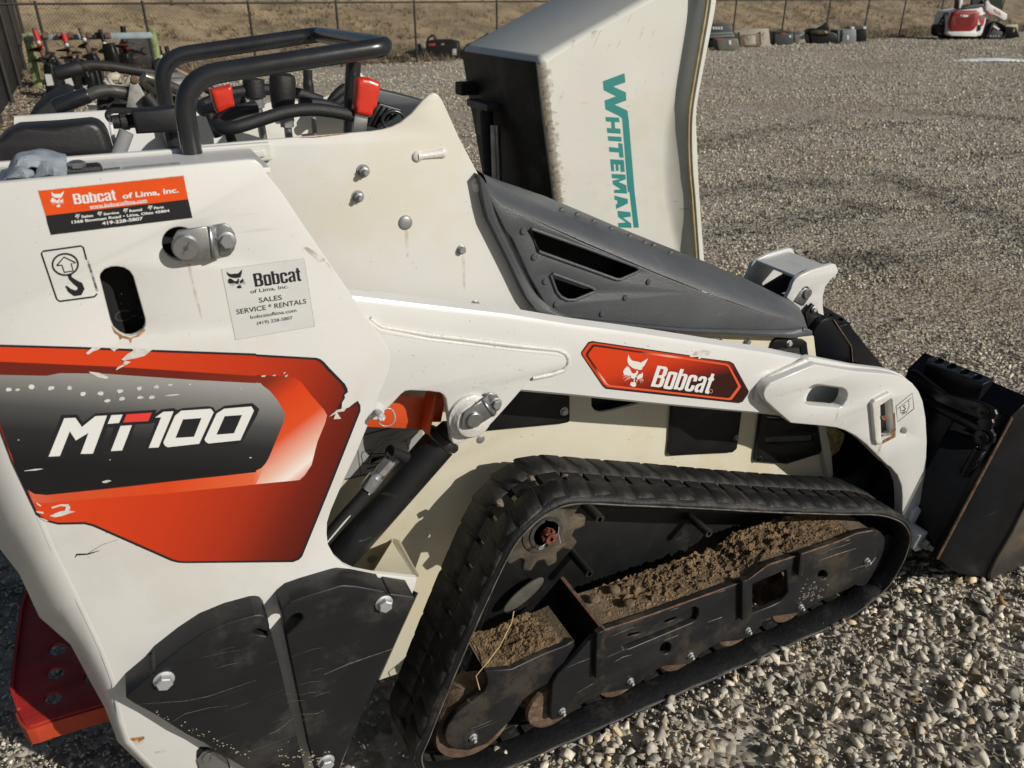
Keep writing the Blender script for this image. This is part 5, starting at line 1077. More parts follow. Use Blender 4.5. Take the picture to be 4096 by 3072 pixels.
for q in (T23([(738, 500), (800, 470), (802, 860), (725, 888)]), T23([(1995, 50), (2050, 30), (2030, 370), (1990, 388)]), tl(3, 2, [(288, 1470), (322, 1490), (300, 1659), (262, 1659)])):
    plate('frame_rib', q, YF - .014, .014, TRUNDER, TF, bevel=.002)
topl = T23([(800, 462), (1200, 330), (2040, 28)]) + tl(3, 2, [(0, 1558), (300, 1462), (620, 1350), (760, 1288), (900, 1262)])
mb = MB(); mb.grid([[U(*p, YF + .003) + Vector((0, d, -.002)) for d in (0, .122)] for p in topl]); build('frame_top', mb, DUSTTOP, TF)
mb = MB(); e = U(1306, 1360, YF); mb.box((e.x - .004, 1.115, e.z - .07), (.008, .236, .142)); mb.box((e.x + .03, 1.165, e.z - .085), (.06, .14, .06)); build('frame_end_plate', mb, TRUNDER, TF, bevel=.001)
mb = MB(); mb.box((e.x - .004, 1.115, e.z + .003), (.0086, .238, .004)); build('rusted_edge', mb, RUSTEDGE, TF)
mb = MB(); mb.tube(lerp_poly([U(*p, YF - .0005) + Vector((0, 0, -.0015)) for p in topl], 60), [.0022 + random.uniform(-.0009, .0006) for _ in range(60)], 6); build('worn_top_edge', mb, RUSTEDGE, TF, smooth=60)
fs_ = []
for pts, w_ in (([(880, 745), (960, 700), (1035, 680)], 1.4), ([(1310, 560), (1430, 515)], 1.6), ([(1690, 400), (1815, 355)], 1.8), ([(480, 790), (560, 755), (680, 710)], .9), ([(1360, 300), (1440, 275)], 1.), ([(1750, 150), (1840, 125)], 1.), ([(870, 520), (930, 490), (1060, 440)], .8), ([(560, 1010), (700, 930)], .8)): fs_.append(stroke(T23(pts), [.3] + [w_] * (len(pts) - 2) + [w_ * .6] if len(pts) > 2 else [.4, w_]))
for pts, w_ in (([(430, 1530), (600, 1470), (760, 1420)], 1.6), ([(520, 1440), (640, 1400), (720, 1370)], 1.), ([(660, 1358), (705, 1345)], 2.), ([(700, 1610), (860, 1560)], 1.2), ([(840, 1585), (900, 1540), (930, 1500)], 3.)): fs_.append(stroke(tl(3, 2, pts), [.4] + [w_] * (len(pts) - 2) + [w_ * .5] if len(pts) > 2 else [.4, w_]))
rq = random.Random(8)
for k in range(60):
    x, y = rq.gauss(1752, 14), rq.gauss(1278, 12)
    if 1722 < x < 1790 and y < 1300 - (x - 1740) * .3: fs_.append([(x + rq.uniform(-3, 3), y + rq.uniform(-1, 1)) , (x + rq.uniform(1, 4), y - rq.uniform(.5, 2)), (x + rq.uniform(2, 5), y + rq.uniform(.5, 2.)), (x, y + 2.2)])
sheet('scuff', fs_, YF - .0006, mat('pale_frame_scuff', (.20, .175, .14), .8, var=.5, vs=120), TF)['kind'] = 'stuff'
# rear idler carrier
rc_out = tl(1, 3, [(1985, 830), (2005, 900), (2000, 950), (1980, 1000), (1900, 1062), (1740, 1182), (1655, 1300), (1630, 1380), (1650, 1450), (1720, 1500), (1830, 1512), (2000, 1450)]) + T23([(-10, 1250), (100, 1072), (200, 992), (330, 925), (380, 860), (470, 720), (545, 600), (535, 560), (470, 600), (280, 672), (0, 806)])
RC = plate('idler_carrier', rc_out, 1.012, .012, TRUNDER, LD, bevel=.003)
rl = tl(1, 3, [(1985, 830)]) + T23([(0, 806), (280, 672), (470, 600), (540, 560)])
mb = MB(); mb.grid([[U(*p, 1.014) + Vector((0, d, -.001)) for d in (0, .06, .118)] for p in rl]); build('carrier_top', mb, DUSTTOP, RC)
plate('oval_cover', [(1132 + 50 * math.cos(a) * .86 - 24 * math.sin(a) * .3, 1286 + 24 * math.sin(a) * .9 - 50 * math.cos(a) * .6) for a in [k * math.pi / 14 for k in range(28)]], 1.15, .004, mat('dusty_grey_cover', (.075, .07, .06), .7, var=.25, vs=30), LD)
plate('inner_frame', [(1080, 1240), (1150, 1110), (1300, 1098), (1900, 1118), (1950, 1170), (1900, 1290), (1500, 1400), (1100, 1600), (960, 1600)], 1.178, .006, BLK, LD)
for px, r in (((1296, 1122), .0095), ((1532, 1153), .0085), ((1274, 1240), .0085)):
    q = U(*px, 1.10); mb = MB(); mb.lathe(q, (0, 1, 0), [(.08, r * 1.2), (.0, r * 1.2), (0, r * .55), (.03, r * .5)], 16); build('grease_tube', mb, TRUNDER, LD, smooth=40)
# rollers
rol = [T23([(430, 1165)])[0], T23([(1020, 905)])[0], T23([(1540, 683)])[0], T23([(2035, 468)])[0], tl(3, 3, [(280, 265)])[0]]
for px in rol:
    q = U(*px, YF); mb = MB(); mb.lathe((q.x - .012, 1.018, q.z - .002), (0, 1, 0), [(0, .020), (.0, .050), (.003, .060), (.010, .063), (.016, .061), (.018, .048), (.055, .046), (.058, .061), (.07, .061), (.072, .02)], 32)
    build('roller', mb, STEEL_R, LD, smooth=40); bolt(px, YF, .0088, LD, 'nut', BOLT_L, depth=1.1)
q = U(*tl(1, 3, [(1875, 1390)])[0], 1.012); bolt(tl(1, 3, [(1875, 1390)])[0], 1.012, .0092, LD, 'nut', BOLT_L, depth=1.1)
mb = MB(); mb.lathe((q.x + .01, 1.03, q.z + .006), (0, 1, 0), [(0, .03), (0, .085), (.01, .09), (.06, .09), (.07, .085), (.07, .03)], 40); build('rear_idler', mb, STEEL_R, LD, smooth=40)
mb = MB(); q2 = U(1890, 1205, 1.03); mb.lathe((q2.x, 1.03, q2.z - .01), (0, 1, 0), [(0, .03), (0, .082), (.01, .086), (.06, .086), (.07, .03)], 40); build('front_idler', mb, TRUNDER, LD, smooth=40)
bolt(tl(3, 2, [(850, 1525)])[0], YF, .0085, LD, 'nut', BOLT_L, depth=1.2)
# dirt heaped on the frames
from mathutils import noise as mnoise
def dirt_heap(name, edge, Y0, depth, hmax, n, m_, parent, seed, crumbs):
    r = random.Random(seed); P = lerp_poly([U(*p, Y0) for p in edge], n); rows = []
    for i, p in enumerate(P):
        row = []
        for j in range(m_):
            v = j / (m_ - 1); u_ = i / (n - 1)
            env = min(1, v * 3.5) * min(1, u_ * 6, (1 - u_) * 5)
            nz = mnoise.noise(Vector((i * .11, j * .16, seed))) * .75 + mnoise.noise(Vector((i * .32, j * .42, seed + 5))) * .40 + mnoise.noise(Vector((i * .8, j * 1., seed + 9))) * .16; h = hmax * env * max(-.06, -.02 + .62 * v * min(1, .35 + u_) + nz * .9 + r.uniform(-.06, .06))
            row.append((p.x + r.uniform(-.002, .002), p.y + .004 + v * depth, p.z + .0018 + h))
        rows.append(row)
    mb = MB(); mb.grid(rows)
    for k in range(crumbs):
        i = r.randrange(1, n - 1); j = r.randrange(1, m_ - 1); c = Vector(rows[i][j]); s_ = r.uniform(.0008, .0028)
        o = [Vector((r.gauss(0, 1), r.gauss(0, 1), r.gauss(0, 1))).normalized() * s_ * r.uniform(.6, 1.2) for _ in range(2)]
        a_, b_ = o; c_ = a_.cross(b_).normalized() * s_
        mb.add([c + a_, c + b_, c - a_, c - b_, c + c_, c - c_], [(0, 1, 4), (1, 2, 4), (2, 3, 4), (3, 0, 4), (1, 0, 5), (2, 1, 5), (3, 2, 5), (0, 3, 5)])
    o = build(name, mb, DIRT, parent, fix=False); o['kind'] = 'stuff'; return o
dirt_heap('dirt', T23([(815, 470), (1200, 338), (2040, 40)]) + tl(3, 2, [(0, 1566), (300, 1470), (620, 1356), (740, 1300)]), YF + .004, .116, .020, 340, 64, LD, 3, 700)
dirt_heap('dirt', tl(1, 3, [(2000, 825)]) + T23([(0, 800), (280, 668), (455, 604)]), 1.016, .108, .011, 140, 56, LD, 5, 260)
for px in T23([(710, 200), (885, 120), (1010, 235)]):
    q = U(*px, 1.06); q.z = U(1306, 1360, YF).z + .002; mb = MB(); mb.lathe(UZ(*px, q.z), (0, 0, 1), [(0, .0135), (.003, .013), (.005, .010), (.006, .001)], 18); build('buried_bolt', mb, DUSTTOP, TF, smooth=50)
# pale straw caught in the frame
mb = MB(); mb.tube([U(*p, y_) for p, y_ in zip(tl(2, 2, [(-20, 1650), (0, 1500)]) + [(1110, 1320), (1105, 1345), (1080, 1395), (1055, 1428), (1028, 1460), (1036, 1490)], (1.08, 1.08, 1.06, 1.05, 1.04, 1.03, 1.02, 1.02))][2:], .0013, 6); build('straw', mb, mat('dry_straw', (.52, .40, .20), .8, var=.2, vs=60), LD, smooth=60)

# ================================================================== BUCKET AND TILT LINKAGE
BK = link(bpy.data.objects.new('bucket', None), LD)
BBLK = mat('bucket_black', (.006, .0065, .0085), .34, spec=.22, var=.3, vs=7, dirt=((.018, .016, .015), .5, 5., .55), scr=((.12, .11, .09), .35, (6, 6, 150)))
WEAR = mat('worn_bucket_steel', (.085, .075, .06), .5, .35, var=.4, vs=8, dirt=((.26, .15, .07), .7, 7., .5), scr=((.4, .36, .3), .7, (5, 5, 120)))
YK = .93
T_ = U(2185, 900, YK); Bq = U(*z8([(640, 1440)])[0], YK); B2 = U(*z8([(1012, 1590)])[0], YK); B3 = U(*z8([(1050, 1636)])[0], YK)
V2 = lambda p: Vector((p.x, p.z))
ck = [V2(T_), V2(Bq), V2(Bq).lerp(V2(B2), .5) + Vector((-.01, -.015)), V2(B2), V2(B3), Vector((2.72, .004)), Vector((2.78, .03)), Vector((2.42, T_.z * .62)), Vector((T_.x + .16, T_.z + .035)), Vector((T_.x + .05, T_.z + .03))]
xz_plate('cheek', ck, YK, .012, BBLK, BK, bevel=.003); xz_plate('cheek', ck, 1.95, .012, BBLK, BK, bevel=.003)
wr_ = [V2(U(*p, YK)) for p in z8([(1300, 1000), (1180, 1240), (1060, 1440), (1015, 1540), (1012, 1590), (1050, 1638)])] + [Vector((2.70, .002)), Vector((2.55, .12))]
xz_plate('wear_plate', wr_, YK - .009, .010, WEAR, BK, bevel=.004)
tt = .055 / (T_.z - Bq.z)
prof = [V2(T_).lerp(V2(Bq), tt) + Vector((.004, 0)), V2(Bq) + Vector((.004, 0)), V2(Bq).lerp(V2(B2), .5) + Vector((-.004, -.01)), V2(B2) + Vector((0, .004)), V2(B3) + Vector((0, .006)), Vector((2.76, .010))]
rows = [[(p.x, y, p.y) for y in (YK + .006, 1.956)] for p in prof]; mb = MB(); mb.grid(rows); o = build('bucket_shell', mb, BBLK, BK, smooth=30); sm = o.modifiers.new('thick', 'SOLIDIFY'); sm.thickness = .008
mb = MB(); a, b = T_, Bq; n0 = Vector((-(a.z - b.z), 0, (a.x - b.x))).normalized()
mb.tube([a + Vector((-.003, -.003, 0)), b + Vector((-.003, -.003, 0))], .0035, 6); build('rusted_edge', mb, RUSTEDGE, BK, smooth=60)
# top flange and perforated steps
YQ = UX(1962, 796, T_.x).y
for y0, y1 in ((YK, YQ), (1.955 - (YQ - YK), 1.955)):
    mb = MB(); mb.add([(T_.x - .004, y0, T_.z), (T_.x + .052, y0, T_.z + .040), (T_.x + .052, y1, T_.z + .040), (T_.x - .004, y1, T_.z), (T_.x + .052, y0, T_.z + .028), (T_.x + .052, y1, T_.z + .028)], [(0, 1, 2, 3), (1, 4, 5, 2)]); o = build('top_flange', mb, BBLK, BK); sm = o.modifiers.new('thick', 'SOLIDIFY'); sm.thickness = .006
    mb = MB(); mb.quadbox([(T_.x, y0 + .002, T_.z - .002), (T_.x, y1, T_.z - .002), (T_.x - .02, y1, T_.z - .09), (T_.x - .02, y0 + .002, T_.z - .09)], (.02, 0, 0)); build('back_upstand', mb, BBLK, BK, bevel=.002)
mb = MB(); tb = V2(T_).lerp(V2(Bq), tt); mb.tube([(tb.x, YK + .01, tb.y), (tb.x, 1.95, tb.y)], .016, 12); build('back_edge_bar', mb, BBLK, BK, smooth=50)
zs = T_.z + .055
sp = z2([(1485, 930), (1500, 890), (1555, 878), (1985, 1042), (1905, 1080)])
hs = [[(cx_ + 38 * math.cos(a), cy_ + 20 * math.sin(a)) for a in [k * .35 for k in range(18)]] for cx_, cy_ in ((1578, 911), (1670, 948), (1766, 988), (1860, 1029))]
stp = xy_plate('step', sp, zs, .006, BBLK, BK, holes=[z2(h) for h in hs], bevel=.002)
q = [UZ(*p, zs - .003) for p in z2([(1985, 1042), (1905, 1080)])]; mb = MB(); mb.quadbox([q[0], q[1], q[1] + Vector((0, 0, -.05)), q[0] + Vector((0, 0, -.05))], (.003, .004, 0)); mb2 = [UZ(*p, zs - .003) for p in z2([(1485, 930), (1905, 1080)])]; mb.quadbox([mb2[0], mb2[1], mb2[1] + Vector((0, 0, -.05)), mb2[0] + Vector((0, 0, -.05))], (.006, 0, 0)); build('step_side', mb, BBLK, stp)
st2 = xy_plate('step', z2([(690, 575), (735, 545), (760, 545), (928, 628), (840, 655), (720, 600)]), zs, .006, BBLK, BK, holes=[z2([(770 + 26 * math.cos(a), 577 + 13 * math.sin(a)) for a in [k * .35 for k in range(18)]]), z2([(845 + 24 * math.cos(a), 606 + 13 * math.sin(a)) for a in [k * .35 for k in range(18)]])], bevel=.002)
q = [UZ(*p, zs - .003) for p in z2([(928, 628), (845, 655)])]; mb = MB(); mb.quadbox([q[0], q[1], q[1] + Vector((0, 0, -.10)), q[0] + Vector((0, 0, -.10))], (.003, .004, 0)); build('step_side', mb, BBLK, st2)
# stamped number on the flange
def flange_pt(x, y):
    d = ray(x, y); n = Vector((-.040, 0, .056)); p0 = Vector((T_.x, 0, T_.z)) + n.normalized() * .0045; return C0 + d * ((p0 - C0).dot(n) / d.dot(n))
c = bpy.data.curves.new('n', 'FONT'); c.body = '20017'; ob_ = bpy.data.objects.new('n', c); me = bpy.data.meshes.new_from_object(ob_); bpy.data.objects.remove(ob_); vs = np.array([v.co[:] for v in me.vertices]); lo = vs.min(0); dd_ = vs.max(0) - lo
a, b, e_ = [flange_pt(*p) for p in z2([(1636, 1090), (1785, 1140), (1650, 1045)])]
for v in me.vertices: v.co = a + (b - a) * ((v.co.x - lo[0]) / dd_[0]) + (e_ - a) * ((v.co.y - lo[1]) / dd_[1])
me.materials.clear(); mesh_obj('stamped_number', me, mat('stamp_dark', (.03, .03, .034), .5, var=0), BK)
# quick-attach frame, levers and springs on the back of the bucket
XB = T_.x - .035
QA = link(bpy.data.objects.new('quick_attach', None), LD)
slope = (T_.x - Bq.x) / (T_.z - Bq.z)
for y0, y1 in ((1.16, 1.19), (1.30, 1.33), (1.52, 1.55), (1.68, 1.71)):
    zt, zb = T_.z - .03, Bq.z + .03
    mb = MB(); mb.quadbox([(T_.x - .02, y0, zt), (T_.x - .07, y0, zt), (Bq.x - .06, y0, zb), (Bq.x - .005, y0, zb)], (0, y1 - y0, 0))
    build('attach_rib', mb, BBLK, QA, bevel=.003)
mb = MB(); zt, zb = T_.z - .06, Bq.z + .05; mb.quadbox([(T_.x - .014, 1.05, zt), (T_.x - .014, 1.85, zt), (Bq.x - .012, 1.85, zb), (Bq.x - .012, 1.05, zb)], (-.012, 0, 0)); build('attach_plate', mb, BBLK, QA, bevel=.002)
yz_plate('lever', z8([(450, 55), (480, 62), (700, 232), (930, 285), (1010, 318), (1062, 350), (1075, 385), (1060, 418), (1010, 425), (930, 400), (830, 372), (640, 290), (440, 130), (420, 90)]), XB - .03, .010, BBLK, QA, r=.002, bevel=.003)
yz_plate('lever_link', z8([(930, 430), (960, 410), (1040, 415), (1050, 450), (1035, 500), (1060, 540), (1055, 590), (1020, 612), (950, 615), (910, 585), (905, 540), (940, 490)]), XB - .018, .010, BBLK, QA, r=.004, bevel=.003)
def xbolt(px, X, r, m, name='bolt', L_=.8):
    mb = MB(); mb.lathe(UX(*px, X), (-1, 0, 0), [(0, r), (r * .4, r), (r * .5, r * .8), (r * .5, r * .25), (r * L_, r * .2), (r * L_, .0004)], 20); return build(name, mb, m, QA, smooth=40)
xbolt(z8([(985, 368)])[0], XB - .03, .016, BBLK); xbolt(z8([(978, 550)])[0], XB - .018, .018, BBLK)
s0, s1 = UX(*z8([(960, 640)])[0], XB - .012), UX(*z8([(850, 830)])[0], XB - .012); ax = (s1 - s0); ln = ax.length; ax.normalize(); u_ = ax.cross(Vector((1, 0, 0))).normalized(); v_ = ax.cross(u_)
mb = MB(); mb.tube([s0 + ax * (ln * k / 160) + (u_ * math.cos(k * .55 * 1.0) + v_ * math.sin(k * .55)) * .013 for k in range(161)], .0028, 6); build('spring', mb, BBLK, QA, smooth=60)
mb = MB(); mb.cyl(s0 - ax * .03, s1 + ax * .10, .007, 12); mb.box(s1 + ax * .05, (.02, .03, .06)); build('spring_rod', mb, BBLK, QA, smooth=40)
# tilt bracket: white channel in the middle
YN, YN2 = 1.40, 1.56
npl = z2([(455, 445), (488, 382), (505, 330), (530, 300), (560, 280), (640, 242), (795, 195), (818, 200), (836, 240), (830, 266), (780, 312), (742, 362), (724, 430), (722, 500), (732, 590), (728, 640), (690, 700), (660, 560), (640, 510), (600, 515), (560, 545), (500, 480)])
TB = plate('tilt_bracket', npl, YN, .012, W_ARM, LD, holes=[z2([(596 + 34 * math.cos(a), 402 + 40 * math.sin(a)) for a in [k * .42 for k in range(15)]])], bevel=.002)
cp = [V2(U(*p, YN)) for p in npl]; o = xz_plate('bracket_plate', cp, YN2, .012, W_ARM, TB, bevel=.002)
a, b = U(*z2([(520, 300)])[0], YN), U(*z2([(808, 198)])[0], YN); mb = MB(); mb.quadbox([a + Vector((.01, .01, .002)), b + Vector((-.01, .01, -.006)), b + Vector((-.01, .165, -.006)), a + Vector((.01, .165, .002))], (0, 0, -.008)); build('bracket_bridge', mb, W_ARM, TB, bevel=.002)
bolt(z2([(598, 410)])[0], YN - .002, .014, TB, 'pin', ZINC, 'pin_head'); bolt(z2([(655, 530)])[0], YN - .02, .009, LD, 'hex', BOLT_L)
plate('pin_keeper', z2([(515, 470), (560, 400), (600, 370), (632, 395), (625, 440), (580, 505)]), YN - .004, .004, ZINC, TB, bevel=.001)
mb = MB(); a = U(*z2([(400, 300)])[0], 1.48); mb.cyl(a + Vector((-.25, 0, -.14)), a + Vector((.05, 0, -.03)), .042, 24); build('tilt_cylinder', mb, BLK, LD, smooth=40)
plate('front_bracket', z2([(590, 560), (650, 490), (680, 520), (730, 680), (780, 820), (700, 860), (620, 700)]), YN - .018, .010, BLK, LD, bevel=.002)
plate('front_gusset', z2([(655, 690), (715, 612), (765, 590), (800, 605), (850, 700), (925, 800), (938, 830), (935, 915), (680, 905), (660, 800)]), 1.36, .05, BBLK, LD, bevel=.002)
mb = MB(); a = U(*z2([(800, 605)])[0], 1.358); b = U(*z2([(930, 800)])[0], 1.358); c_ = U(*z2([(940, 920)])[0], 1.358); mb.tube([a, b, c_], .0022, 6); build('rusted_edge', mb, RUSTEDGE, LD, smooth=60)

# ================================================================== CONTROLS
YN_, YF_ = 1.185, 1.612
nb, nc1, nc2 = U(*z1([(338, 1120)])[0], YN_), U(*z1([(232, 432)])[0], YN_), U(*z1([(1918, 172)])[0], YN_)
sh = Vector((0, YF_ - YN_, 0))
fb, fc1, fc2 = nb + sh + Vector((0, 0, -.05)), nc1 + sh, nc2 + sh + Vector((-.004, 0, 0))
pth = round_path([nb + Vector((.003, 0, -.03)), nc1, nc2, fc2, fc1, fb], [0, .055, .030, .03, .055, 0], 9)
mb = MB(); mb.tube(pth, .0138, 22); HB = build('handlebar', mb, BLK_SHINY, LD, smooth=60)
def tubez(name, pts, ys, r, m, parent=LD, n=6, seg=16):
    if not hasattr(ys, '__len__'): ys = [ys] * len(pts)
    P = smooth_path([U(*p, y) for p, y in zip(pts, ys)], n); mb = MB(); mb.tube(P, r if not hasattr(r, '__len__') else [r[min(len(r) - 1, int(i / n))] for i in range(len(P))], seg); return build(name, mb, m, parent, smooth=60)
tubez('handlebar_post', z1([(1640, 290), (1625, 500), (1610, 880)]), 1.33, .0125, BLK_SHINY)
tubez('handlebar_post', z1([(1268, 360), (1272, 470), (1288, 600)]), 1.58, [.009, .0105, .0115], BLK_SHINY)
tubez('throttle_rod', z1([(1312, 740), (1326, 890)]), 1.5, .005, BOLT)
# hand rests
tubez('hand_rest', z1([(1650, 735), (1480, 698), (1300, 680), (1100, 700), (880, 765), (700, 820), (580, 830), (540, 790), (590, 745), (720, 690), (850, 660)]), [1.27, 1.27, 1.27, 1.27, 1.27, 1.27, 1.28, 1.30, 1.32, 1.34, 1.35], .0098, GRIP)
tubez('hand_rest', z1([(1380, 612), (1200, 552), (950, 520), (700, 540), (560, 585), (430, 640), (410, 665), (450, 690), (600, 640), (765, 602)]), [1.5, 1.5, 1.5, 1.5, 1.5, 1.5, 1.48, 1.46, 1.44, 1.43], .0098, GRIP)
tubez('hand_rest', z1([(1200, 625), (1400, 640), (1560, 690), (1640, 720)]), 1.44, .0095, GRIP)
tubez('rest_stalk', z1([(630, 850), (665, 955)]), 1.3, .0075, GRIP); tubez('rest_stalk', z1([(475, 710), (550, 900)]), 1.44, .007, GRIP)
# joystick grips
def grip(pxs, Y, name='drive_lever'):
    P = [U(*p, Y) for p, _ in pxs]; mb = MB(); mb.tube(P, [r for _, r in pxs], 20); return build(name, mb, GRIP, LD, smooth=50)
q = z1([(1065, 384), (1065, 388), (1066, 405), (1066, 450), (1066, 540), (1068, 600), (1070, 640), (1072, 668)])
G = grip(list(zip(q, (.003, .013, .0195, .0213, .0208, .0196, .0188, .0185))), 1.36)
def stack(pxs, Y, seg, m, name, parent): mb = MB(); mb.tube([U(*p, Y) for p, _ in pxs], [r for _, r in pxs], seg); return build(name, mb, m, parent, smooth=30)
stack(list(zip(z1([(1098, 740), (1100, 778)]), (.0125, .0125))), 1.36, 6, BOLT, 'lock_nut', G); stack(list(zip(z1([(1102, 780), (1106, 820)]), (.0112, .0112))), 1.36, 6, BOLT, 'lock_nut', G); stack(list(zip(z1([(1090, 660), (1122, 940)]), (.0065, .0065))), 1.36, 14, ZINC, 'lever_shaft', G)
q = z1([(832, 425), (832, 432), (834, 480), (842, 540), (846, 580), (848, 592)]); G2 = grip(list(zip(q, (.012, .0185, .019, .0195, .0185, .014))), 1.5)
stack(list(zip(z1([(858, 592), (865, 665)]), (.0125, .0125))), 1.5, 6, BOLT, 'lock_nut', G2); stack(list(zip(z1([(868, 640), (915, 930)]), (.007, .007))), 1.5, 14, ZINC, 'lever_shaft', G2)
# red flat-grip levers
def red_lever(pts, Y, strip):
    o = pillow('red_lever', pts, Y, .026, RED, LD, .009, r=.006)
    if strip: plate('lever_strap', strip, Y - .003, .006, ZINC, o, bevel=.0008)
red_lever(z1([(1650, 428), (1690, 414), (1755, 420), (1840, 455), (1846, 480), (1825, 600), (1815, 660), (1785, 692), (1772, 745), (1640, 712), (1642, 680), (1632, 650), (1640, 560)]), 1.262, z1([(1650, 700), (1757, 725), (1738, 880), (1628, 880)]))
red_lever(z1([(470, 515), (560, 495), (645, 474), (658, 498), (668, 580), (680, 652), (620, 690), (552, 726), (522, 685), (495, 600)]), 1.36, None)
# deck, dash box, label plates
mb = MB(); dz = 1.185; mb.box((.225, YC - .02, dz - .02), (.51, .40, .04)); build('control_deck', mb, W_CREAM, LD, bevel=.004)
mb = MB(); mb.box((-.16, YC - .005, dz - .06), (.34, .62, .05)); build('tower_shelf', mb, W_PAINT, LD)
def quad_px(name, pts, Y, th, m, parent=LD, **k): return plate(name, pts, Y, th, m, parent, **k)
db = quad_px('dash_box', tl(0, 0, [(1135, 955), (1490, 930), (1640, 925), (1640, 1150), (1500, 1142), (1180, 1160)]), 1.40, .035, mat('satin_black_box', (.014, .014, .016), .5, var=.2, vs=12, bump=.1, bs=300), bevel=.004)
a = U(*tl(0, 0, [(1140, 1045)])[0], 1.43); mb = MB(); mb.lathe(a, (-1, 0, 0), [(-.01, .011), (.004, .011), (.006, .0135), (.016, .0135), (.018, .011), (.028, .0105), (.03, .008), (.034, .008)], 12); build('cable_gland', mb, GRIP, db, smooth=30)
tubez('cable', tl(0, 0, [(1030, 1045), (960, 1040), (930, 1000), (950, 965), (1020, 955), (1150, 960)]), [1.43, 1.43, 1.43, 1.45, 1.48, 1.52], .0045, GRIP, n=5)
lbx = tl(0, 0, [(1240, 1185), (1540, 1165), (1560, 1290), (1265, 1302)])
lb = xy_plate('control_label', lbx, dz + .002, .001, mat('buff_label', (.50, .46, .33), .5, var=.08, vs=40), LD, bevel=0)
for k in range(6):
    y = 1200 + k * 15
    xy_plate('label_print', tl(0, 0, [(1290, y + 2), (1400 - (k % 3) * 20, y - 5), (1400 - (k % 3) * 20, y - 1), (1290, y + 6)]), dz + .0026, .0002, D_LINE, lb, bevel=0); xy_plate('label_print', tl(0, 0, [(1465, y - 10), (1520, y - 14), (1520, y - 9), (1465, y - 5)]), dz + .0026, .0002, D_LINE, lb, bevel=0)
xy_plate('label_print', tl(0, 0, [(1430, 1178), (1437, 1178), (1458, 1290), (1450, 1290)]), dz + .0026, .0002, D_LINE, lb, bevel=0)
# latch plate with two bolts beside the pad
mb = MB(); c = UZ(*tl(0, 0, [(1160, 1250)])[0], dz + .01); mb.box(c + Vector((0, 0, -.005)), (.055, .05, .02)); lt = build('latch_block', mb, BLK, LD, bevel=.002)
for px in tl(0, 0, [(1150, 1200), (1160, 1300)]):
    p = UZ(*px, dz + .012); mb = MB(); mb.lathe(p, (0, 0, 1), [(0, .013), (.004, .013)], 18); mb.lathe(p + Vector((0, 0, .004)), (0, 0, 1), [(0, .010), (.010, .010), (.012, .008)], 6); build('bolt', mb, ZINC, lt, smooth=35)
# operator pad
pad = tl(0, 0, [(-80, 1400), (-80, 1230), (0, 1175), (60, 1110), (150, 1068), (500, 1042), (800, 1020), (860, 1035), (905, 1075), (935, 1130), (982, 1285), (965, 1330), (760, 1345), (400, 1362)])
PD = pillow('operator_pad', pad, 1.29, .07, PAD, LD, .014, r=.012)
plate('pad_bracket', tl(0, 0, [(940, 1080), (975, 1078), (1010, 1260), (990, 1300), (960, 1200)]), 1.29, .03, W_PAINT, LD, bevel=.002)
mb = MB(); p = U(*tl(0, 0, [(1045, 1280)])[0], 1.27); mb.cyl(p + Vector((-.012, 0, -.02)), p + Vector((.012, 0, .022)), .010, 18); build('pad_hinge', mb, mat('grey_plastic', (.30, .30, .31), .4, var=.05), LD, smooth=40)
# strip between the tower plates, with worn labels
za = U(300, 366.5, YA).z - .012
mb = MB(); mb.box((-.06, 1.118, za - .004), (.44, .155, .008)); build('tower_top_strip', mb, W_PAINT, LD, bevel=.002)
mb = MB(); mb.box((-.06, 1.205, za - .008), (.50, .012, .026)); build('tower_lip', mb, W_CREAM, LD, bevel=.003)
for p4 in ([(782, 1468), (1040, 1440), (1038, 1466), (775, 1492)], [(1060, 1440), (1555, 1398), (1555, 1420), (1055, 1465)]):
    lb = xy_plate('worn_label', tl(0, 0, p4), za + .0006, .0004, mat('worn_label', (.36, .35, .34), .5, var=.2, vs=120), LD, bevel=0)
for k in range(12):
    x = 800 + k * 20; xy_plate('label_print', tl(0, 0, [(x, 1466 - k * 2.1), (x + 9, 1465 - k * 2.1), (x + 8, 1480 - k * 2.1), (x - 1, 1481 - k * 2.1)]), za + .001, .0002, D_LINE, lb, bevel=0)
mb = MB(); p = UZ(*tl(0, 0, [(670, 1478)])[0], za + .006); mb.box(p, (.055, .03, .014)); lt = build('rubber_latch', mb, GRIP, LD, bevel=.005)
mb = MB(); p = UZ(*tl(0, 0, [(670, 1445)])[0], za + .012); mb.lathe(p, (0, 0, 1), [(0, .010), (.006, .010), (.008, .006)], 6); build('bolt', mb, ZINC, lt, smooth=30)
# instrument shroud and cooling grille at the front of the deck
plate('instrument_shroud', tl(1, 0, [(1030, 755), (1060, 768), (1445, 862), (1420, 930), (1330, 1010), (1240, 1080), (1050, 1140), (860, 1140), (900, 900)]), 1.50, .06, mat('shroud_plastic', (.03, .035, .046), .45, var=.1), LD, bevel=.004)
gp_ = plate('dash_grille', tl(1, 0, [(960, 1085), (985, 940), (1070, 885), (1255, 940), (1272, 968), (1050, 1118)]), 1.36, .012, mat('grille_black', (.012, .012, .013), .42, var=.2), LD, r=.003, bevel=.003)
for k in range(5):
    x = 1052 + k * 44; plate('grille_slat', tl(1, 0, [(x, 905 + k * 13), (x + 17, 909 + k * 13), (x - 78 + k * 8, 1098 - k * 14), (x - 96 + k * 8, 1094 - k * 14)]), 1.352, .010, mat('grille_slat_black', (.022, .022, .024), .4, var=.1), gp_, bevel=.002)
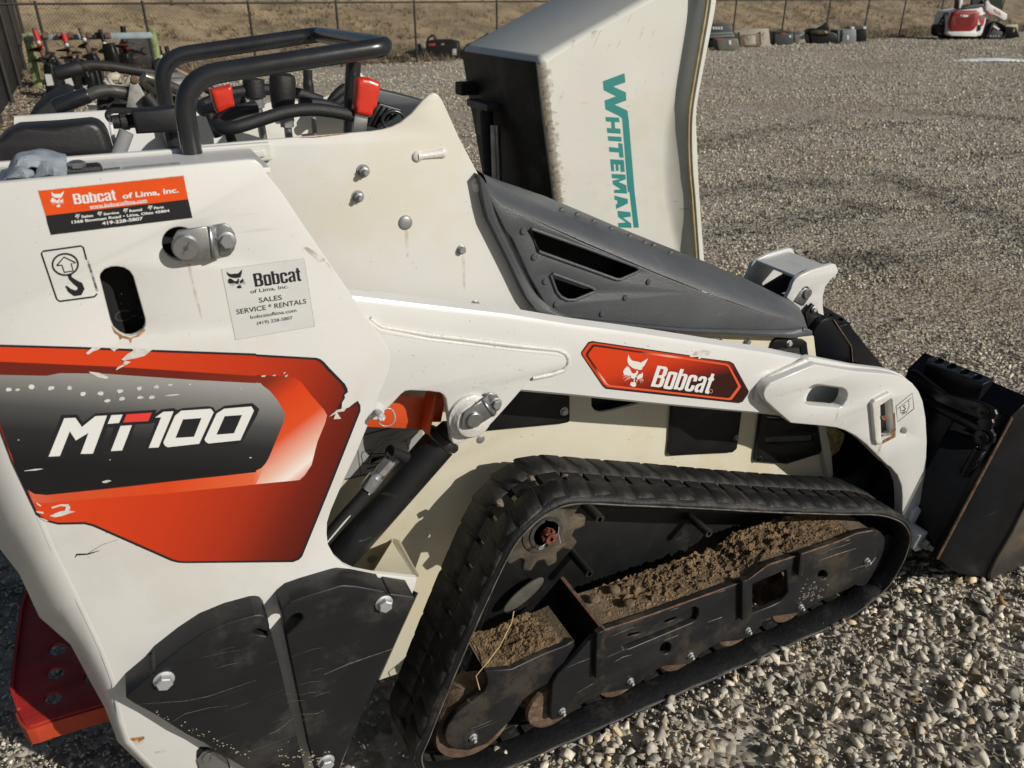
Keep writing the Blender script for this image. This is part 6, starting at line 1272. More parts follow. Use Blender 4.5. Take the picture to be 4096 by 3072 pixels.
mb = MB(); p = U(*tl(1, 0, [(1185, 1040)])[0], 1.345); mb.tube([p + Vector((.020 * math.cos(t), 0, .015 * math.sin(t))) for t in [k * math.pi / 12 for k in range(24)]], .0035, 8, closed=True); build('horn_ring', mb, BLK_SHINY, gp_, smooth=60)
tubez('cable_bundle', tl(1, 0, [(640, 900), (700, 820), (780, 760), (830, 800), (760, 880)]), 1.58, .010, GRIP); tubez('cable_bundle', tl(1, 0, [(680, 910), (760, 850), (820, 880), (800, 960)]), 1.56, .009, GRIP)
mb = MB(); p = UZ(*tl(1, 0, [(460, 1075)])[0], dz + .02); mb.box(p, (.06, .06, .04)); build('switch_block', mb, BLK, LD, bevel=.004)
sheet('warning_label', [tl(1, 0, [(380, 1160), (490, 1150), (500, 1168), (400, 1178)])], 1.235, mat('dark_label', (.05, .03, .03), .5, var=.3, vs=200), LD)

# ---- operator platform at the rear (red, punched)
zp = .30
plp = tl(0, 3, [(225, 140), (180, 270), (150, 480), (100, 870), (90, 980), (120, 1080), (150, 1165), (190, 1250), (240, 1300), (300, 1288), (400, 1250), (650, 1175), (880, 1110), (1040, 1065), (1000, 400), (500, 0)])
hl = [[(cx_ + 75 * math.cos(a), cy_ - 52 * math.sin(a) - 12 * math.cos(a)) for a in [k * .35 for k in range(18)]] for cx_, cy_ in ((498, 628), (478, 835), (455, 1052), (800, 880), (700, 420))]
PL = xy_plate('operator_platform', plp, zp, .006, REDPLAT, LD, holes=[tl(0, 3, h) for h in hl], bevel=.002)
mb = MB(); e1 = [UZ(*p, zp) for p in tl(0, 3, [(150, 1165), (190, 1250), (240, 1300), (300, 1288), (400, 1250), (650, 1175), (880, 1110), (1040, 1065)])]
mb.grid([[p + Vector((0, 0, z_)) for z_ in (-.004, -.042)] for p in e1])
o = build('platform_skirt', mb, mat('faded_orange_skirt', (.42, .045, .014), .6, var=.2, vs=12, dirt=((.12, .05, .03), .6, 9., .55)), PL); sm = o.modifiers.new('thick', 'SOLIDIFY'); sm.thickness = .005
mb = MB(); e1 = [UZ(*p, zp) for p in tl(0, 3, [(225, 140), (180, 270), (150, 480), (100, 870), (90, 980), (120, 1080), (150, 1165)])]
mb.grid([[p + Vector((0, 0, z_)) for z_ in (.006, -.045)] for p in e1]); o = build('platform_edge', mb, REDPLAT, PL); sm = o.modifiers.new('thick', 'SOLIDIFY'); sm.thickness = .006

# ================================================================== GLOVE ON THE TOWER
from mathutils import noise as mnoise
RAGM = mat('blue_grey_cloth', (.33, .375, .43), .92, var=.25, vs=22, bump=.5, bs=420, dirt=((.15, .165, .18), .6, 16., .54), dirt2=((.46, .49, .52), .5, 30., .57))
RAGD = mat('dark_glove_lining', (.035, .037, .042), .9, var=.3, vs=30)
GLV = thing('crumpled_glove', 'crumpled blue-grey work glove left on top of the loader tower beside the black pad', 'glove', loc=UZ(75, 388, tz - .004))
def cloth(name, grid_, amp, m, nu=6, seed=0.):
    """grid_: rows of (tile x, tile y, Y) control points, smoothed both ways and creased"""
    P = [[U(*tl(0, 0, [(x, y)])[0], Y) for x, y, Y in r_] for r_ in grid_]
    R_ = [smooth_path(r_, nu) for r_ in P]; Cc = [smooth_path([r_[k] for r_ in R_], nu) for k in range(len(R_[0]))]
    rows = [[c_[i] + Vector((0, -amp * (1 - abs(mnoise.noise(Vector((c_[i].x * 26, c_[i].z * 30, seed))))) ** 6 + amp * .6 * mnoise.noise(Vector((c_[i].x * 70, c_[i].z * 60, seed + 4))), amp * .3 * mnoise.noise(Vector((c_[i].x * 50, c_[i].z * 44, seed + 8))))) - GLV.location for c_ in Cc] for i in range(len(Cc[0]))]
    mb = MB(); mb.grid(rows); o = build(name, mb, m, GLV, smooth=55); sm = o.modifiers.new('t', 'SOLIDIFY'); sm.thickness = .0022; return o
cloth('glove_back', [[(95, 1390, 1.14), (150, 1325, 1.14), (250, 1298, 1.15), (370, 1292, 1.15), (470, 1305, 1.15), (560, 1328, 1.14)], [(80, 1430, 1.10), (150, 1370, 1.085), (240, 1340, 1.09), (360, 1330, 1.10), (470, 1350, 1.10), (575, 1350, 1.11)], [(60, 1490, 1.075), (130, 1440, 1.06), (190, 1350, 1.07), (330, 1395, 1.065), (450, 1425, 1.06), (580, 1420, 1.085)], [(45, 1545, 1.07), (120, 1520, 1.055), (250, 1440, 1.055), (330, 1450, 1.06), (440, 1470, 1.07), (576, 1505, 1.07)]], .008, RAGM)
cloth('glove_fingers', [[(40, 1535, 1.07), (90, 1470, 1.06), (170, 1430, 1.055), (260, 1460, 1.06)], [(36, 1552, 1.055), (100, 1500, 1.045), (190, 1470, 1.043), (290, 1480, 1.05)], [(40, 1562, 1.05), (110, 1540, 1.042), (210, 1540, 1.042), (300, 1520, 1.048)], [(60, 1572, 1.06), (120, 1570, 1.055), (220, 1560, 1.055), (310, 1545, 1.06)]], .006, RAGM, seed=3.)
cloth('glove_cuff', [[(330, 1400, 1.07), (420, 1400, 1.06), (500, 1430, 1.06), (580, 1425, 1.075)], [(310, 1470, 1.058), (400, 1455, 1.052), (500, 1470, 1.052), (578, 1480, 1.06)], [(290, 1530, 1.055), (400, 1525, 1.05), (500, 1518, 1.05), (575, 1512, 1.055)]], .007, RAGM, seed=7.)
cloth('glove_lining', [[(200, 1340, 1.10), (330, 1400, 1.085), (430, 1440, 1.08)], [(240, 1450, 1.085), (330, 1460, 1.075), (430, 1470, 1.07)], [(260, 1530, 1.075), (330, 1530, 1.07), (430, 1530, 1.07)]], .003, RAGD, seed=9.)

# ================================================================== CONCRETE BUGGY BEHIND THE LOADER
BG = thing('concrete_buggy', 'walk-behind concrete buggy with tall white plastic tub tipped up behind the loader hood', 'concrete buggy')
TY, TW = 2.75, .76
NT = 40
def by_y(pts, y0, y1):                    # sample a line at even heights
    P = smooth_path([Vector((p[0], p[1])) for p in pts], 6); P = sorted(P, key=lambda p: p.y); out = []
    for k in range(NT):
        y = y0 + (y1 - y0) * k / (NT - 1); i = max([j for j in range(len(P) - 1) if P[j].y <= y + 1e-6] or [0]); t = (y - P[i].y) / max(1e-6, P[i + 1].y - P[i].y); out.append((P[i].x + (P[i + 1].x - P[i].x) * min(1, max(0, t)), y))
    return out
Ln = by_y([(1165, 135), (1172, 200), (1180, 270), (1192, 360), (1202, 440), (1215, 560), (1222, 640)], 135, 640)
Sn = by_y([(1506, -60), (1502, -5), (1491, 37), (1478, 112), (1464, 187), (1447, 262), (1442, 340), (1445, 415), (1455, 480), (1468, 545), (1480, 640)], -50, 640)
Gn = by_y([(1530, -60), (1526, 8), (1511, 100), (1497, 180), (1488, 240), (1486, 300), (1489, 375), (1493, 415), (1503, 552), (1509, 640)], -50, 640)
Rn = by_y([(1550, -60), (1546, 8), (1531, 88), (1507, 215), (1503.5, 260), (1506, 325), (1510, 415), (1521, 565), (1528, 640)], -50, 640)
def side_rows(mir):
    rows = []
    for l, s_, g_, r_ in zip(Ln, Sn, Gn, Rn):
        a, b = U(*l, TY), U(*s_, TY); c = U(*g_, TY - .055); d = U(*r_, TY - .070); e = d + Vector((.006, .03, 0))
        m_ = [a + Vector((.03, 0, 0)), a.lerp(b, .33), a.lerp(b, .66), b + Vector((-.03, 0, 0)), b + Vector((-.012, -.002, 0)), b + Vector((.002, -.008, 0)), b.lerp(c, .35), b.lerp(c, .7), c + Vector((-.006, .002, 0)), c + Vector((.004, -.006, 0)), c + Vector((.008, -.018, 0)), d + Vector((-.006, -.002, 0)), d, e]
        if mir: m_ = [Vector((p.x, 2 * TY + TW - p.y, p.z)) for p in m_]
        rows.append(m_)
    return rows
R0, R1 = side_rows(False), side_rows(True)
mb = MB(); mb.grid(R0); mb.grid(R1)
# bottom of the tub (now facing left) and slanted front wall (now facing up), with rounded edges
def corner_strip(pa, pb, off):          # from near edge over to far edge
    n = 8; return [pa.lerp(pb, 0) + off * 0 if k == 0 else pa.lerp(pb, k / n) for k in range(n + 1)]
rows = []
for k in range(NT):
    a = R0[k][0]; b = R1[k][0]; rows.append([a, a + Vector((-.016, .005, 0)), a + Vector((-.026, .016, 0)), a + Vector((-.030, .035, 0)), b + Vector((-.030, -.035, 0)), b + Vector((-.026, -.016, 0)), b + Vector((-.016, -.005, 0)), b])
mb.grid(rows)
tp0, tp1 = U(*Ln[0], TY), U(*Sn[0], TY); rows = []
for k in range(11):
    t = k / 10; a = tp0.lerp(tp1, t) + Vector((.03 * (1 - t), 0, 0)); n_ = Vector((-(tp1.z - tp0.z), 0, tp1.x - tp0.x)).normalized(); f = Vector((0, TW, 0))
    rows.append([a, a + n_ * .014 + Vector((0, .005, 0)), a + n_ * .023 + Vector((0, .016, 0)), a + n_ * .027 + Vector((0, .035, 0)), a + n_ * .027 + f - Vector((0, .035, 0)), a + n_ * .014 + f - Vector((0, .005, 0)), a + f])
mb.grid(rows)
fl0 = [R0[0][0], R0[0][0] + Vector((-.016, .005, 0)), R0[0][0] + Vector((-.026, .016, 0)), R0[0][0] + Vector((-.030, .035, 0)), R1[0][0] + Vector((-.030, -.035, 0)), R1[0][0] + Vector((-.016, -.005, 0)), R1[0][0]]
mid_ = [a.lerp(b, .5) + (Vector((-.004, 0, .004)) if 0 < i < 6 else Vector()) for i, (a, b) in enumerate(zip(fl0, rows[0]))]; mb.grid([fl0, mid_, rows[0]])
rows = [[R0[k][-1], R1[k][-1]] for k in range(NT)]; mb.grid(rows)
build('tub', mb, POLY, BG, smooth=50)
mb = MB(); mb.tube([U(*g_, TY - .060) + Vector((.002, 0, 0)) for g_ in Gn], .006, 8); build('rim_groove', mb, POLY_Y, BG, smooth=60)
# brand lettering running down the side
def W_(c, r, p): return tl(c, r, p)
wm = [W_(2, 0, [(785, 702), (972, 632), (980, 712), (875, 748), (985, 798), (988, 868), (888, 905), (998, 955), (1010, 1045), (1060, 1659), (1000, 1659), (955, 1060), (950, 1022), (925, 1002), (808, 945), (800, 868), (898, 832), (793, 780)]),
      W_(2, 0, [(808, 1010), (925, 1016), (930, 1056), (888, 1054), (892, 1108), (936, 1112), (940, 1156), (824, 1148), (820, 1106), (860, 1108), (856, 1052), (812, 1050)]),
      W_(2, 0, [(828, 1176), (945, 1182), (948, 1224), (832, 1216)]),
      W_(2, 0, [(838, 1270), (920, 1278), (918, 1236), (955, 1240), (965, 1362), (928, 1360), (925, 1318), (842, 1312)]),
      W_(2, 0, [(848, 1376), (966, 1382), (975, 1486), (938, 1484), (934, 1422), (920, 1422), (924, 1476), (898, 1476), (894, 1420), (880, 1420), (885, 1482), (858, 1480)]),
      W_(2, 0, [(860, 1502), (980, 1508), (984, 1548), (920, 1572), (988, 1600), (992, 1659), (884, 1659), (882, 1640), (940, 1636), (872, 1592), (870, 1560), (935, 1545), (864, 1540)]),
      W_(2, 1, [(880, 0), (995, 0), (996, 14), (884, 8)]),
      W_(2, 1, [(884, 30), (1000, 60), (1003, 98), (900, 148), (897, 108), (912, 100), (908, 72), (888, 68)]),
      W_(2, 1, [(912, 162), (1024, 174), (1028, 212), (960, 222), (1030, 272), (1033, 310), (920, 306), (917, 268), (985, 262), (916, 214)]),
      W_(2, 1, [(1015, 0), (1060, 0), (1097, 308), (1052, 308)])]
sheet('lettering', wm, TY - .0006, TEAL, BG)
scs = [stroke(tl(2, 0, [(x, y), (x + l_ * .45, y - l_)]), [.3, w_, .3]) for x, y, l_, w_ in ((680, 330, 70, 1), (690, 340, 75, 1), (710, 320, 65, .8), (700, 410, 150, 1.2), (900, 430, 75, 1.2), (820, 440, 60, .8), (930, 130, 60, .8), (1000, 200, 70, .9), (1100, 340, 60, 1), (1115, 280, 50, .8), (1080, 515, 40, 1), (1210, 310, 50, .8), (1185, 415, 35, .7), (520, 410, 90, .8), (1145, 730, 45, .9), (400, 900, 110, .7), (1295, 660, 30, .8), (1060, 800, 30, .8), (380, 1180, 45, .8))]
so_ = sheet('scratch', scs, TY - .0005, mat('grey_scratch', (.40, .37, .31), .7, var=.3, vs=80), BG); so_['kind'] = 'stuff'
# steel frame and hinge parts on the tub floor (facing left)
xu = U(1182, 280, TY).x - .045
uf = [(1003, 132), (1165, 144), (1204, 440), (1215, 600), (1090, 600), (1040, 300)]
rows = []
for k in range(NT):
    a = R0[k][0]; b = R1[k][0]; rows.append([a + Vector((-.031, .030, 0)), a + Vector((-.045, .06, 0)), b + Vector((-.045, -.04, 0)), b + Vector((-.031, -.02, 0))])
mb = MB(); mb.grid(rows); o = build('tub_floor_plate', mb, DIRTYBLK, BG, smooth=40)
# mud fringe spattered round the edge of the floor plate
fr_ = []
for k in range(150):
    t = k / 149; p = Vector((1166, 150)).lerp(Vector((1206, 450)), t); l_ = random.uniform(4, 17); fr_.append([(p.x - 4, p.y - 2), (p.x + l_, p.y - random.uniform(1, 7)), (p.x - 4, p.y + 3)])
GR2 = GRIME.copy(); GR2.name = 'mud_splash'; GR2.node_tree.nodes['Principled BSDF'].inputs['Base Color'].default_value = (.10, .075, .05, 1)
o = sheet('mud_fringe', fr_, TY - .0008, GR2, BG); o['kind'] = 'stuff'
for w0, w1, al in ((3, 9, 1), (6, 20, 2), (8, 32, 3)):
    rr_ = random.Random(al); edge = [(1163 + t * 40 - 2, 140 + t * 310) for t in [k / 60 for k in range(61)]]
    sheet('grime_band', [[(x, y) for x, y in edge] + [(x + rr_.uniform(w0, w1), y) for x, y in reversed(edge)]], TY - .0003 - al * .0002, GR2 if al == 1 else GRIME, BG)
a = UX(1018, 190, xu); mb = MB(); mb.box(a + Vector((-.02, 0, 0)), (.09, .08, .055)); build('hinge_lug', mb, DIRTYBLK, BG, bevel=.008)
a = UX(1052, 226, xu); mb = MB(); mb.box(a + Vector((-.02, 0, 0)), (.06, .22, .03)); mb.box(a + Vector((-.01, .02, -.07)), (.04, .06, .12)); build('hinge_bracket', mb, mat('grey_steel', (.10, .10, .10), .5, .4, var=.3), BG, bevel=.004)
for px0, px1, r in (((1070, 270), (1078, 400), .022), ((1050, 240), (1070, 420), .03)):
    mb = MB(); mb.cyl(UX(*px0, xu - .03), UX(*px1, xu - .03) + Vector((0, 0, -.35)), r, 14); build('dump_ram', mb, ZINC if r < .025 else DIRTYBLK, BG, smooth=40)
# chassis and wheels
mb = MB(); mb.box((1.35, 3.13, .42), (1.5, .5, .16)); mb.box((1.05, 3.13, .58), (.6, .46, .2)); build('chassis', mb, DIRTYBLK, BG, bevel=.02)
for x, y in ((1.9, 2.85), (1.9, 3.41), (.95, 2.9), (.95, 3.36)):
    mb = MB(); mb.lathe((x, y - .08, .2), (0, 1, 0), [(0, .10), (0, .17), (.03, .20), (.13, .20), (.16, .17), (.16, .10)], 28); wh = build('wheel', mb, RUBBER, BG, smooth=50)
# handlebars
for gp_a, tp_, y_, m2 in ((tl(0, 0, [(470, 930), (500, 918), (750, 825), (765, 820)]), tl(0, 0, [(765, 825), (860, 790), (980, 785), (1120, 800), (1300, 790), (1520, 770)]), 2.5, ZINC),
                      (tl(0, 0, [(480, 645), (500, 635), (690, 585), (705, 580)]), tl(0, 0, [(705, 578), (780, 565), (950, 575), (1150, 605), (1350, 632), (1600, 650)]), 2.92, STEEL_R)):
    mb = MB(); mb.tube([U(*p, y_) for p in gp_a], [.017, .0215, .0205, .019], 18); build('hand_grip', mb, GRIP if y_ > 2.6 else BLK_SHINY, BG, smooth=50)
    mb = MB(); mb.tube(smooth_path([U(*p, y_) for p in tp_] + [Vector((.9, 3.0, .75))], 6), .0158, 16)
    build('handle_tube', mb, mat('worn_chrome_tube', (.16, .155, .14), .35, .7, var=.4, vs=14, dirt=((.36, .32, .25), .8, 16., .52)) if y_ < 2.6 else mat('rusty_black_tube', (.03, .027, .025), .5, .2, var=.3, vs=14, dirt=((.20, .10, .05), .8, 10., .5), dirt2=((.4, .36, .3), .7, 30., .64)), BG, smooth=50)
plate('handle_bracket', tl(0, 0, [(1090, 930), (1112, 800), (1128, 690), (1150, 664), (1175, 668), (1192, 705), (1240, 800), (1290, 890), (1286, 918), (1240, 935)]), 2.47, .012, mat('spattered_steel', (.30, .30, .28), .5, .3, var=.3, vs=30, dirt=((.55, .50, .40), .7, 34., .52), dirt2=((.12, .09, .07), .7, 50., .6)), BG, bevel=.002)
for px in tl(0, 0, [(1160, 690), (1262, 897)]): bolt(px, 2.468, .011, BG, 'dome', STEEL_R)
tubez_ = lambda name, pts, y, r, m: build(name, (lambda mb: mb.tube(smooth_path([U(*p, y) for p in pts], 6), r, 10))(MB()), m, BG, smooth=60)
for pts in ([(930, 650), (960, 720), (1010, 745), (1080, 740), (1120, 670)], [(900, 690), (950, 740), (1040, 750), (1110, 720)], [(1180, 690), (1230, 720), (1270, 770), (1300, 830)]): tubez_('control_cable', tl(0, 0, pts), 2.55, .006, mat('grey_cable', (.34, .31, .26), .6, var=.3, vs=40))
tubez_('brake_lever', tl(0, 0, [(1260, 820), (1300, 870), (1340, 920)]), 2.45, .016, GRIP)
plate('control_head', tl(0, 0, [(930, 650), (1010, 630), (1045, 655), (1030, 695), (950, 705)]), 2.6, .05, mat('cream_casting', (.52, .47, .36), .6, var=.2, vs=30), BG, bevel=.006)
plate('engine_cover', tl(0, 0, [(840, 850), (1090, 830), (1480, 800), (1640, 760), (1640, 1100), (840, 1100)]), 2.62, .4, DIRTYBLK, BG, bevel=.02)
plate('engine_shroud', tl(0, 0, [(1300, 760), (1480, 700), (1640, 690), (1640, 850), (1400, 830)]), 2.58, .3, mat('spattered_shroud', (.30, .28, .25), .6, var=.4, vs=14, dirt=((.08, .07, .06), .8, 12., .52)), BG, bevel=.01)
sheet('white_label', [tl(0, 0, [(750, 905), (820, 890), (850, 940), (770, 952)])], 2.60, W_INK, BG)

# black bin beside the buggy
o = plate('black_bin', tl(0, 0, [(250, 1000), (330, 920), (430, 850), (560, 800), (620, 830), (620, 1060), (240, 1060)]), 4.6, .5, mat('matt_black_bin', (.010, .012, .012), .6, var=.2), None, bevel=.02); tag(o, 'dull black plastic bin partly hidden behind the tower pad', 'bin')

# ================================================================== YARD BACKGROUND
def UV(x, y, dist):
    d = ray(x, y); return C0 + d * (dist / d.dot(_fh))
def hv(name, pts, dist, th, m, parent, bevel=.01, r=0):
    """solid on a vertical plane facing the yard entrance (normal -_fh)"""
    q = [UV(*p, dist) for p in pts]; q2 = [Vector((p.dot(RT), p.z)) for p in q]
    if r: q2 = fillet(q2, r)
    o = xz_plate(name, q2, 0, th, m, parent, (), bevel)
    for v in o.data.vertices:
        u_, d_, z_ = v.co; v.co = RT * u_ + _fh * (dist + d_) + Vector((0, 0, z_))
    return o
def gdist(x, y): return UZ(x, y, 0).dot(_fh)

# ---- auger rack with hanging augers
DR = gdist(85, 190)
GREENP = mat('flaked_green_paint', (.24, .30, .13), .7, var=.3, vs=9, dirt=((.20, .09, .04), .8, 8., .56)); BLUEG = mat('grey_blue_paint', (.36, .43, .47), .55, var=.12, vs=5, dirt=((.20, .10, .05), .6, 9., .62))
RK = thing('auger_rack', 'green steel rack with a pale blue-grey crossbar holding augers beside the black fence', 'rack')
hv('rack_post', tl(0, 0, [(178, 290), (250, 282), (262, 380), (345, 765), (292, 772), (215, 390)]), DR, .10, GREENP, RK)
hv('rack_post', tl(0, 0, [(1284, 250), (1322, 248), (1352, 400), (1395, 640), (1362, 645), (1315, 400)]), DR, .10, GREENP, RK)
hv('rack_post', tl(0, 0, [(245, 360), (275, 360), (350, 700), (325, 720)]), DR + .8, .06, GREENP, RK)
hv('crossbar', tl(0, 0, [(212, 312), (700, 292), (1290, 278), (1312, 305), (1308, 330), (700, 345), (220, 352)]), DR - .03, .06, BLUEG, RK)
for x in (390, 520, 610, 770, 840, 930):
    mb = MB(); p = UV(*tl(0, 0, [(x, 305)])[0], DR - .08); mb.box(p, (.10, .08, .10)); build('hanger_hook', mb, STEEL_R, RK, bevel=.02)
AUGER = mat('dark_auger_steel', (.055, .042, .035), .5, .4, var=.4, vs=5, dirt=((.20, .11, .05), .7, 6., .52)); AUGRED = mat('auger_red', (.50, .035, .03), .45, var=.15)
def auger(label, p0, p1, rs, rf, turns, redspan=None, dist=0., blk=False):
    a, b = UV(*tl(0, 0, [p0])[0], DR - .16 + dist), UV(*tl(0, 0, [p1])[0], DR - .16 + dist)
    A = thing('auger', label, 'auger', 'augers hanging on the rack'); mb = MB(); mb.cyl(a, b, rs, 12); build('shaft', mb, BLK if blk else STEEL_R, A, smooth=40)
    d = (b - a).normalized(); u_ = d.cross(Vector((0, 1, 0))).normalized(); v_ = d.cross(u_); rows = []; L_ = (b - a).length; s0 = .42
    for k in range(int(turns * 16) + 1):
        t = k / (turns * 16); c = a + d * (L_ * (s0 + (1 - s0) * t)); an = k / 16 * 2 * math.pi + 1.
        e_ = u_ * math.cos(an) + v_ * math.sin(an); rows.append([c + e_ * rs * .8, c + e_ * rf])
    mb = MB(); mb.grid(rows); o = build('flight', mb, AUGER, A, smooth=60); sm = o.modifiers.new('t', 'SOLIDIFY'); sm.thickness = .012
    if redspan:
        mb = MB(); mb.cyl(a.lerp(b, redspan[0]), a.lerp(b, redspan[1]), rs * 1.12, 12); build('painted_sleeve', mb, AUGRED, A, smooth=40)
    mb = MB(); mb.lathe(a.lerp(b, .36) - Vector((0, rs, 0)), (0, -1, 0), [(0, .035), (.03, .03), (.035, .01)], 12); build('collar_bolt', mb, BOLT_L, A, smooth=40)
auger('leftmost auger on the rack, its shaft painted with two red bands', (292, 240), (415, 590), .04, .20, 2.2, (.06, .52))
auger('rusty auger with a red top, second from the left on the rack', (550, 290), (630, 560), .04, .20, 2.4, (0, .25))
auger('bare brown auger shaft with a thin flight in the middle of the rack', (692, 240), (800, 520), .04, .15, 1.8)
auger('slim dark auger hanging just right of the middle of the rack', (862, 255), (975, 590), .035, .15, 1.8, blk=True)
auger('wide black auger with a red collar at the right end of the rack', (1060, 228), (1100, 540), .045, .32, 1.6, (.40, .62), .3, True)
# ---- auger drive heads standing in front of the rack
def drive(label, x0, x1, yt, yb, sticker, emb, dist):
    A = thing('auger_drive', label, 'auger drive', 'auger drive heads standing before the rack')
    hv('drive_body', tl(0, 0, [(x0, yt + 20), (x0 + 20, yt), (x1 - 20, yt), (x1, yt + 25), (x1 + 30, yb), (x0 + 30, yb)]), dist, .32, BLK, A, .03)
    hv('mounting_ear', tl(0, 0, [(x0 + 70, yt - 30), (x1 + 20, yt - 40), (x1 + 50, yt + 90), (x1 - 5, yt + 90)]), dist + .2, .08, BLK, A, .02)
    hv('sticker', tl(0, 0, sticker), dist - .012, .004, W_INK, A, 0)
    if emb: emblem_hv(A, tl(0, 0, emb), dist - .014)
    rr_ = random.Random(x0)
    for k in range(3):
        c_ = [(x0 + 60 + 10 * k, yt + 40), (x0 + 40 + rr_.uniform(-60, 90), yt - rr_.uniform(20, 70)), (x1 + rr_.uniform(0, 90), yt - rr_.uniform(-30, 50)), (x1 + 60 + rr_.uniform(0, 60), yt + 120)]
        mb = MB(); mb.tube(smooth_path([UV(*p, dist + .1 + .1 * k) for p in tl(0, 0, c_)], 6), .022, 8); build('hose', mb, GRIP, A, smooth=60)
def emblem_hv(parent, q, dist):
    a, b, e_ = [Vector(p) for p in q]; mb = MB()
    for p in EMB[:4]:
        pts = [UV(*(a + (b - a) * u_ + (e_ - a) * v_), dist) for u_, v_ in p]; t = tessellate_polygon([[Vector((v.dot(RT), v.z, 0)) for v in pts]]); mb.add(pts, [tuple(x) for x in t])
    build('emblem', mb, W_INK, parent, fix=False)
DD = gdist(115, 214)
drive('black auger drive head nearest the slatted fence, with tall white sticker', 365, 450, 545, 845, [(385, 642), (440, 640), (466, 735), (408, 742)], [(452, 822), (505, 815), (440, 775)], DD)
drive('black auger drive head with white sticker, in the middle of three', 560, 650, 545, 845, [(558, 680), (612, 668), (638, 738), (580, 752)], [(610, 826), (660, 820), (600, 775)], DD + .3)
drive('black auger drive head at the right of three, sticker hidden by a handle', 690, 800, 620, 830, [(700, 690), (705, 690), (706, 700), (701, 700)], [(715, 785), (762, 780), (705, 735)], DD + .5)
# dark attachments under the rack
def lump(name, label, cat, polys, dist, m=BLK, th=.5, extra=None):
    A = thing(name, label, cat)
    for nm, p in polys: hv(nm, tl(0, 0, p), dist, th, m, A, .04)
    return A
lump('trencher_boom', 'dark trencher boom leaning under the middle of the auger rack', 'trencher', [('boom', [(870, 380), (960, 370), (1000, 480), (1010, 560), (900, 560)]), ('chain_guard', [(720, 470), (800, 460), (860, 560), (760, 570)])], DR - .6, th=.12)
A = thing('tiller_drum', 'round dark tiller drum lying under the right end of the rack', 'tiller'); p = UZ(300, 152, 0); mb = MB(); mb.lathe(p + Vector((0, -.3, .38)), (.35, -.9, .1), [(0, .3), (.05, .38), (.4, .38), (.45, .3), (.45, .08), (.5, .06)], 24); build('drum', mb, DIRTYBLK, A, smooth=40); hv('side_plate', tl(0, 0, [(1020, 470), (1100, 460), (1120, 560), (1010, 560)]), DR - .3, .2, BLK, A, .03)
A = thing('fork_frame', 'upright black fork frame with a white sticker behind the handlebar bend', 'fork frame')
for x in (1345, 1412): hv('tine', tl(0, 0, [(x, 402), (x + 28, 398), (x + 55, 500), (x + 25, 505)]), DR + .3, .08, BLK, A, .02)
hv('cross_plate', tl(0, 0, [(1350, 470), (1480, 462), (1500, 560), (1375, 570)]), DR + .25, .1, BLK, A, .02); hv('sticker', tl(0, 0, [(1366, 480), (1400, 474), (1415, 520), (1380, 525)]), DR + .23, .004, W_INK, A, 0)

# ---- attachments lined up along the boundary fence
def zB(p): return zm(2830, 60, 3.16, p)
def zA(p): return zm(1500, 80, 4.424, p)
DG = mat('dark_grey_paint', (.055, .060, .066), .5, var=.12, vs=3); LG_ = mat('light_grey_paint', (.20, .215, .225), .5, var=.12, vs=3, dirt=((.08, .08, .08), .5, 3., .55)); OLV = mat('olive_grey_paint', (.15, .15, .125), .6, var=.12, vs=3); CRM = mat('rusty_cream_paint', (.42, .38, .31), .65, var=.15, vs=3, dirt=((.20, .11, .06), .8, 4., .54)); BRS = mat('rusty_brown_plate', (.16, .11, .075), .7, var=.3, vs=4, dirt=((.35, .31, .25), .7, 5., .5)); REDL = mat('red_label', (.55, .06, .04), .5, var=.1)
def att(name, label, cat, body, m, base, parts=(), th=.7, zf=zB, bev=.03):
    d = gdist(*zf([base])[0]); A = thing(name, label, cat, 'attachments lined up along the fence'); hv('body', zf(body), d, th, m, A, bev)
    for nm, p, mm, off, t2 in parts: hv(nm, zf(p), d + off, t2, mm, A, min(.01, t2 * .3))
    return A
att('auger_power_unit', 'black box attachment with a red label and white sticker, beside the tipped tub', 'attachment', [(920, 400), (1400, 385), (1470, 400), (1480, 690), (930, 690)], BLK, (1200, 690),
    (('label', [(945, 415), (1065, 412), (1068, 455), (948, 458)], REDL, -.012, .004), ('sticker', [(1368, 515), (1440, 510), (1442, 620), (1372, 625)], W_INK, -.012, .004), ('lid', [(930, 372), (1040, 352), (1330, 350), (1440, 380), (1430, 398), (940, 402)], BLK, .05, .5), ('badge', [(1170, 415), (1225, 412), (1225, 445), (1172, 448)], BOLT_L, -.012, .004)), zf=zA)
d_ = gdist(*zA([(1200, 690)])[0]); mb = MB(); mb.tube(smooth_path([UV(*p, d_ + .2) for p in zA([(925, 600), (920, 400), (960, 310), (1020, 275), (1060, 310), (1060, 370)])], 6), .03, 8); o = build('hydraulic_hose', mb, GRIP, smooth=60); tag(o, 'black hose looping up from the black attachment box with red label', 'hose')
att('brush_cutter', 'flat black brush cutter deck lying left of the red-labelled box', 'attachment', [(470, 640), (510, 570), (640, 555), (900, 540), (920, 700), (480, 690)], BLK, (700, 705), (('motor', [(740, 430), (790, 425), (830, 540), (770, 545)], BLK, .1, .2), ('cylinder', [(800, 400), (870, 430), (880, 480), (850, 490)], BOLT_L, .05, .1)), zf=zA)
att('tooth_bar', 'low rusty tooth bar on the ground under the handlebar end', 'attachment', [(0, 690), (470, 640), (600, 680), (580, 715), (0, 745)], DIRTYBLK, (300, 735), tuple(('tooth', [(x, 690), (x + 30, 688), (x + 32, 738), (x + 4, 740)], STEEL_R, -.05, .05) for x in (40, 110, 190, 260)), zf=zA, th=.3)
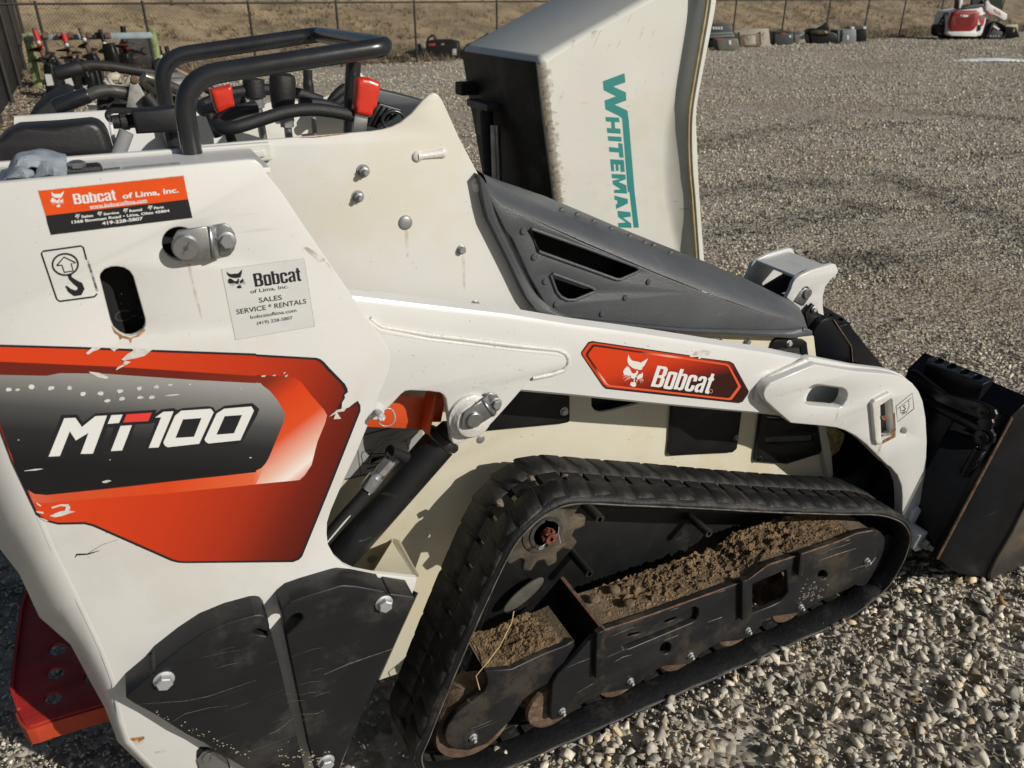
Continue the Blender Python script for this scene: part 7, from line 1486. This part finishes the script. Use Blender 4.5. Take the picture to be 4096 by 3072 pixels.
att('grapple', 'black grapple showing past the left edge of the tipped tub', 'attachment', [(1500, 690), (1520, 560), (1600, 450), (1700, 420), (1900, 300), (1990, 230), (2000, 690)], BLK, (1600, 690), (('coupler', [(1800, 350), (1840, 345), (1845, 390), (1805, 395)], BOLT_L, -.05, .05),), zf=zA)
att('angle_broom', 'dark grey angle broom with a rounded hood and white lettering, right of the tub', 'attachment', [(0, 130), (100, 112), (260, 118), (305, 150), (340, 290), (20, 300)], DG, (300, 420), (('hood_rib', [(20, 225), (325, 215), (330, 240), (20, 255)], LG_, -.04, .05), ('hood_rib', [(20, 262), (335, 248), (338, 275), (20, 290)], LG_, -.05, .06)) + tuple(('lettering', [(x, 150), (x + 22, 148), (x + 30, 182), (x + 8, 184)], W_INK, -.012, .004) for x in (62, 96, 130, 164)) + (('bristle_drum', [(10, 300), (120, 296), (130, 440), (10, 440)], BLK, .05, .5),))
att('bucket_box', 'olive grey bucket with a thin red stripe standing before the angle broom', 'attachment', [(115, 305), (385, 298), (418, 440), (140, 448)], OLV, (280, 448), (('stripe', [(118, 306), (190, 304), (192, 318), (120, 320)], REDL, -.012, .004), ('sticker', [(266, 322), (296, 320), (300, 375), (272, 380)], W_INK, -.012, .004)), th=.5)
att('mounting_plate', 'wide cream mounting plate with a rusty brown centre among the attachments', 'attachment', [(325, 188), (775, 172), (798, 395), (430, 408)], CRM, (620, 402), (('centre_frame', [(412, 255), (665, 240), (680, 395), (430, 405)], BRS, -.05, .05), ('centre_plate', [(460, 265), (605, 258), (612, 375), (470, 382)], CRM, -.06, .02), ('post', [(400, 215), (412, 214), (432, 400), (420, 402)], BRS, -.06, .06), ('post', [(662, 215), (674, 214), (682, 370), (670, 372)], BRS, -.06, .06)), th=.15)
att('grey_hopper', 'dark grey hopper box with a red label on its rim', 'attachment', [(850, 225), (1080, 218), (1085, 372), (845, 378)], DG, (960, 377), (('label', [(922, 222), (990, 220), (992, 245), (924, 247)], REDL, -.012, .004), ('badge', [(1030, 258), (1056, 256), (1056, 285), (1032, 287)], W_INK, -.012, .004), ('rim', [(845, 212), (1082, 205), (1084, 222), (846, 228)], DG, -.03, .7)))
att('salt_box', 'small pale olive spreader box between the grey hopper and the black tiller', 'attachment', [(1095, 235), (1225, 228), (1250, 350), (1110, 358)], mat('pale_olive', (.34, .34, .29), .6, var=.12, vs=3), (1180, 358), (('bracket', [(1250, 240), (1290, 260), (1312, 345), (1262, 350)], CRM, .1, .2), ('lid', [(1090, 222), (1225, 212), (1228, 232), (1096, 240)], LG_, -.02, .5)), th=.5)
att('tiller', 'black soil tiller with a raised pointed hitch, left of the light grey box', 'attachment', [(1285, 225), (1340, 180), (1440, 175), (1560, 210), (1640, 240), (1650, 358), (1320, 360)], BLK, (1480, 360), (('hitch', [(1390, 170), (1470, 130), (1510, 95), (1525, 110), (1540, 190), (1420, 195)], BLK, .1, .15), ('guard', [(1300, 210), (1360, 185), (1560, 215), (1550, 245), (1310, 240)], DIRTYBLK, -.08, .1), ('decal', [(1475, 200), (1510, 205), (1515, 230), (1490, 228)], mat('yellow_decal', (.5, .38, .1), .5, var=0), -.09, .004)))
att('light_grey_box', 'light grey attachment box with a black strap and upright white sticker', 'attachment', [(1645, 190), (1880, 182), (1885, 355), (1648, 362)], LG_, (1770, 360), (('strap', [(1690, 190), (1715, 190), (1700, 355), (1672, 356)], BLK, -.02, .02), ('door', [(1715, 232), (1870, 228), (1872, 352), (1695, 356)], LG_, -.03, .03), ('sticker', [(1762, 255), (1784, 254), (1786, 312), (1764, 314)], W_INK, -.04, .004)))
att('black_power_box', 'black attachment box at the right end of the row along the fence', 'attachment', [(1885, 185), (2025, 178), (2012, 335), (1888, 342)], BLK, (1960, 340), (('lid', [(1820, 160), (2022, 148), (2028, 178), (1822, 188)], DG, -.03, .6), ('cap', [(1812, 152), (1855, 148), (1858, 182), (1815, 186)], W_INK, -.05, .1), ('cap', [(1965, 148), (2005, 145), (2008, 175), (1970, 178)], W_INK, -.05, .1)))

# ---- compact track loader parked far right
def zC(p): return zm(3700, 0, 5.586, p)
dC = gdist(2090, 85.5)
CT = thing('compact_track_loader', 'distant white compact track loader with a dark red tailgate, parked by the fence', 'track loader')
CR = mat('far_red_door', (.30, .016, .012), .4, var=.1, vs=3); CW = mat('far_white_body', (.74, .74, .73), .4, var=.04)
hv('body', zC([(520, 760), (560, 420), (640, 250), (1170, 160), (1260, 150), (1330, 220), (1390, 280), (1360, 500), (1300, 700), (1260, 790), (1160, 815), (560, 800)]), dC, 1.2, CW, CT, .04)
hv('tailgate', zC([(545, 520), (580, 400), (640, 260), (720, 240), (1160, 232), (1245, 275), (1190, 560), (1090, 680), (1030, 700), (620, 696), (560, 650)]), dC - .12, .14, CR, CT, .06)
hv('grille_recess', zC([(600, 380), (700, 350), (1100, 340), (1120, 420), (1020, 590), (700, 590), (620, 560)]), dC - .128, .01, mat('far_dark_red', (.16, .008, .008), .5, var=.1), CT, 0)
for k in range(9): hv('louvre', zC([(720, 400 + k * 20), (1040, 392 + k * 20), (1036, 400 + k * 20), (722, 408 + k * 20)]), dC - .14, .012, CR, CT, 0)
hv('bumper', zC([(505, 705), (1150, 700), (1165, 815), (600, 805), (505, 750)]), dC - .15, .2, CW, CT, .03)
for q in ([(648, 310), (740, 305), (735, 325), (655, 330)], [(1060, 305), (1155, 300), (1150, 320), (1070, 325)]): hv('tail_lamp', zC(q), dC - .132, .01, mat('dull_lamp', (.12, .03, .03), .3, var=0), CT, 0)
hv('badge', zC([(848, 335), (968, 330), (968, 378), (850, 380)]), dC - .135, .004, W_INK, CT, 0)
_a, _b, _e = zC([(790, 378), (836, 374), (788, 322)]); emblem_hv(CT, [_a, _b, _e], dC - .137)
hv('side_decal', zC([(1245, 330), (1345, 385), (1320, 520), (1285, 580), (1225, 480)]), dC - .012, .004, mat('far_orange', (.60, .06, .015), .4, var=.1), CT, 0)
hv('side_decal_grey', zC([(1235, 345), (1320, 390), (1290, 455), (1228, 435)]), dC - .018, .004, LG_, CT, 0)
hv('step_grille', zC([(1185, 560), (1262, 545), (1240, 680), (1165, 705)]), dC - .02, .02, BLK, CT, 0)
hv('hood_glass', zC([(780, 195), (900, 150), (1030, 110), (1320, 90), (1330, 140), (1180, 185), (800, 205)]), dC - .02, .4, DG, CT, .02)
for q in ([(668, 200), (700, -40), (745, -40), (745, 190)], [(1290, 130), (1370, -40), (1410, -40), (1340, 130)], [(1030, 110), (1062, -40), (1085, -40), (1060, 110)]): hv('cab_post', zC(q), dC + .1, .1, BLK, CT, .01)
hv('cab_window', zC([(1062, -40), (1300, -40), (1290, 110), (1050, 115)]), dC + .2, .03, mat('tinted_glass', (.05, .06, .06), .15, var=0), CT, 0)
hv('cab_door', zC([(1440, -40), (1740, -40), (1715, 210), (1480, 110)]), dC + .5, .05, mat('tinted_green_glass', (.025, .04, .038), .2, var=0), CT, 0)
hv('cab_side', zC([(785, -40), (840, -40), (850, 60), (790, 190), (760, 190)]), dC + .05, .1, CW, CT, .01)
hv('lift_arm', zC([(1355, 40), (1400, 0), (1470, 100), (1800, 290), (1838, 320), (1832, 420), (1760, 460), (1640, 380), (1440, 290), (1360, 230)]), dC - .05, .18, CW, CT, .02)
hv('arm_decal', zC([(1535, 200), (1680, 270), (1698, 345), (1560, 275)]), dC - .055, .004, mat('far_orange', (.6, .06, .015)), CT, 0)
hv('arm_lettering', zC([(1565, 228), (1665, 282), (1670, 305), (1572, 258)]), dC - .060, .003, W_INK, CT, 0)
hv('arm_stop', zC([(1390, 290), (1440, 280), (1515, 330), (1500, 360), (1430, 330)]), dC - .08, .05, AUGRED, CT, .01)
trk = [(1375, 870), (1480, 560), (1530, 480), (1590, 460), (1680, 500), (1820, 590), (1835, 650), (1820, 780), (1760, 865)]
def band_hv(name, pts, dist, th, w_, m):
    q = [UV(*p, dist) for p in zC(pts)]; q2 = fillet([Vector((p.dot(RT), p.z)) for p in q], .15); 
    cen = sum(q2, Vector((0, 0))) / len(q2); inner = [cen + (p - cen) * (1 - w_) for p in q2]
    o = xz_plate(name, q2, 0, th, m, CT, [inner], .01)
    for v in o.data.vertices: u_, d2, z_ = v.co; v.co = RT * u_ + _fh * (dist + d2) + Vector((0, 0, z_))
band_hv('track', trk, dC - .1, .4, .16, RUBBER)
hv('track_frame', zC([(1420, 850), (1470, 720), (1540, 640), (1660, 690), (1780, 720), (1770, 800), (1720, 850)]), dC - .05, .3, mat('far_frame', (.05, .05, .05), .6, var=.2), CT, .01)
hv('tension_cylinder', zC([(1520, 575), (1560, 570), (1670, 650), (1650, 675), (1530, 610)]), dC - .08, .06, CW, CT, .01)
for x in (1392, 1470, 1532, 1588, 1645): hv('roller', zC([(x + 14 * math.cos(k * .8), 805 + 22 * math.sin(k * .8)) for k in range(8)]), dC - .07, .03, BOLT_L, CT, 0)
hv('near_track', zC([(1240, 870), (1360, 480), (1400, 420), (1520, 470), (1400, 860)]), dC, .5, RUBBER, CT, .03)
hv('underside', zC([(570, 790), (1170, 812), (1300, 820), (1300, 880), (580, 870)]), dC + .1, 1.0, BLK_IN, CT, .02)
hv('bucket', zC([(1800, 600), (2050, 605), (2120, 830), (1900, 862), (1790, 860)]), dC - .1, .9, BBLK, CT, .02)
hv('bucket_label', zC([(1985, 645), (2008, 650), (1990, 715), (1968, 712)]), dC - .11, .004, mat('yellow_decal', (.5, .38, .1)), CT, 0)
tag(hv('timber_block', zC([(1810, 550), (2080, 545), (2082, 860), (2040, 860), (1815, 850)]), dC + 1.2, .1, mat('pale_timber', (.5, .44, .33), .8, var=.1), None, .01), 'pale timber board standing behind the distant loader bucket', 'board')
FK = thing('pallet_fork_frame', 'black fork carriage standing left of the distant red-doored loader', 'fork frame')
hv('carriage', zC([(245, 760), (250, 590), (300, 545), (560, 560), (560, 830), (320, 820)]), dC + .3, .4, BLK, FK, .03)
for q in ([(300, 545), (330, 540), (470, 300), (445, 290)], [(450, 290), (600, 285), (600, 305), (455, 312)], [(415, 560), (445, 560), (445, 330), (420, 340)], [(350, 400), (365, 395), (410, 540), (390, 545)], [(500, 300), (520, 300), (525, 560), (505, 560)]): hv('brace', zC(q), dC + .3, .06, BLK, FK, .01)
hv('label', zC([(310, 740), (345, 735), (345, 765), (312, 768)]), dC + .29, .004, LG_, FK, 0)
